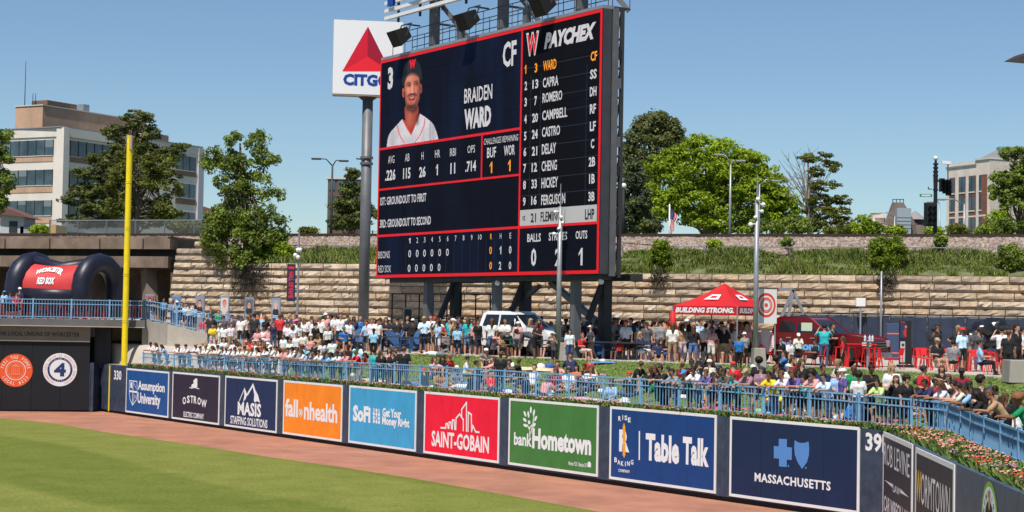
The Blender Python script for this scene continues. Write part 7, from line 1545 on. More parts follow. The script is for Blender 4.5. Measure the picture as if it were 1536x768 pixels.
crowd(CB, [(40, 480, 'lean', 0, 'w', 'K', 's'), (72, 492, 'lean', 0, 'w', 'K', 'w'), (105, 492, 'lean2', 0, 'w', 'J', 'L'), (165, 510, 'lean', 0, 'l', 'K', 'a'), (205, 500, 'lean', 0, 'G', 'K', 's'), (245, 498, 'lean', 0, 'w', 'K', 's'), (285, 510, 'lean2', 0, 'b', 'K', 'S'), (333, 520, 'lean', 0, 'l', 'K', 's'), (385, 505, 'lean', 0, 'w', 'N', 's'), (445, 500, 'lean', 0, 'p', 'K', 'L'), (525, 498, 'lean', 0, 'r', 'T', 'g'), (600, 522, 'lean2', 0, 'r', 'K', 'l'), (668, 490, 'stand', .06, 't', 'J', 's', bk), (722, 500, 'turn', .08, 'k', 'k', 'L'), (785, 480, 'turn', .15, 'p', 'K', 'L'), (838, 475, 'stand', .12, 'k', 'k', 's'), (897, 470, 'stand', .05, 'k', 'J', 'S', bk), (810, 500, 'turn', .06, 'k', 'K', 's'),
 (548, 425, 'crossleg', None, 'w', 'K', 's'), (670, 420, 'stand', .75, 'l', 'K', 's', bk), (320, 350, 'stand', .8, 'w', 'k', 'S'), (440, 318, 'chair', 1.1, 'b', 'K', 'g'), (395, 490, 'turn', .25, 'G', 'K', 's'), (540, 480, 'stand', .2, 'l', 'K', 'n'), (62, 265, 'stand', 1.2, 'w', 'K', 'P'), (135, 262, 'turn', 1.2, 'w', 'K', 'L'), (195, 258, 'turn', 1.15, 'w', 'K', 'L', lf_), (258, 240, 'stand', 1.1, 'w', 'k', 'g', bk), (300, 205, 'stand', 1.3, 'p', 'K', 'w'), (372, 215, 'turn', 1.2, 'w', 'K', 'n'), (415, 208, 'point', 1.2, 'w', 'K', 's'), (482, 262, 'turn', 1.2, 'w', 'K', 'L'), (455, 250, 'stand', 1.3, 'G', 'K', 's'), (340, 235, 'stand', 1.35, 'i', 'K', 'w'),
 (620, 275, 'walk', 1.15, 'l', 'K', 's'), (655, 255, 'turn', 1.1, 'w', 'T', 'S'), (700, 262, 'turn', 1.1, 'w', 'K', 's'), (765, 245, 'cross', 1.12, 'k', 'k', 'L'), (1055, 240, 'phone', 1.1, 'a', 'K', 'B'), (1110, 212, 'stand', 1.18, 'w', 'K', 's'), (1160, 250, 'hands', 1.15, 'w', 'K', 'l'), (1205, 275, 'stand', 1.2, 'r', 'K', 'l'), (1255, 258, 'stand', 1.15, 't', 'K', 'l'), (1225, 350, 'chair', 1.05, 'g', 'K', 'S'), (1135, 545, 'knees', None, 'p', 'j', 'L'), (1205, 520, 'crossleg', None, 'k', 'K', 'L', rt_), (1060, 500, 'lie', None, 'w', 'G', 's', dict(rot=70)),
 (15, 345, 'stand', .9, 'w', 'K', 's'), (50, 370, 'turn', .8, 'w', 'K', 'q'), (100, 330, 'stand', .95, 'w', 'K', 'L'), (75, 420, 'stand', .55, 'w', 'K', 'S'), (25, 445, 'stand', .4, 'w', 'N', 's'), (130, 415, 'turn', .6, 'i', 'J', 'L'), (165, 370, 'bend', .8, 'w', 'K', 's'), (185, 420, 'turn', .5, 'p', 'K', 'L'), (215, 450, 'stand', .35, 'k', 'K', 's'), (240, 415, 'turn', .55, 'c', 'J', 'L'), (275, 440, 'stand', .4, 'w', 'K', 's'), (115, 470, 'stand', .25, 'l', 'J', 'C'), (410, 430, 'knees', None, 'c', 'K', 'L'), (475, 440, 'crossleg', None, 'k', 'K', 's'), (350, 430, 'stand', .45, 'w', 'K', 's', bk), (225, 350, 'stand', .95, 'k', 'K', 'c'), (30, 300, 'stand', 1.1, 'g', 'K', 's')])
crowd(CC, [(35, 255, 'turn', 1.2, 'r', 'K', 'l'), (75, 225, 'stand', 1.2, 't', 'K', 'l'), (130, 225, 'turn', 1.25, 'b', 'K', 's'), (158, 220, 'stand', 1.2, 'k', 'K', 's', bk), (205, 232, 'stand', 1.1, 't', 'j', 'L', bk), (250, 248, 'turn', 1.1, 'p', 'K', 'L'), (293, 235, 'stand', 1.12, 'w', 'T', 'L', bk), (330, 215, 'turn', 1.2, 'w', 'K', 'k'), (375, 240, 'stand', 1.05, 'w', 'j', 'L', bk), (425, 250, 'turn', 1.15, 'w', 'K', 'r'), (455, 282, 'turn', 1.08, 'b', 'J', 's'), (487, 315, 'chair', 1.04, 'e', 'K', 's'), (410, 328, 'chair', 1.04, 'p', 'j', 'L'), (443, 350, 'chair', 1.0, 'c', 'K', 'S', dict(rot=60)), (127, 315, 'stand', .98, 'l', 'K', 's', bk), (560, 320, 'bend', .95, 'G', 'K', 's', dict(rot=-100)), (725, 182, 'point', 1.2, 'y', 'K', 's', dict(rot=-70)), (655, 240, 'turn', 1.08, 'G', 'K', 'f'), (712, 245, 'turn', 1.06, 'm', 'K', 'L'), (808, 345, 'chair', 1.04, 'p', 'K', 'L', dict(rot=-60)), (870, 345, 'chair', 1.03, 'k', 'K', 's'), (990, 235, 'phone', 1.08, 'w', 'J', 's'), (1027, 350, 'chair', 1.02, 'r', 'W', 'O'), (936, 402, 'stand', .88, 'w', 'J', 'l'), (822, 415, 'hands', .7, 'G', 'K', 's'), (1115, 148, 'cross', 1.35, 'k', 'k', 'k'), (1160, 235, 'stand', 1.3, 'n', 'K', 's'), (1080, 250, 'turn', 1.3, 'n', 'K', 'S'), (960, 260, 'turn', 1.3, 'k', 'K', 's'),
 (200, 488, 'crossleg', None, 'w', 'T', 's', rt_), (265, 530, 'knees', None, 'n', 'K', 's', rt_), (122, 560, 'crossleg', None, 'g', 'K', 'w'), (22, 490, 'crossleg', None, 'k', 'K', 'l'), (435, 478, 'stand', .12, 'k', 'k', 'S', bk), (500, 520, 'crossleg', None, 'G', 'K', 's'), (565, 505, 'knees', None, 'k', 'K', 'S', lf_), (388, 500, 'knees', None, 'p', 'W', 'L', lf_), (835, 590, 'crossleg', None, 'm', 'K', 'L'), (925, 585, 'crossleg', None, 'w', 'K', 's'), (985, 550, 'knees', None, 'o', 'K', 'l'), (1040, 540, 'crossleg', None, 'k', 'K', 's'), (1090, 572, 'knees', None, 'w', 'J', 'L'), (75, 640, 'lie', .12, 'w', 'K', 'L', dict(rot=80)), (360, 650, 'recline', .15, 'r', 'K', 's'), (560, 680, 'lie', .1, 'a', 'J', 's', dict(rot=-75)), (780, 670, 'recline', .12, 'p', 'N', 'S')])
crowd(CD, [(48, 125, 'stand', 1.4, 'k', 'k', 'k'), (115, 202, 'stand', 1.15, 'r', 'K', 't'), (170, 195, 'turn', 1.15, 'g', 'T', 'n'), (185, 182, 'turn', 1.3, 'e', 'K', 'g'), (240, 212, 'turn', 1.1, 'w', 'K', 'r'), (268, 198, 'stand', 1.2, 'n', 'K', 's'), (325, 282, 'chair', 1.04, 'n', 'W', 'f'), (345, 208, 'stand', 1.15, 'k', 'K', 's'), (205, 335, 'chair', 1.03, 'r', 'K', 'k'), (415, 160, 'stand', 1.6, 'G', 'K', 's'), (410, 212, 'stand', 1.15, 'g', 'K', 's', bk), (450, 208, 'stand', 1.1, 'g', 'K', 's', bk), (475, 165, 'turn', 1.5, 'o', 'K', 's'), (488, 205, 'turn', 1.2, 'o', 'k', 'S'), (523, 228, 'stand', 1.02, 'w', 'T', 'L', bk), (455, 318, 'chair', 1.03, 'k', 'J', 'S', rt_), (300, 225, 'turn', 1.25, 'k', 'K', 's'), (25, 482, 'crossleg', None, 'w', 'K', 'S'), (432, 400, 'chair', .9, 'n', 'K', 'n'), (380, 462, 'knees', .35, 'k', 'K', 'L', lf_), (445, 488, 'lean', 0, 'k', 'k', 's'), (408, 490, 'lean2', 0, 'k', 'k', 'L'), (515, 508, 'lean', 0, 'g', 'J', 's'), (493, 495, 'stand', .1, 'k', 'K', 'k'), (588, 515, 'lean', 0, 'e', 'K', 'u'), (643, 492, 'lean', 0, 'w', 'J', 's'), (720, 508, 'lean', 0, 'u', 'K', 'S'), (765, 530, 'lean2', 0, 'p', 'K', 'k'), (828, 508, 'lean', 0, 'G', 'K', 's'), (885, 535, 'lean', 0, 't', 'K', 'S'), (962, 505, 'lean', 0, 'v', 'T', 't'),
 (620, 240, 'stand', 1.05, 'l', 'k', 'l', bk), (648, 225, 'turn', 1.2, 'w', 'K', 'B'), (608, 185, 'stand', 1.3, 'k', 'K', 'w'), (722, 235, 'stand', 1.06, 'w', 'k', 's', bk), (757, 212, 'turn', 1.15, 'w', 'K', 'k'), (835, 245, 'stand', 1.04, 'k', 'T', 'u', bk), (868, 190, 'turn', 1.25, 'G', 'K', 's'), (880, 232, 'stand', 1.08, 'w', 'K', 'L', bk), (925, 322, 'stand', .8, 'b', 'k', 's', bk), (958, 288, 'turn', .95, 'g', 'K', 'w', bk), (700, 425, 'crossleg', .55, 'n', 'K', 'k'), (640, 435, 'knees', .5, 'k', 'K', 'k'), (745, 405, 'crossleg', .65, 'k', 'K', 'l'), (808, 445, 'crossleg', .45, 'k', 'K', 's'), (868, 455, 'knees', .4, 'm', 'K', 's'), (970, 225, 'stand', 1.1, 'p', 'K', 'c'), (690, 205, 'turn', 1.25, 'l', 'K', 's'), (560, 260, 'turn', 1.12, 'r', 'K', 's'), (910, 225, 'turn', 1.25, 'm', 'K', 'L'), (790, 225, 'turn', 1.2, 'a', 'K', 'n'), (850, 300, 'chair', 1.04, 'p', 'T', 'S'), (1000, 200, 'turn', 1.3, 'k', 'K', 'L'), (680, 480, 'stand', .2, 'l', 'K', 's'), (795, 490, 'stand', .15, 'k', 'K', 'n'), (852, 500, 'stand', .12, 'e', 'J', 's')])
crowd(CE, [(190, 508, 'lean', 0, 'y', 'J', 's'), (260, 505, 'lean', 0, 'w', 'K', 'S'), (315, 500, 'lean2', 0, 'u', 'K', 'L'), (380, 530, 'lean', 0, 't', 'K', 's'), (345, 495, 'turn', .12, 'k', 'K', 'l'), (425, 500, 'lean', 0, 'p', 'K', 'c'), (490, 520, 'lean', 0, 'a', 'J', 's'), (450, 510, 'turn', .1, 'k', 'K', 's'), (598, 492, 'stand', .06, 'u', 'K', 'w', lf_), (570, 500, 'turn', .12, 'l', 'K', 's'), (685, 512, 'stand', .06, 'w', 'J', 'c', bk), (782, 550, 'lean', 0, 'E', 'K', 's'), (500, 250, 'hands', 1.06, 't', 'J', 's', bk), (545, 245, 'cross', 1.1, 'k', 'K', 's'), (452, 335, 'chair', 1.04, 'k', 'K', 's', lf_), (600, 352, 'stand', .85, 'r', 'K', 'L', dict(rot=-100)), (357, 315, 'phone', .98, 'i', 'K', 'w'), (312, 330, 'chair', 1.0, 'w', 'N', 's'), (262, 320, 'chair', 1.0, 'k', 'K', 's'), (280, 408, 'knees', .75, 'b', 'K', 's', lf_), (325, 428, 'crossleg', .65, 'r', 'K', 'L'), (300, 468, 'turn', .2, 'w', 'N', 'w'), (235, 480, 'turn', .15, 'k', 'K', 'S'), (370, 470, 'crossleg', .45, 'g', 'K', 'l'), (150, 480, 'turn', .15, 'v', 'K', 'n'), (720, 600, 'knees', .1, 'e', 'K', 's'), (640, 660, 'recline', .06, 'b', 'K', 's'), (540, 640, 'lie', .08, 'a', 'W', 'L', dict(rot=70)), (240, 640, 'knees', .1, 'y', 'J', 's')])
crowd(CF_, [(85, 458, 'hands', .06, 'k', 'k', 'L', dict(rot=0)), (145, 460, 'stand', .05, 'k', 'k', 'c'), (240, 478, 'lean', 0, 'n', 'k', 's'), (330, 492, 'lean', 0, 'w', 'j', 'L'), (400, 488, 'lean2', 0, 'p', 'K', 'l'), (430, 500, 'lean', 0, 'i', 'K', 's'), (462, 510, 'lean2', 0, 'l', 'K', 's'), (490, 400, 'crossleg', .4, 'b', 'K', 's', rt_), (395, 435, 'knees', .3, 'g', 'K', 's', rt_), (345, 390, 'knees', .6, 'k', 'K', 'L'), (555, 462, 'turn', .12, 'k', 'K', 'c'), (530, 545, 'lean', 0, 'k', 'K', 'l'), (600, 538, 'lean2', 0, 'c', 'k', 'S'), (760, 562, 'lean', 0, 'e', 'K', 'C'), (735, 480, 'crossleg', .3, 'w', 'K', 'l', bk), (690, 560, 'turn', .1, 'k', 'K', 'L'), (320, 252, 'chair', 1.03, 'k', 'T', 't'), (317, 130, 'stand', 1.3, 'k', 'k', 'k'), (452, 195, 'stand', 1.15, 'a', 'K', 'r'), (397, 265, 'chair', 1.1, 'g', 'K', 's', bk), (548, 265, 'chair', 1.06, 'l', 'k', 's', rt_), (670, 190, 'hands', 1.12, 'w', 'K', 's', bk), (705, 208, 'stand', 1.04, 'k', 'K', 'S', bk), (750, 175, 'stand', 1.1, 'k', 'K', 's'), (785, 190, 'turn', 1.15, 'w', 'K', 's'), (300, 505, 'turn', .12, 'm', 'K', 's'), (495, 525, 'turn', .08, 'k', 'K', 's'), (375, 415, 'crossleg', .5, 'w', 'K', 'L'), (640, 470, 'knees', .35, 'p', 'K', 's')])
# deck people
for x, y, s, h, pz in ((6, 438, 'l', 'u', 'stand'), (5, 450, 'g', 's', 'phone'), (14, 447, 'b', 's', 'turn'), (24, 450, 'r', 's', 'turn'), (29, 433, 'n', 'w', 'turn')):
    q = dpt(x, 0, 1.1 + (x % 3) * .3); person(x, y, pz, None, s, 'K', h, z=4.86, Y=q.y, where='on the corner deck')
rp = random.Random(11); sh_ = 'wwwkkkkknnGGrblpgmeick'; hr_ = 'ssssSSlLLpqkwnrcBf'; bt_ = 'KKKNTJjkW'
def fill(n, x0, x1, t0, t1, poses, far=False):
    for i in range(n):
        x = x0 + (x1 - x0) * (i + rp.uniform(.1, .9)) / n; t = rp.uniform(t0, t1); p_ = rp.choice(poses); person(x, 0, p_, t, rp.choice(sh_), rp.choice(bt_), rp.choice(hr_), rot=rp.choice((rp.uniform(-80, 80), rp.uniform(-40, 40), rp.uniform(120, 240))), sc=rp.uniform(.88, 1.02), kw_far=far)
S4 = ['stand', 'turn', 'cross', 'phone', 'walk', 'hips']
fill(10, 645, 905, 1.02, 1.1, S4); fill(7, 1000, 1130, 1.02, 1.15, S4); fill(12, 1030, 1390, .1, .25, ['turn', 'stand', 'phone']); fill(18, 1010, 1400, .2, .5, ['crossleg', 'knees', 'crossleg'])
fill(15, 620, 1000, .08, .6, ['crossleg', 'knees', 'recline']); fill(6, 1410, 1530, .15, .6, ['knees', 'crossleg'])
fill(26, 430, 640, 1.2, 1.45, S4, True); fill(34, 640, 910, 1.1, 1.35, S4, True); fill(34, 905, 1130, 1.1, 1.45, S4, True); fill(10, 300, 430, 1.1, 1.25, S4, True); fill(6, 1395, 1535, 1.2, 1.4, S4, True)
# the farthest rows of the crowd, joined
BV = []; BQ = []; BC = []; nb = 0
tabs = {}
for k, (me, hm_, top, hc) in PB.items():
    v = np.empty(len(me.vertices) * 3, np.float32); me.vertices.foreach_get('co', v); tabs[k] = (v.reshape(-1, 3), [tuple(q.vertices) for q in me.polygons if len(q.vertices) == 4], [q.material_index for q in me.polygons if len(q.vertices) == 4])
htab = {}
for k, me in HM.items(): v = np.empty(len(me.vertices) * 3, np.float32); me.vertices.foreach_get('co', v); htab[k] = (v.reshape(-1, 3), np.array([tuple(q.vertices) for q in me.polygons]))
tabs = {k: (v, np.array(q), np.array(m)) for k, (v, q, m) in tabs.items()}
for pose, p, rot, sc, s, b, h in EXTRA:
    M = Matrix.Translation(p) @ Matrix.Rotation(rot, 4, 'Z') @ Matrix.Scale(sc, 4); v, q, m = tabs[pose]; A = np.array(M); sk = rp.choice(SKIN[:5]); b_, lg, _ = BT[b]; hk, hcol, _ = HR[h]
    pal = np.array([sk, SH[s][0], b_, b_ if lg else sk, (.3, .3, .3), (.02, .01, .01), (.3, .1, .08), sk]); BV.append(v @ A[:3, :3].T + A[:3, 3]); BQ.append(q + nb); BC.append(pal[m]); nb += len(v)
    v, q = htab[hk]; A = np.array(M @ PB[pose][1]); BV.append(v @ A[:3, :3].T + A[:3, 3]); BQ.append(q + nb); BC.append(np.tile(hcol, (len(q), 1))); nb += len(v)
crw = raw('background_crowd', np.concatenate(BV), np.concatenate(BQ), [], smooth=True, kind='stuff'); ca = crw.data.color_attributes.new('clothes', 'FLOAT_COLOR', 'CORNER'); cc = np.repeat(np.concatenate(BC), 4, 0); ca.data.foreach_set('color', np.concatenate([cc, np.ones((len(cc), 1))], 1).astype(np.float32).ravel())
cm = bpy.data.materials.new('crowd_clothes'); cm.use_nodes = True; a_ = cm.node_tree.nodes.new('ShaderNodeAttribute'); a_.attribute_name = 'clothes'; cm.node_tree.links.new(a_.outputs['Color'], cm.node_tree.nodes['Principled BSDF'].inputs['Base Color']); cm.node_tree.nodes['Principled BSDF'].inputs['Roughness'].default_value = .9; crw.data.materials.append(cm)
print('PEOPLE', len(PEOPLE), len(EXTRA))
# labels: each one singled out
place = {}
byk = {}
for r_ in PEOPLE:
    hx, o, s, b, h, vb, sc, t, pose, where = r_; o['category'] = 'person'
    if where: o['group'] = 'people ' + where; w_ = where
    elif t == 0 or (isinstance(t, float) and t < .2): o['group'] = 'people along the blue railing'; w_ = 'near ' + near_word(hx) if pose in ('lean', 'lean2', 'knees', 'crossleg', 'recline', 'lie') else 'behind the railing near ' + near_word(hx)
    elif t == 'b' or t < 1: o['group'] = 'people on the lawn'; w_ = 'near ' + near_word(hx)
    else: o['group'] = 'people on the walkway'; w_ = 'near ' + near_word(hx)
    byk.setdefault((s, h, vb, w_), []).append(r_)
seen_l = set()
def people_mark(hx, me_o):
    c = [(abs(r[0] - hx), r) for r in PEOPLE if r[1] is not me_o]; c.sort(key=lambda q: q[0]); return c
for (s, h, vb, w_), L in byk.items():
    for r_ in sorted(L, key=lambda r: r[0]):
        hx, o, _, b = r_[0], r_[1], r_[2], r_[3]; base = 'person with %s in %s, %s %s' % (h, s, vb, w_)
        if s.endswith('top') or s.endswith('jersey') or s.endswith('shirt'): pass
        lab = base
        if len(L) > 1:
            lab = 'person, %s, %s, %s, %s %s' % (h, s, b, vb, w_)
        if lab in seen_l:
            for d_, q in people_mark(hx, o):
                cand = 'person, %s, %s, %s, just %s of one in %s' % (h, s, vb, 'right' if q[0] < hx else 'left', q[2])
                if cand not in seen_l: lab = cand; break
        for a_, b_ in ((' t-shirt', ' tee'), ('on a chair ', ''), ('with folded arms', 'arms folded'), ('pale blue patterned', 'patterned'), (' just ', ' '), (' one in ', ' '), ('a fair', 'fair'), ('a dark', 'dark'), (' the railing', ' railing'), (' and ', ' '), ('person with', 'person,'), (' tee', ''), ('patterned shirt', 'patterned'), (' jersey', ''), ('near the ', 'near ')):
            if len(lab.split()) > 16: lab = lab.replace(a_, b_)
        seen_l.add(lab); o['label'] = lab
# blankets and picnic things on the lawn
bl_m = [mat('towel_%d' % i, c, .95, var=.35, scale=5) for i, c in enumerate([(.62, .60, .58), (.10, .22, .50), (.55, .10, .12), (.20, .42, .55), (.60, .48, .30), (.60, .35, .38)])]
bn = ['white', 'blue', 'red', 'turquoise', 'tan', 'pink']
for i, (x, t_, w_, L) in enumerate(((655, .12, 1.5, 1.2), (690, .25, 1.6, 1.1), (735, .1, 1.7, 1.2), (800, .15, 1.6, 1.3), (808, .62, 1.5, 1.0), (860, .1, 1.6, 1.3), (915, .12, 1.3, 1.1), (620, .2, 1.4, 1.0), (1085, .15, 1.5, 1.1), (1150, .1, 1.4, 1.1), (1210, .08, 1.6, 1.2), (1262, .07, 1.7, 1.2), (1010, .3, 1.2, .9), (903, .85, 1.2, .8), (1320, .15, 1.4, 1.0), (1200, .3, 1.4, 1.0), (560, .2, 1.4, 1.0), (1365, .5, 1.6, 1.1))):
    p = ground(x, t_); p2 = ground(x, t_ + .03); sl = (p2.z - p.z) / max(.01, (p2 - p).length); k = i % 6; a = rr.uniform(-.5, .5); V = []; Fq = []
    for r_ in range(9):
        for c_ in range(9): X = (r_ / 8 - .5) * w_; Yv = (c_ / 8 - .5) * L; X2, Y2 = X * math.cos(a) - Yv * math.sin(a), X * math.sin(a) + Yv * math.cos(a); V.append((X2, Y2, .03 + Y2 * sl + .035 * (1 + mnoise.noise(Vector((X * 3 + i * 5, Yv * 3, 0))))))
    for r_ in range(8):
        for c_ in range(8): q = r_ * 9 + c_; Fq.append((q, q + 9, q + 10, q + 1))
    o = raw('picnic_blanket', V, Fq, [bl_m[k]], smooth=True); o.location = p; tag(o, uniq('crumpled %s blanket spread on the lawn near %s' % (bn[k], near_word(x))), 'blanket', 'blankets on the lawn')
pk_m = [mat('bag_%d' % i, c, .8) for i, c in enumerate([(.02, .02, .025), (.04, .10, .35), (.65, .65, .65), (.45, .05, .05), (.25, .45, .2)])]; pn = ['black', 'blue', 'white', 'red', 'green']
spots = [(905, .9, 2), (1003, .3, 1), (1362, .3, 0), (640, .4, 0), (655, .55, 2), (690, .18, 2), (745, .3, 3), (760, .15, 1), (812, .66, 2), (825, .68, 1), (872, .2, 0), (902, .3, 2), (938, .15, 2), (1022, .35, 0), (1090, .08, 2), (1140, .1, 4), (1168, .12, 2), (1195, .15, 2), (1230, .1, 3), (1250, .25, 2), (1268, .15, 4), (1288, .2, 2), (1300, .3, 2), (1330, .1, 0), (1345, .65, 0), (1378, .7, 0), (1395, .65, 2), (1430, .3, 3), (1512, .3, 3), (1500, .45, 0), (1120, .5, 0), (1050, .45, 4), (470, .4, 0), (530, .3, 2), (575, .35, 4), (610, .12, 3), (1325, .5, 2), (1240, .4, 2)]
for i, (x, t_, k) in enumerate(spots):
    p = ground(x, t_); s = rr.uniform(.11, .19); blob('backpack', uniq('%s soft bag lying on the grass near %s' % (pn[k], near_word(x))), 'bag', tuple(p - Vector((0, 0, .03))), (s * 1.2, s * .9, s * .85), pk_m[k], 'bags left on the lawn', seed=i * 7, nu=12, nv=8)
for i, (x, t_) in enumerate(((1331, .35), (1545, .4), (1262, .6))):
    p = ground(x, t_); t = thing('cool_box', uniq('white cool box with a lid on the grass near ' + near_word(x)), 'cool box', tuple(p), rr.uniform(-.5, .5), 'cool boxes'); mb = MB(); mb.box((0, 0, .17), (.55, .36, .34)); mb.build('body', white_m, t, local=True, bevel=.03); mb = MB(); mb.box((0, 0, .37), (.58, .39, .06)); mb.build('lid', white_m, t, local=True, bevel=.02)
# ================================================================ TREES AND SHRUBS
bark = mat('bark', (.13, .10, .075), .95, var=.3, scale=3, bump=.6, bscale=8); bark_g = mat('pale_bark', (.24, .20, .16), .95, var=.25, scale=3)
def leafy(m):
    t = m.node_tree; b = t.nodes['Principled BSDF']; o = t.nodes['Material Output']; tr_ = t.nodes.new('ShaderNodeBsdfTranslucent'); c = b.inputs['Base Color'].default_value; tr_.inputs[0].default_value = (min(1, c[0] * 1.5), min(1, c[1] * 1.4), c[2], 1); mx = t.nodes.new('ShaderNodeMixShader'); mx.inputs[0].default_value = .33; t.links.new(b.outputs[0], mx.inputs[1]); t.links.new(tr_.outputs[0], mx.inputs[2]); t.links.new(mx.outputs[0], o.inputs[0]); return m
def leafset(name, c, sp=.3):
    return [leafy(mat(name + '_%d' % i, tuple(x * k for x in c), .65, spec=.3)) for i, k in enumerate((1 - sp, 1.0, 1 + sp * 1.15))]
def leaf_cloud(name, centres, radii, nper, size, mats, parent, flat=.45, shell=.35, stretch=1.0, blade=(1, .62), droop=0, jit=.25):
    cs = np.repeat(np.array(centres), nper, 0); rs = np.repeat(np.array(radii), nper); n = len(cs)
    d = rng.normal(size=(n, 3)); d /= np.linalg.norm(d, axis=1)[:, None]; r_ = rs * rng.uniform(shell, 1, n) ** .7; P = cs + d * r_[:, None] * np.array([1, 1, flat if flat < 1 else 1]); 
    nrm = d * .7 + rng.normal(size=(n, 3)) * .55 + np.array([0, 0, .45]); nrm /= np.linalg.norm(nrm, axis=1)[:, None]
    t = np.cross(nrm, rng.normal(size=(n, 3))); t /= np.linalg.norm(t, axis=1)[:, None]; b = np.cross(nrm, t); s = size * rng.uniform(.6, 1.35, n)
    V = np.empty((n, 4, 3), np.float32); a1, a2 = (t * (s * blade[0])[:, None], b * (s * blade[1])[:, None])
    V[:, 0] = P - a1; V[:, 1] = P - a2 * .9 + nrm * (s * .12)[:, None]; V[:, 2] = P + a1; V[:, 3] = P + a2 * .9 + nrm * (s * .12)[:, None]
    V -= np.array(parent.location, dtype=np.float32)
    k = np.repeat(rng.choice(len(mats), len(centres), p=[.3, .42, .28]), nper); k = np.where(rng.random(n) < jit, rng.integers(0, len(mats), n), k)
    return raw(name, V.reshape(-1, 3), np.arange(n * 4).reshape(-1, 4), mats, k, parent=parent)
def limbs(t, base, trunk_top, tips, r, m, forks=.45):
    mb = MB(); mid = base.lerp(trunk_top, .5) + Vector((rr.uniform(-.15, .15), 0, 0)); mb.path([base - Vector((0, 0, .3)), mid, trunk_top], [r * 1.15, r * .85, r * .35], 8); mb.build('trunk', m, t, smooth=True)
    mb = MB()
    for tip in tips:
        k = rr.uniform(.15, .85); s = base.lerp(trunk_top, k); e = Vector(tip); q = s.lerp(e, .5) + Vector((rr.uniform(-.3, .3), rr.uniform(-.3, .3), rr.uniform(-.1, .4))); L = (e - s).length; w_ = min(r * .4, .035 + L * .012)
        mb.path([s, q, e], [w_, w_ * .6, w_ * .2], 5, caps=False)
    return mb.build('limbs', m, t, smooth=True, kind='stuff')
def px_tree(name, label, Y, trunk_px, base_z, blobs, ncl, nper, crad, leaf, mats, barkm=bark, depth=1.0, tr=.2, top=None, group='trees beyond the railway', flat=.7, bias=.35, gaps=.0, bare=None, base_y=None):
    """blobs: (px, py, rx_px, ry_px) of foliage masses read at distance Y"""
    k = Y / F; base = on_col(trunk_px, Y, base_z); t = thing(name, label, 'tree', tuple(base), 0, group)
    tot = sum(b[2] * b[3] for b in blobs); cs = []; rs = []
    for bx_, by_, rx, ry in blobs:
        n = max(2, round(ncl * rx * ry / tot)); c = at(bx_, by_, Y)
        for _ in range(n):
            while True:
                u = Vector((rr.uniform(-1, 1), rr.uniform(-1, 1), rr.uniform(-1, 1)))
                if bias ** .5 < u.length < 1 or (u.length < 1 and rr.random() < .25): break
            p = c + Vector((u.x * rx * k, u.y * (rx + ry) / 2 * k * depth, u.z * ry * k))
            if gaps and mnoise.noise(p * .45 + Vector((trunk_px, 0, 0))) > gaps: continue
            cs.append(tuple(p)); rs.append(crad * rr.uniform(.6, 1.25))
    leaf_cloud('crown', cs, rs, nper, leaf, mats, t, flat=flat)
    tt = at(*(top or (trunk_px, min(b[1] for b in blobs))), Y); tips = rr.sample(cs, min(len(cs), 60)); limbs(t, base, tt, tips, tr, barkm)
    return t
G_bright = leafset('leaf_lime', (.25, .34, .020), .28); G_mid = leafset('leaf_mid_green', (.15, .205, .032), .38); G_dark = leafset('needle_dark', (.11, .13, .034), .4); G_spr = leafset('needle_blue', (.12, .17, .13), .3); G_olive = leafset('leaf_olive_green', (.13, .145, .022), .35); G_pine = leafset('needle_grey_green', (.15, .17, .062), .35); G_bush = leafset('leaf_yellow_green', (.15, .22, .015), .3)
# leafy tree on the embankment in front of the tracks
px_tree('leafy_tree', 'tall leafy young tree growing on the embankment above the stone wall', stone_at(365).y + .9, 368, 8.7,
 [(345, 205, 14, 16), (385, 215, 15, 20), (320, 240, 16, 18), (352, 245, 30, 20), (400, 250, 22, 22), (312, 278, 14, 10), (345, 285, 34, 22), (385, 280, 32, 24), (410, 292, 14, 12), (340, 320, 34, 24), (385, 325, 40, 26), (350, 358, 42, 26), (395, 362, 34, 26), (372, 388, 52, 18), (318, 360, 18, 30), (412, 340, 20, 26), (330, 330, 24, 24)], 560, 56, .40, .105, G_mid, tr=.16, flat=.85, gaps=.30, group='trees beside the railway', top=(360, 215))
# left side group
px_tree('pine_tree', 'big dark drooping pine behind the yellow foul pole', 150, 192, 10.2,
 [(205, 178, 24, 14), (180, 200, 28, 14), (222, 200, 20, 12), (200, 225, 40, 16), (160, 240, 30, 12), (240, 232, 34, 12), (270, 222, 16, 8), (190, 258, 52, 16), (130, 262, 26, 10), (150, 285, 46, 14), (235, 262, 34, 14), (118, 300, 30, 9), (180, 312, 62, 16), (135, 330, 46, 12), (230, 330, 40, 12)], 800, 42, .5, .13, G_dark, tr=.35, flat=.35, depth=.8, top=(203, 168))
px_tree('maple_tree', 'yellow green broadleaf tree standing before the dark pine', 138, 203, 10.2,
 [(205, 235, 30, 18), (238, 250, 26, 18), (180, 255, 20, 18), (200, 280, 44, 20), (248, 288, 26, 20), (215, 312, 48, 18), (178, 310, 22, 18), (258, 322, 20, 14)], 330, 52, .42, .12, G_olive, tr=.2, gaps=.15)
px_tree('leafy_tree', 'green tree cut by the edge of the picture before the office building', 128, -14, 10.2, [(0, 205, 16, 10), (-10, 225, 20, 20), (6, 250, 14, 16), (4, 275, 18, 14), (-12, 300, 20, 30)], 120, 70, .5, .13, G_mid, tr=.2, gaps=.3)
px_tree('pine_tree', 'small dark pine half hidden behind the big sign pole', 165, 522, 10.2, [(530, 262, 10, 10), (524, 285, 18, 12), (518, 308, 24, 12), (520, 332, 32, 12), (545, 320, 20, 16)], 150, 60, .7, .16, G_dark, tr=.2, flat=.4, top=(530, 252))
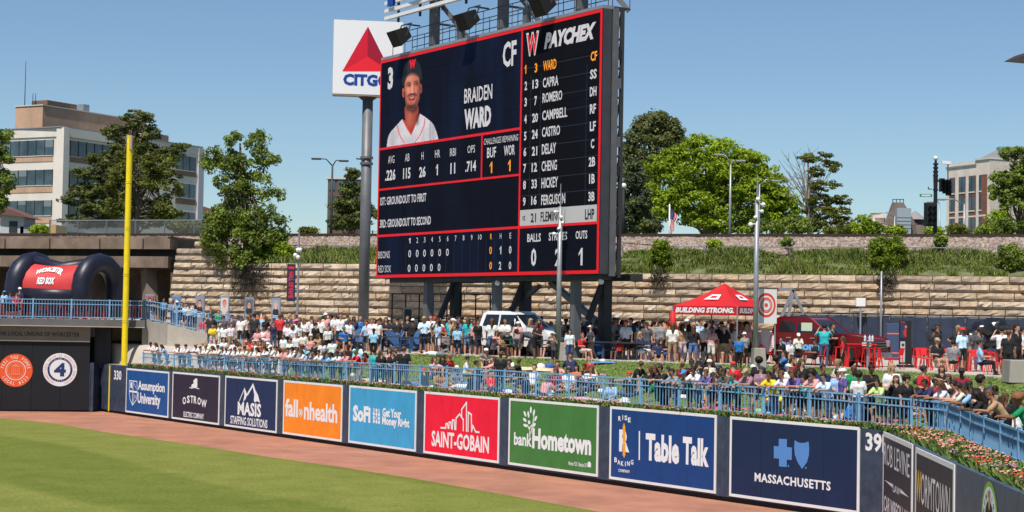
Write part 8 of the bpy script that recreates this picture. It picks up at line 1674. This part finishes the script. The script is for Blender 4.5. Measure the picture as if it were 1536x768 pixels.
# right of the scoreboard
px_tree('pine_tree', 'tall grey green pine rising behind the scoreboard flank', 175, 975, 10.2, [(985, 180, 22, 12), (965, 190, 18, 14), (1008, 192, 18, 14), (978, 208, 40, 16), (950, 222, 16, 12), (1010, 215, 22, 16), (975, 240, 46, 16), (955, 262, 36, 14)], 640, 42, .55, .16, G_pine, tr=.35, flat=.8, gaps=.28, top=(982, 172))
px_tree('maple_tree', 'very broad bright lime green maple beyond the railway', 150, 1062, 10.2,
 [(1050, 222, 34, 18), (1085, 228, 30, 18), (1015, 232, 26, 14), (1120, 245, 30, 20), (990, 250, 30, 16), (1060, 255, 60, 22), (1150, 270, 26, 20), (1100, 275, 50, 24), (1010, 280, 46, 22), (1165, 300, 22, 20), (1060, 305, 60, 24), (1135, 300, 50, 26), (1185, 315, 16, 20), (985, 310, 30, 22), (1090, 335, 70, 14), (1170, 332, 26, 14)], 850, 60, .72, .15, G_bright, tr=.5, flat=.5, depth=.9)
px_tree('spruce_tree', 'dense dark blue green spruce against the right flank of the scoreboard', 132, 950, 10.2, [(952, 250, 9, 12), (952, 268, 17, 12), (950, 288, 26, 14), (948, 310, 32, 16), (950, 335, 38, 16), (975, 335, 18, 14)], 420, 50, .45, .12, [G_dark[0], G_spr[0], G_dark[2]], tr=.25, flat=.45, top=(952, 240))
t = px_tree('half_bare_tree', 'thin tree with bare grey twigs on one side and dark leaves on the other', 140, 1212, 10.2, [(1225, 236, 26, 8), (1250, 250, 16, 7), (1222, 258, 14, 8), (1235, 278, 26, 8), (1228, 300, 22, 10), (1262, 300, 18, 7), (1240, 318, 36, 10), (1215, 335, 30, 12), (1262, 332, 18, 9)], 300, 36, .36, .11, G_olive, barkm=bark_g, tr=.16, flat=.4)
def twigs(t, Y, x0, y0, tips, r=.05):
    mb = MB()
    for (x, y) in tips:
        a = at(x0, y0 + rr.uniform(-20, 10), Y); b = at(x, y, Y); m_ = a.lerp(b, .5) + Vector((rr.uniform(-.3, .3), rr.uniform(-.6, .6), .2)); mb.path([a, m_, b], [r, r * .6, r * .25], 5, caps=False)
        for _ in range(5):
            k = rr.uniform(.3, .95); s = a.lerp(b, k); e = s + Vector((rr.uniform(-.9, .9), rr.uniform(-.5, .5), rr.uniform(.2, 1.1))); mb.path([s, e], [r * .4, r * .15], 4, caps=False)
    mb.build('bare_twigs', bark_g, t, kind='stuff')
twigs(t, 140, 1210, 312, [(1168, 240), (1178, 232), (1190, 228), (1198, 240), (1180, 255), (1206, 225), (1172, 262), (1185, 275), (1215, 222), (1200, 256), (1174, 290)], .06)
px_tree('leafy_tree', 'tall green tree at the edge beside the brick building', 125, 1530, 10.2, [(1512, 232, 12, 12), (1530, 240, 18, 18), (1505, 262, 16, 14), (1530, 275, 26, 20), (1500, 290, 16, 14), (1525, 310, 28, 22), (1512, 338, 26, 16), (1545, 330, 24, 26)], 380, 48, .38, .12, G_mid, tr=.2, gaps=.2)
# low shrubs on the skyline
sk = [(1190, 338, 26, 14), (1292, 338, 14, 16), (1262, 345, 24, 8), (1310, 343, 16, 8), (1400, 348, 8, 6), (1440, 345, 20, 6), (1480, 346, 16, 6), (1500, 330, 16, 16), (270, 340, 18, 10), (292, 342, 14, 9), (60, 345, 12, 5), (462, 348, 12, 4), (1150, 342, 30, 10), (1345, 346, 14, 6)]
for i, (x, y, rx, ry) in enumerate(sk):
    px_tree('shrub', 'low leafy shrub on the skyline near ' + ['the bare tree foot', 'the thin tree and the tower', 'the thin tree', 'the distant tower', 'the traffic light', 'the brick building corner', 'the brick building front', 'the tall edge tree', 'the white office end', 'the far end of the chain link fence', 'the office parking', 'the leafy tree', 'the bright maple', 'the far tower foot'][i], 128 + i * .7, x, 10.1, [(x, y, rx, ry)], 26, 60, .45, .12, [G_mid, G_bright, G_olive][i % 3], tr=.05, group='shrubs along the skyline')['category'] = 'shrub'
# bushes on the embankment
def bush(label, x, y, rx, ry, mats, d=1.2, n=60, leaf=.075):
    p = emb(x, d, wtop(x) + .2); k = p.y / F; t = thing('bush', label, 'bush', tuple(p), 0, 'bushes on the grassy embankment'); cs = []; rs = []
    for _ in range(n):
        while True:
            u = Vector((rr.uniform(-1, 1), rr.uniform(-1, 1), rr.uniform(-1, 1)))
            if u.length < 1: break
        c = at(x, y, p.y); q = c + Vector((u.x * rx * k, u.y * rx * k * .7, u.z * ry * k)); cs.append(tuple(q)); rs.append(.28 * rr.uniform(.6, 1.2))
    leaf_cloud('leaves', cs, rs, 60, leaf, mats, t, flat=.8); mb = MB()
    for c in rr.sample(cs, min(16, len(cs))): mb.path([p + Vector((rr.uniform(-.2, .2), 0, -.3)), Vector(c)], [.035, .012], 4)
    mb.build('stems', bark, t, kind='stuff')
bush('rounded yellow green bush hanging over the stone wall', 1330, 378, 28, 26, G_bush, d=.9, n=110)
bush('tall bush with lime leaves on top near the scoreboard flank', 990, 382, 17, 22, G_bush, d=.8, n=70)
bush('dark bush at the far end of the embankment under the edge tree', 1518, 388, 22, 20, G_mid, d=1.2, n=70)
bush('small upright bush beside the ballast below the traffic light', 1411, 362, 8, 12, G_mid, d=5.2, n=22)
bush('leafy sapling under the tall tree beside the banner pole', 424, 380, 14, 20, G_bright, d=1.2, n=45)
bush('low scrub at the foot of the tall leafy tree', 335, 385, 20, 14, G_olive, d=1.0, n=40)
bush('small weed bush halfway along the embankment', 1070, 367, 12, 6, G_bright, d=4.5, n=16)
bush('small tuft bush beside the ballast near the tall lamp post', 1180, 363, 7, 7, G_mid, d=5.2, n=12)
# dead vines hanging on the wall; those below the leafy tree paint its shadow
for j, (x0, x1, y0, y1, L) in enumerate(((975, 1000, 408, 440, 'dark dry vines hanging over the stone wall below the lime topped bush'), (1313, 1346, 412, 440, 'dark vines hanging over the stone wall below the rounded bush'), (345, 410, 398, 470, 'bare vine stems clinging to the stone wall below the tall leafy tree'))):
    p = STONE.at(x0, y1, .2); t = thing('vine_and_shade', L, 'vine', tuple(p)); cs = []
    mb = MB()
    for i in range(60 if j == 2 else 26):
        a = STONE.at(rr.uniform(x0, x1), y0 - 3, .16); b = STONE.at(rr.uniform(x0, x1), rr.uniform(lerp(y0, y1, .3), y1), .22); m_ = a.lerp(b, .5) + Vector((rr.uniform(-.3, .3), -.05, 0)); mb.path([a, m_, b], [.02, .015, .006], 4, caps=False); cs += [tuple(a.lerp(b, rr.random())), tuple(m_)]
    mb.build('stems', mat('dry_stem', (.03, .022, .016), .95), t, kind='stuff')
    leaf_cloud('dry_leaves', cs, [.14] * len(cs), 9, .05, [mat('dry_leaf_%d' % i, c, .9) for i, c in enumerate([(.035, .03, .015), (.05, .05, .02), (.025, .02, .012)])], t)
# ================================================================ BUILDINGS
brick_w = mat('white_panel', (.68, .62, .56), .7, var=.08, scale=.3); tan_b = mat('tan_brick', (.47, .30, .20), .85, var=.12, scale=.6, bump=.2, bscale=20); glass_b = mat('blue_grey_glass', (.045, .075, .095), .12, var=.5, scale=.35, spec=.8); sill_m = mat('pale_sill', (.55, .53, .50), .6); tan_shade_b = mat('dark_tan_brick', (.25, .16, .11), .85, var=.12, scale=.6)
class Facade:
    def __init__(s, o, d, L): s.o = Vector(o); s.d = Vector(d).normalized(); s.L = L; s.n = s.d.cross(Vector((0, 0, 1))); s.n = -s.n if s.n.dot(CAM - s.o) < 0 else s.n
    def box(s, mb, a, b, z0, z1, off0, off1, mi=0): c = s.o + s.d * (a + b) / 2 + s.n * (off0 + off1) / 2; c.z = (z0 + z1) / 2; mb.obox(c, s.d * (b - a) / 2, s.n * (off1 - off0) / 2, (0, 0, (z1 - z0) / 2), mi)
Yb_ = 190; c0 = on_col(86, Yb_, 0); zT_ = at(86, 191, Yb_).z
off_b = thing('office_building', 'white and tan brick office building with ribbon windows and a brick penthouse', 'building', (c0.x, c0.y, 9.8))
FL = Facade(c0, (-.886, .463, 0), 42); FRt = Facade(c0, (.493, .870, 0), 24)
zr_ = lambda zy, x=86: at(x, 130 + zy / 3.34, Yb_).z
for fc, nm in ((FL, 'left'), (FRt, 'right')):
    mb = MB(); fc.box(mb, 0 if nm == 'left' else .02, fc.L, 9.0, zT_ - 1.0, -9, 0); mb.build('wall', brick_w, off_b)
    mb = MB(); fc.box(mb, -.4 * (nm == 'left'), fc.L, zT_ - 1.0, zT_, -9, .12 if nm == 'left' else .10); mb.build('parapet', brick_w, off_b)
    mb = MB(); fc.box(mb, -.4, fc.L, zT_, zT_ + .12, -9, .2); mb.build('coping', galv_m, off_b)
    for r_, (w0, w1, s1) in enumerate(((262, 342, 372), (412, 492, 527), (567, 645, 682), (722, 800, 830))):
        za_, zb_, zc_ = zr_(w0), zr_(w1), zr_(s1)
        segs = [(1.2, fc.L)] if nm == 'left' else [(1.3, 11.6), (19.2, 23.0)]
        for a, b in segs:
            mb = MB(); fc.box(mb, a, b, zc_, zb_ - .06, -.02, .06); mb.build('brick_spandrel', tan_b if nm == 'left' else tan_shade_b, off_b)  # right front takes the tan brick with its shade in the colour
            mb = MB(); fc.box(mb, a, b, zb_ - .06, zb_ + .02, -.02, .12); mb.build('window_sill', sill_m, off_b)
            n_ = round((b - a) / 1.28)
            for i in range(n_):
                p, q = a + (b - a) * i / n_, a + (b - a) * (i + 1) / n_; mb = MB(); fc.box(mb, p + .05, q - .05, zb_ + .03, za_ - .02, -.3, .02); w_ = mb.build('window', glass_b, off_b)
                if nm == 'left' and i < 14 or nm == 'right': mb = MB(); fc.box(mb, p - .05, p + .05, zb_ + .02, za_, -.2, .07); mb.build('mullion', dsteel_m, w_)
                if rr.random() < .3: mb = MB(); fc.box(mb, p + .08, q - .08, za_ - rr.uniform(.3, 1.1), za_ - .05, .022, .03); mb.build('blind', mat('window_blind', (.16, .20, .22), .8), w_)
mb = MB(); FL.box(mb, -.55, .55, 9, zT_ - .05, -.6, .3); mb.build('corner_pier', brick_w, off_b)
mb = MB(); FRt.box(mb, 23.2, 24.2, 9, zT_ - .1, -1, .25); mb.build('end_pier', mat('pale_lilac_panel', (.46, .45, .50), .7), off_b)
# penthouse
pc = at(56, 192, Yb_ + 6); cP = on_col(56, Yb_ + 6, 0); zp0, zp1 = zT_ - .5, at(56, 158, Yb_ + 6).z
P1_, P2_ = Facade(cP, (-.886, .463, 0), 4.2), Facade(cP, (.493, .870, 0), 22)
mb = MB(); P1_.box(mb, 0, 4.2, zp0, zp1, -5, 0); P2_.box(mb, .02, 17.5, zp0, zp1, -4.0, 0); mb.build('penthouse', tan_b, off_b)
mb = MB(); P1_.box(mb, -.1, 4.3, zp1, zp1 + .12, -5, .1); P2_.box(mb, -.1, 17.6, zp1, zp1 + .12, -4, .1); mb.build('penthouse_coping', sill_m, off_b)
mb = MB(); P1_.box(mb, .8, 3.6, zp0 + .5, zp0 + 1.0, -.05, .04); mb.build('louvre', mat('louvre_tan', (.30, .21, .15), .7), off_b)
for k in range(5): mb = MB(); P1_.box(mb, .8, 3.6, zp0 + .5 + k * .11, zp0 + .53 + k * .11, .04, .07); mb.build('louvre_blade', tan_shade_b, off_b)
mb = MB(); P2_.box(mb, 1.2, 6, zp1 + .1, zp1 + .8, -3, -.5); mb.build('roof_box', mat('dark_roof_brick', (.20, .12, .08), .85), off_b)
mb = MB(); P2_.box(mb, 7.6, 8.6, zp1 + .1, zp1 + 1.1, -2, -1); mb.build('vent_unit', galv_m, off_b)
mb = MB(); P2_.box(mb, 15, 19, zp0 + .2, zp0 + 2.0, .3, 2.4); lv = mb.build('cooling_unit', mat('rusty_pink_metal', (.33, .235, .22), .7), off_b)
for k in range(9): mb = MB(); P2_.box(mb, 14.98, 19.02, zp0 + .3 + k * .19, zp0 + .34 + k * .19, 2.4, 2.44); mb.build('fin', tan_shade_b, lv)
for x, y in ((37, 92), (49, 140), (53, 140)):
    p = at(x, 158, Yb_ + 8); q = at(x, y, Yb_ + 8); mb = MB(); mb.tube((p.x, p.y, p.z - .5), (p.x, p.y, q.z), .06, .03, 6); mb.build('antenna', dsteel_m, off_b)
# small sheds by the fence
for i, (x0, x1, y0, y1, cc, L) in enumerate(((0, 36, 322, 350, (.45, .45, .47), 'pale shed with a dark red sloping roof below the office windows'), (30, 46, 340, 350, (.3, .31, .32), 'low grey utility box beside the pale shed'), (46, 62, 338, 350, (.07, .07, .075), 'dark parked equipment box beside the pale shed'), (75, 84, 337, 350, (.6, .35, .1), 'small white and orange cabinet at the office corner'), (300, 330, 318, 350, (.42, .34, .26), 'small tan building between the white office and the leafy tree'))):
    Y = 165 if i < 4 else 240; a, b = at(x0, y1, Y), at(x1, y0, Y); t = thing('shed' if i in (0, 4) else 'utility_box', L, 'shed' if i in (0, 4) else 'box', ((a.x + b.x) / 2, Y, 9.8)); mb = MB(); mb.box(((a.x + b.x) / 2, Y + 2, (9.5 + b.z) / 2), (b.x - a.x, 4, b.z - 9.5)); mb.build('body', mat('shed_%d' % i, cc, .8), t)
    if i in (0, 4): mb = MB(); mb.prism([(a.x - .4, Y - .6, b.z), (b.x + .6, Y - .6, b.z - .3), (b.x - .2, Y - .6, b.z + .1), (a.x - .4, Y - .6, b.z + 1.0)], (0, 5, 0)); mb.build('roof', mat('shed_roof', (.14, .07, .06), .8), t); mb = MB(); mb.box((b.x - 1, Y - .03, b.z - 1.2), (.8, .05, 1.1)); mb.build('door', grey_trim, t)
# brick framed building far away
t = thing('brick_building', 'dark brick building with window grid behind the street lamp', 'building', tuple(on_col(514, 230, 9.5))); a, b = at(492, 268, 230), at(541, 350, 230)
mb = MB(); mb.box(((a.x + b.x) / 2, 233, (9 + a.z) / 2), (b.x - a.x, 6, a.z - 9)); mb.build('wall', mat('dark_brick', (.12, .08, .06), .85), t); mb = MB(); mb.box(((a.x + b.x) / 2, 233, a.z + .1), (b.x - a.x + .4, 6.4, .3)); mb.build('roof_edge', sill_m, t)
for i in range(4):
    for j in range(3): mb = MB(); x_ = a.x + (b.x - a.x) * (i + .5) / 4; z_ = a.z - .9 - j * 2.1; mb.box((x_, 229.97, z_), (.75, .12, 1.3)); mb.build('window', glass_b, t)
# right hand hall: pale frame with brick infill
Yq = 260; c1 = on_col(1483, Yq, 0); Q = Z(1180, 200, 3.4916)
hall = thing('concrete_hall', 'pale concrete framed building with tall windows, brick infill and a green copper roof', 'building', (c1.x, c1.y, 9.5))
H1 = Facade(c1, (-.40, .9165, 0), 10.4); H2 = Facade(c1, (.9165, .40, 0), 16)
pale_c = mat('pale_stone', (.66, .58, .51), .8, var=.1, scale=.5); brick_r = mat('red_brown_brick', (.20, .085, .055), .85, var=.15, scale=1)
zz = lambda zy, x=1483, Y=Yq: at(x, 200 + zy / 3.4916, Y).z
zt1 = zz(160); zt2_ = zz(118)
mb = MB(); H1.box(mb, 3.2, 10.4, 9, zt1, -10, 0); mb.build('wall', pale_c, hall); mb = MB(); H1.box(mb, 0, 3.2, 9, zz(134), -10, .02); mb.build('wall', pale_c, hall)
mb = MB(); H2.box(mb, .02, 16, 9, zz(134), -10, -.0); mb.build('wall', pale_c, hall)
mb = MB(); H1.box(mb, 3.1, 10.5, zt1, zt1 + .25, -10.1, .15); mb.build('coping', galv_m, hall); mb = MB(); H1.box(mb, -.1, 3.3, zz(134), zz(134) + .3, -10.1, .2); mb.build('coping', sill_m, hall)
us = []
for zx in (850, 898, 950, 1006, 1052):
    X = 1180 + zx / 3.4916; rx = (X - 768) / F; s_ = (rx * c1.y - c1.x) / (-.40 - rx * .9165); us.append(s_)
us2 = [(us[0] - .05, us[0] - (us[0] - us[1]) * .66), (us[1] - .1, us[1] - (us[1] - us[2]) * .74), (us[2] - .1, us[2] - (us[2] - us[3]) * .74), (us[3] - .0, us[4] + .1)]
for j, (y0, y1, y2) in enumerate(((212, 296, 316), (318, 396, 416), (432, 512, 530))):
    for i, (a, b) in enumerate(us2):
        b, a = max(a, b), min(a, b); mb = MB(); H1.box(mb, a, b, zz(y2 + 6), zz(y0), -.4, .03); mb.build('brick_infill', brick_r, hall)
        w_ = b - a; aa, bb = (a + .12, b - .1) if i < 3 else (b - .3 * w_, b - .05)
        if i == 2: aa = a + .18 * w_
        mb = MB(); H1.box(mb, aa, bb, zz(y1), zz(y0) - .12, -.3, .06); w1 = mb.build('window', glass_b, hall)
        mb = MB(); H1.box(mb, (aa + bb) / 2 - .03, (aa + bb) / 2 + .03, zz(y1), zz(y0) - .12, .06, .09); mb.build('mullion', rubber_m, w1)
        mb = MB(); H1.box(mb, aa - .05, bb + .05, zz(y1) - .22, zz(y1), .02, .12); mb.build('sill', sill_m, hall)
    mb = MB(); H2.box(mb, 1.6, 3.6, zz(y1 - 40), zz(y0 - 18), -.3, .04); mb.build('window', glass_b, hall); mb = MB(); H2.box(mb, 5.5, 7.5, zz(y1 - 40), zz(y0 - 18), -.3, .04); mb.build('window', glass_b, hall)
cop = mat('green_copper', (.16, .30, .22), .7); rt_m = mat('roof_slate', (.20, .20, .20), .8)
o_ = H2.o - H2.n * 5 + H2.d * 1.5; mb = MB(); z0 = zz(134) + .3; q = [o_ + H2.d * 0, o_ + H2.d * 12, o_ + H2.d * 12 + H2.n * 4.6, o_ + H2.n * 4.6]; c_ = sum(q, Vector()) / 4; zz2 = zz(72)
mb._add([Vector((p.x, p.y, z0)) for p in q] + [Vector((lerp(p.x, c_.x, .45), lerp(p.y, c_.y, .45), zz2)) for p in q], [(0, 1, 5, 4), (1, 2, 6, 5), (2, 3, 7, 6), (3, 0, 4, 7), (4, 5, 6, 7)]); mb.build('roof', rt_m, hall)
mb = MB(); mb.box((c_.x + 1, c_.y, zz2 + .25), (8, 2, .7)); mb.build('roof_monitor', cop, hall)
# station towers in the distance
Ys_ = 300; T = lambda zx, zy: at(1180 + zx / 3.4916, 200 + zy / 3.4916, Ys_)
st = thing('station_tower', 'distant building with a steep truncated brown roof and railed top', 'building', tuple(on_col(1352, Ys_, 9.5)))
def frust(mb, x0, x1, y0, x2, x3, y1, dp=3.0, mi=0):
    a, b, c, d = T(x0, y0), T(x1, y0), T(x2, y1), T(x3, y1); w0, w1 = b.x - a.x, d.x - c.x
    mb._add([(c.x, Ys_ - w1 * .1, c.z), (d.x, Ys_ - w1 * .1, c.z), (d.x, Ys_ + w1 * .4, c.z), (c.x, Ys_ + w1 * .4, c.z), (a.x, Ys_ - w0 * .1, a.z), (b.x, Ys_ - w0 * .1, a.z), (b.x, Ys_ + w0 * .4, a.z), (a.x, Ys_ + w0 * .4, a.z)], [(0, 1, 5, 4), (1, 2, 6, 5), (2, 3, 7, 6), (3, 0, 4, 7), (4, 5, 6, 7), (0, 3, 2, 1)], mi)
slate = mat('brown_slate', (.155, .12, .105), .85, var=.2, scale=.5)
mb = MB(); frust(mb, 556, 612, 362, 520, 678, 480); mb.build('roof', slate, st); mb = MB(); frust(mb, 524, 674, 480, 524, 674, 540); mb.build('wall', mat('dark_stone', (.14, .11, .10), .85), st)
mb = MB()
for x in (556, 575, 594, 612): mb.beam(T(x, 362), T(x, 345), .12)
mb.beam(T(554, 346), T(614, 346), .12); mb.build('roof_railing', dsteel_m, st)
a, b = T(562, 425), T(634, 500); mb = MB(); mb.box(((a.x + b.x) / 2, Ys_ - 1, (a.z + b.z) / 2), (b.x - a.x, 3, a.z - b.z + 2)); g_ = mb.build('glazed_front', mat('pale_glass', (.30, .36, .40), .3), st)
for k in range(4): mb = MB(); z_ = lerp(b.z, a.z, k / 4); mb.box(((a.x + b.x) / 2, Ys_ - 2.53, z_), (b.x - a.x, .06, .12)); mb.build('glazing_bar', galv_m, g_)
# classical columns
cl = thing('columned_hall', 'distant pale stone pavilion with a row of columns', 'building', tuple(on_col(1324, Ys_ + 4, 9.5))); mb = MB(); a, b = T(478, 425), T(530, 480); mb.box(((a.x + b.x) / 2, Ys_ + 4, a.z), (b.x - a.x, 4, .9)); mb.build('entablature', pale_c, cl)
for k in range(5): x_ = lerp(a.x, b.x, (k + .3) / 5); mb = MB(); mb.tube((x_, Ys_ + 3, 9), (x_, Ys_ + 3, a.z), .5, .45, 10); mb.build('column', pale_c, cl)
mb = MB(); a2, b2 = T(430, 480), T(560, 520); mb.box(((a2.x + b2.x) / 2, Ys_ + 2, (9 + a2.z) / 2), (b2.x - a2.x, 5, a2.z - 9)); mb.build('base_block', pale_c, cl)
# turret
tu = thing('station_turret', 'distant small round turret with a pointed roof', 'turret', tuple(on_col(1379, Ys_ + 3, 9.5))); p = T(695, 400); q = T(695, 448); mb = MB(); mb.tube((p.x, Ys_ + 3, q.z), (p.x, Ys_ + 3, p.z), 2.1, .05, 12); mb.build('cone_roof', mat('pale_slate', (.24, .22, .22), .8), tu); mb = MB(); q2 = T(695, 478); mb.tube((p.x, Ys_ + 3, q2.z), (p.x, Ys_ + 3, q.z), 1.7, 1.7, 12); mb.build('lantern', dsteel_m, tu)
mb = MB(); mb.tube((p.x, Ys_ + 3, 9), (p.x, Ys_ + 3, q2.z), 5.6, 1.9, 14); mb.build('lower_roof', slate, tu)
# ================================================================ TRAFFIC LIGHT POLE
Yt_ = 122; p = on_col(1401.5, Yt_, 10.2); tpz = at(1401, 240, Yt_).z
tl = thing('traffic_signal_pole', 'ornate black traffic signal pole with signal heads and a small green street plate', 'traffic light', tuple(p))
Tq = lambda zx, zy: at(1180 + zx / 3.4916, 200 + zy / 3.4916, Yt_); blk2 = mat('black_paint', (.012, .012, .014), .5)
mb = MB(); zs = [p.z, p.z + .8, p.z + 4.2, Tq(773, 300).z, Tq(773, 230).z, Tq(773, 160).z, tpz]; mb.path([(p.x, Yt_, z) for z in zs], [.22, .15, .14, .14, .17, .10, .08], 10); mb.build('shaft', blk2, tl)
for zy in (165, 185, 205, 225, 300): z = Tq(773, zy).z; mb = MB(); mb.tube((p.x, Yt_, z), (p.x, Yt_, z + .12), .19, .19, 10); mb.build('ring', blk2, tl)
mb = MB(); mb.ball((p.x, Yt_, tpz + .13), .17, 10, 6); mb.build('finial', white_m, tl, smooth=True)
a, b = Tq(773, 245), Tq(865, 258); mb = MB(); mb.tube((p.x, Yt_, a.z), b, .10, .08, 8); mb.build('signal_arm', steel_m, tl)
def head(zx, zy, h_=.95):
    c = Tq(zx, zy); mb = MB(); mb.box((c.x, Yt_ - .25, c.z), (.36, .28, h_)); o = mb.build('signal_head', blk2, tl, bevel=.02)
    for k in range(3): mb = MB(); mb.tube((c.x, Yt_ - .40, c.z + (k - 1) * h_ * .3), (c.x, Yt_ - .62, c.z + (k - 1) * h_ * .3), .13, .13, 10, caps=False); mb.build('visor', blk2, o)
head(808, 272, .95); head(826, 280, 1.0); head(843, 285, 1.15)
for zx, zy in ((740, 425), (765, 425)): head(zx, zy, 1.5)
mb = MB(); c = Tq(752, 425); mb.box((c.x, Yt_, c.z), (.9, .12, 1.7)); mb.build('back_plate', blk2, tl)
mb = MB(); a, b = Tq(696, 318), Tq(761, 334); mb.box(((a.x + b.x) / 2, Yt_ - .05, (a.z + b.z) / 2), (b.x - a.x, .03, a.z - b.z)); sp_ = mb.build('street_plate', mat('sign_green', (.02, .20, .10), .5), tl)
mb = MB()
for k in range(5): mb.box((lerp(a.x, b.x, .2 + .15 * k), Yt_ - .075, (a.z + b.z) / 2), (.1, .01, .12))
mb.build('plate_lettering', wlet_m, tl)
mb = MB(); c = Tq(845, 155); mb.tube((c.x, Yt_, Tq(845, 245).z), (c.x, Yt_, c.z), .05); mb.build('camera_mast', steel_m, tl); mb = MB(); mb.beam(c + Vector((-.45, 0, .05)), c + Vector((.2, 0, 0)), .22); mb.build('traffic_camera', white_m, tl)
mb = MB(); mb.beam(Tq(742, 292), Tq(760, 292), .06); mb.beam(Tq(742, 292), Tq(742, 280), .06); mb.build('bracket', blk2, tl)
street_lamp('pale curved street lamp before the pale concrete building', 1445, 306, 135, ((-28, -7),), r=.12)
street_lamp('slim pale street lamp just right of the traffic signal pole', 1408, 305, 160, ((-6, -2),), r=.1)
street_lamp('pale street lamp before the distant station tower', 1340.5, 324, 150, ((-22, -4),), r=.1)
# trim: the meshes' unused copies
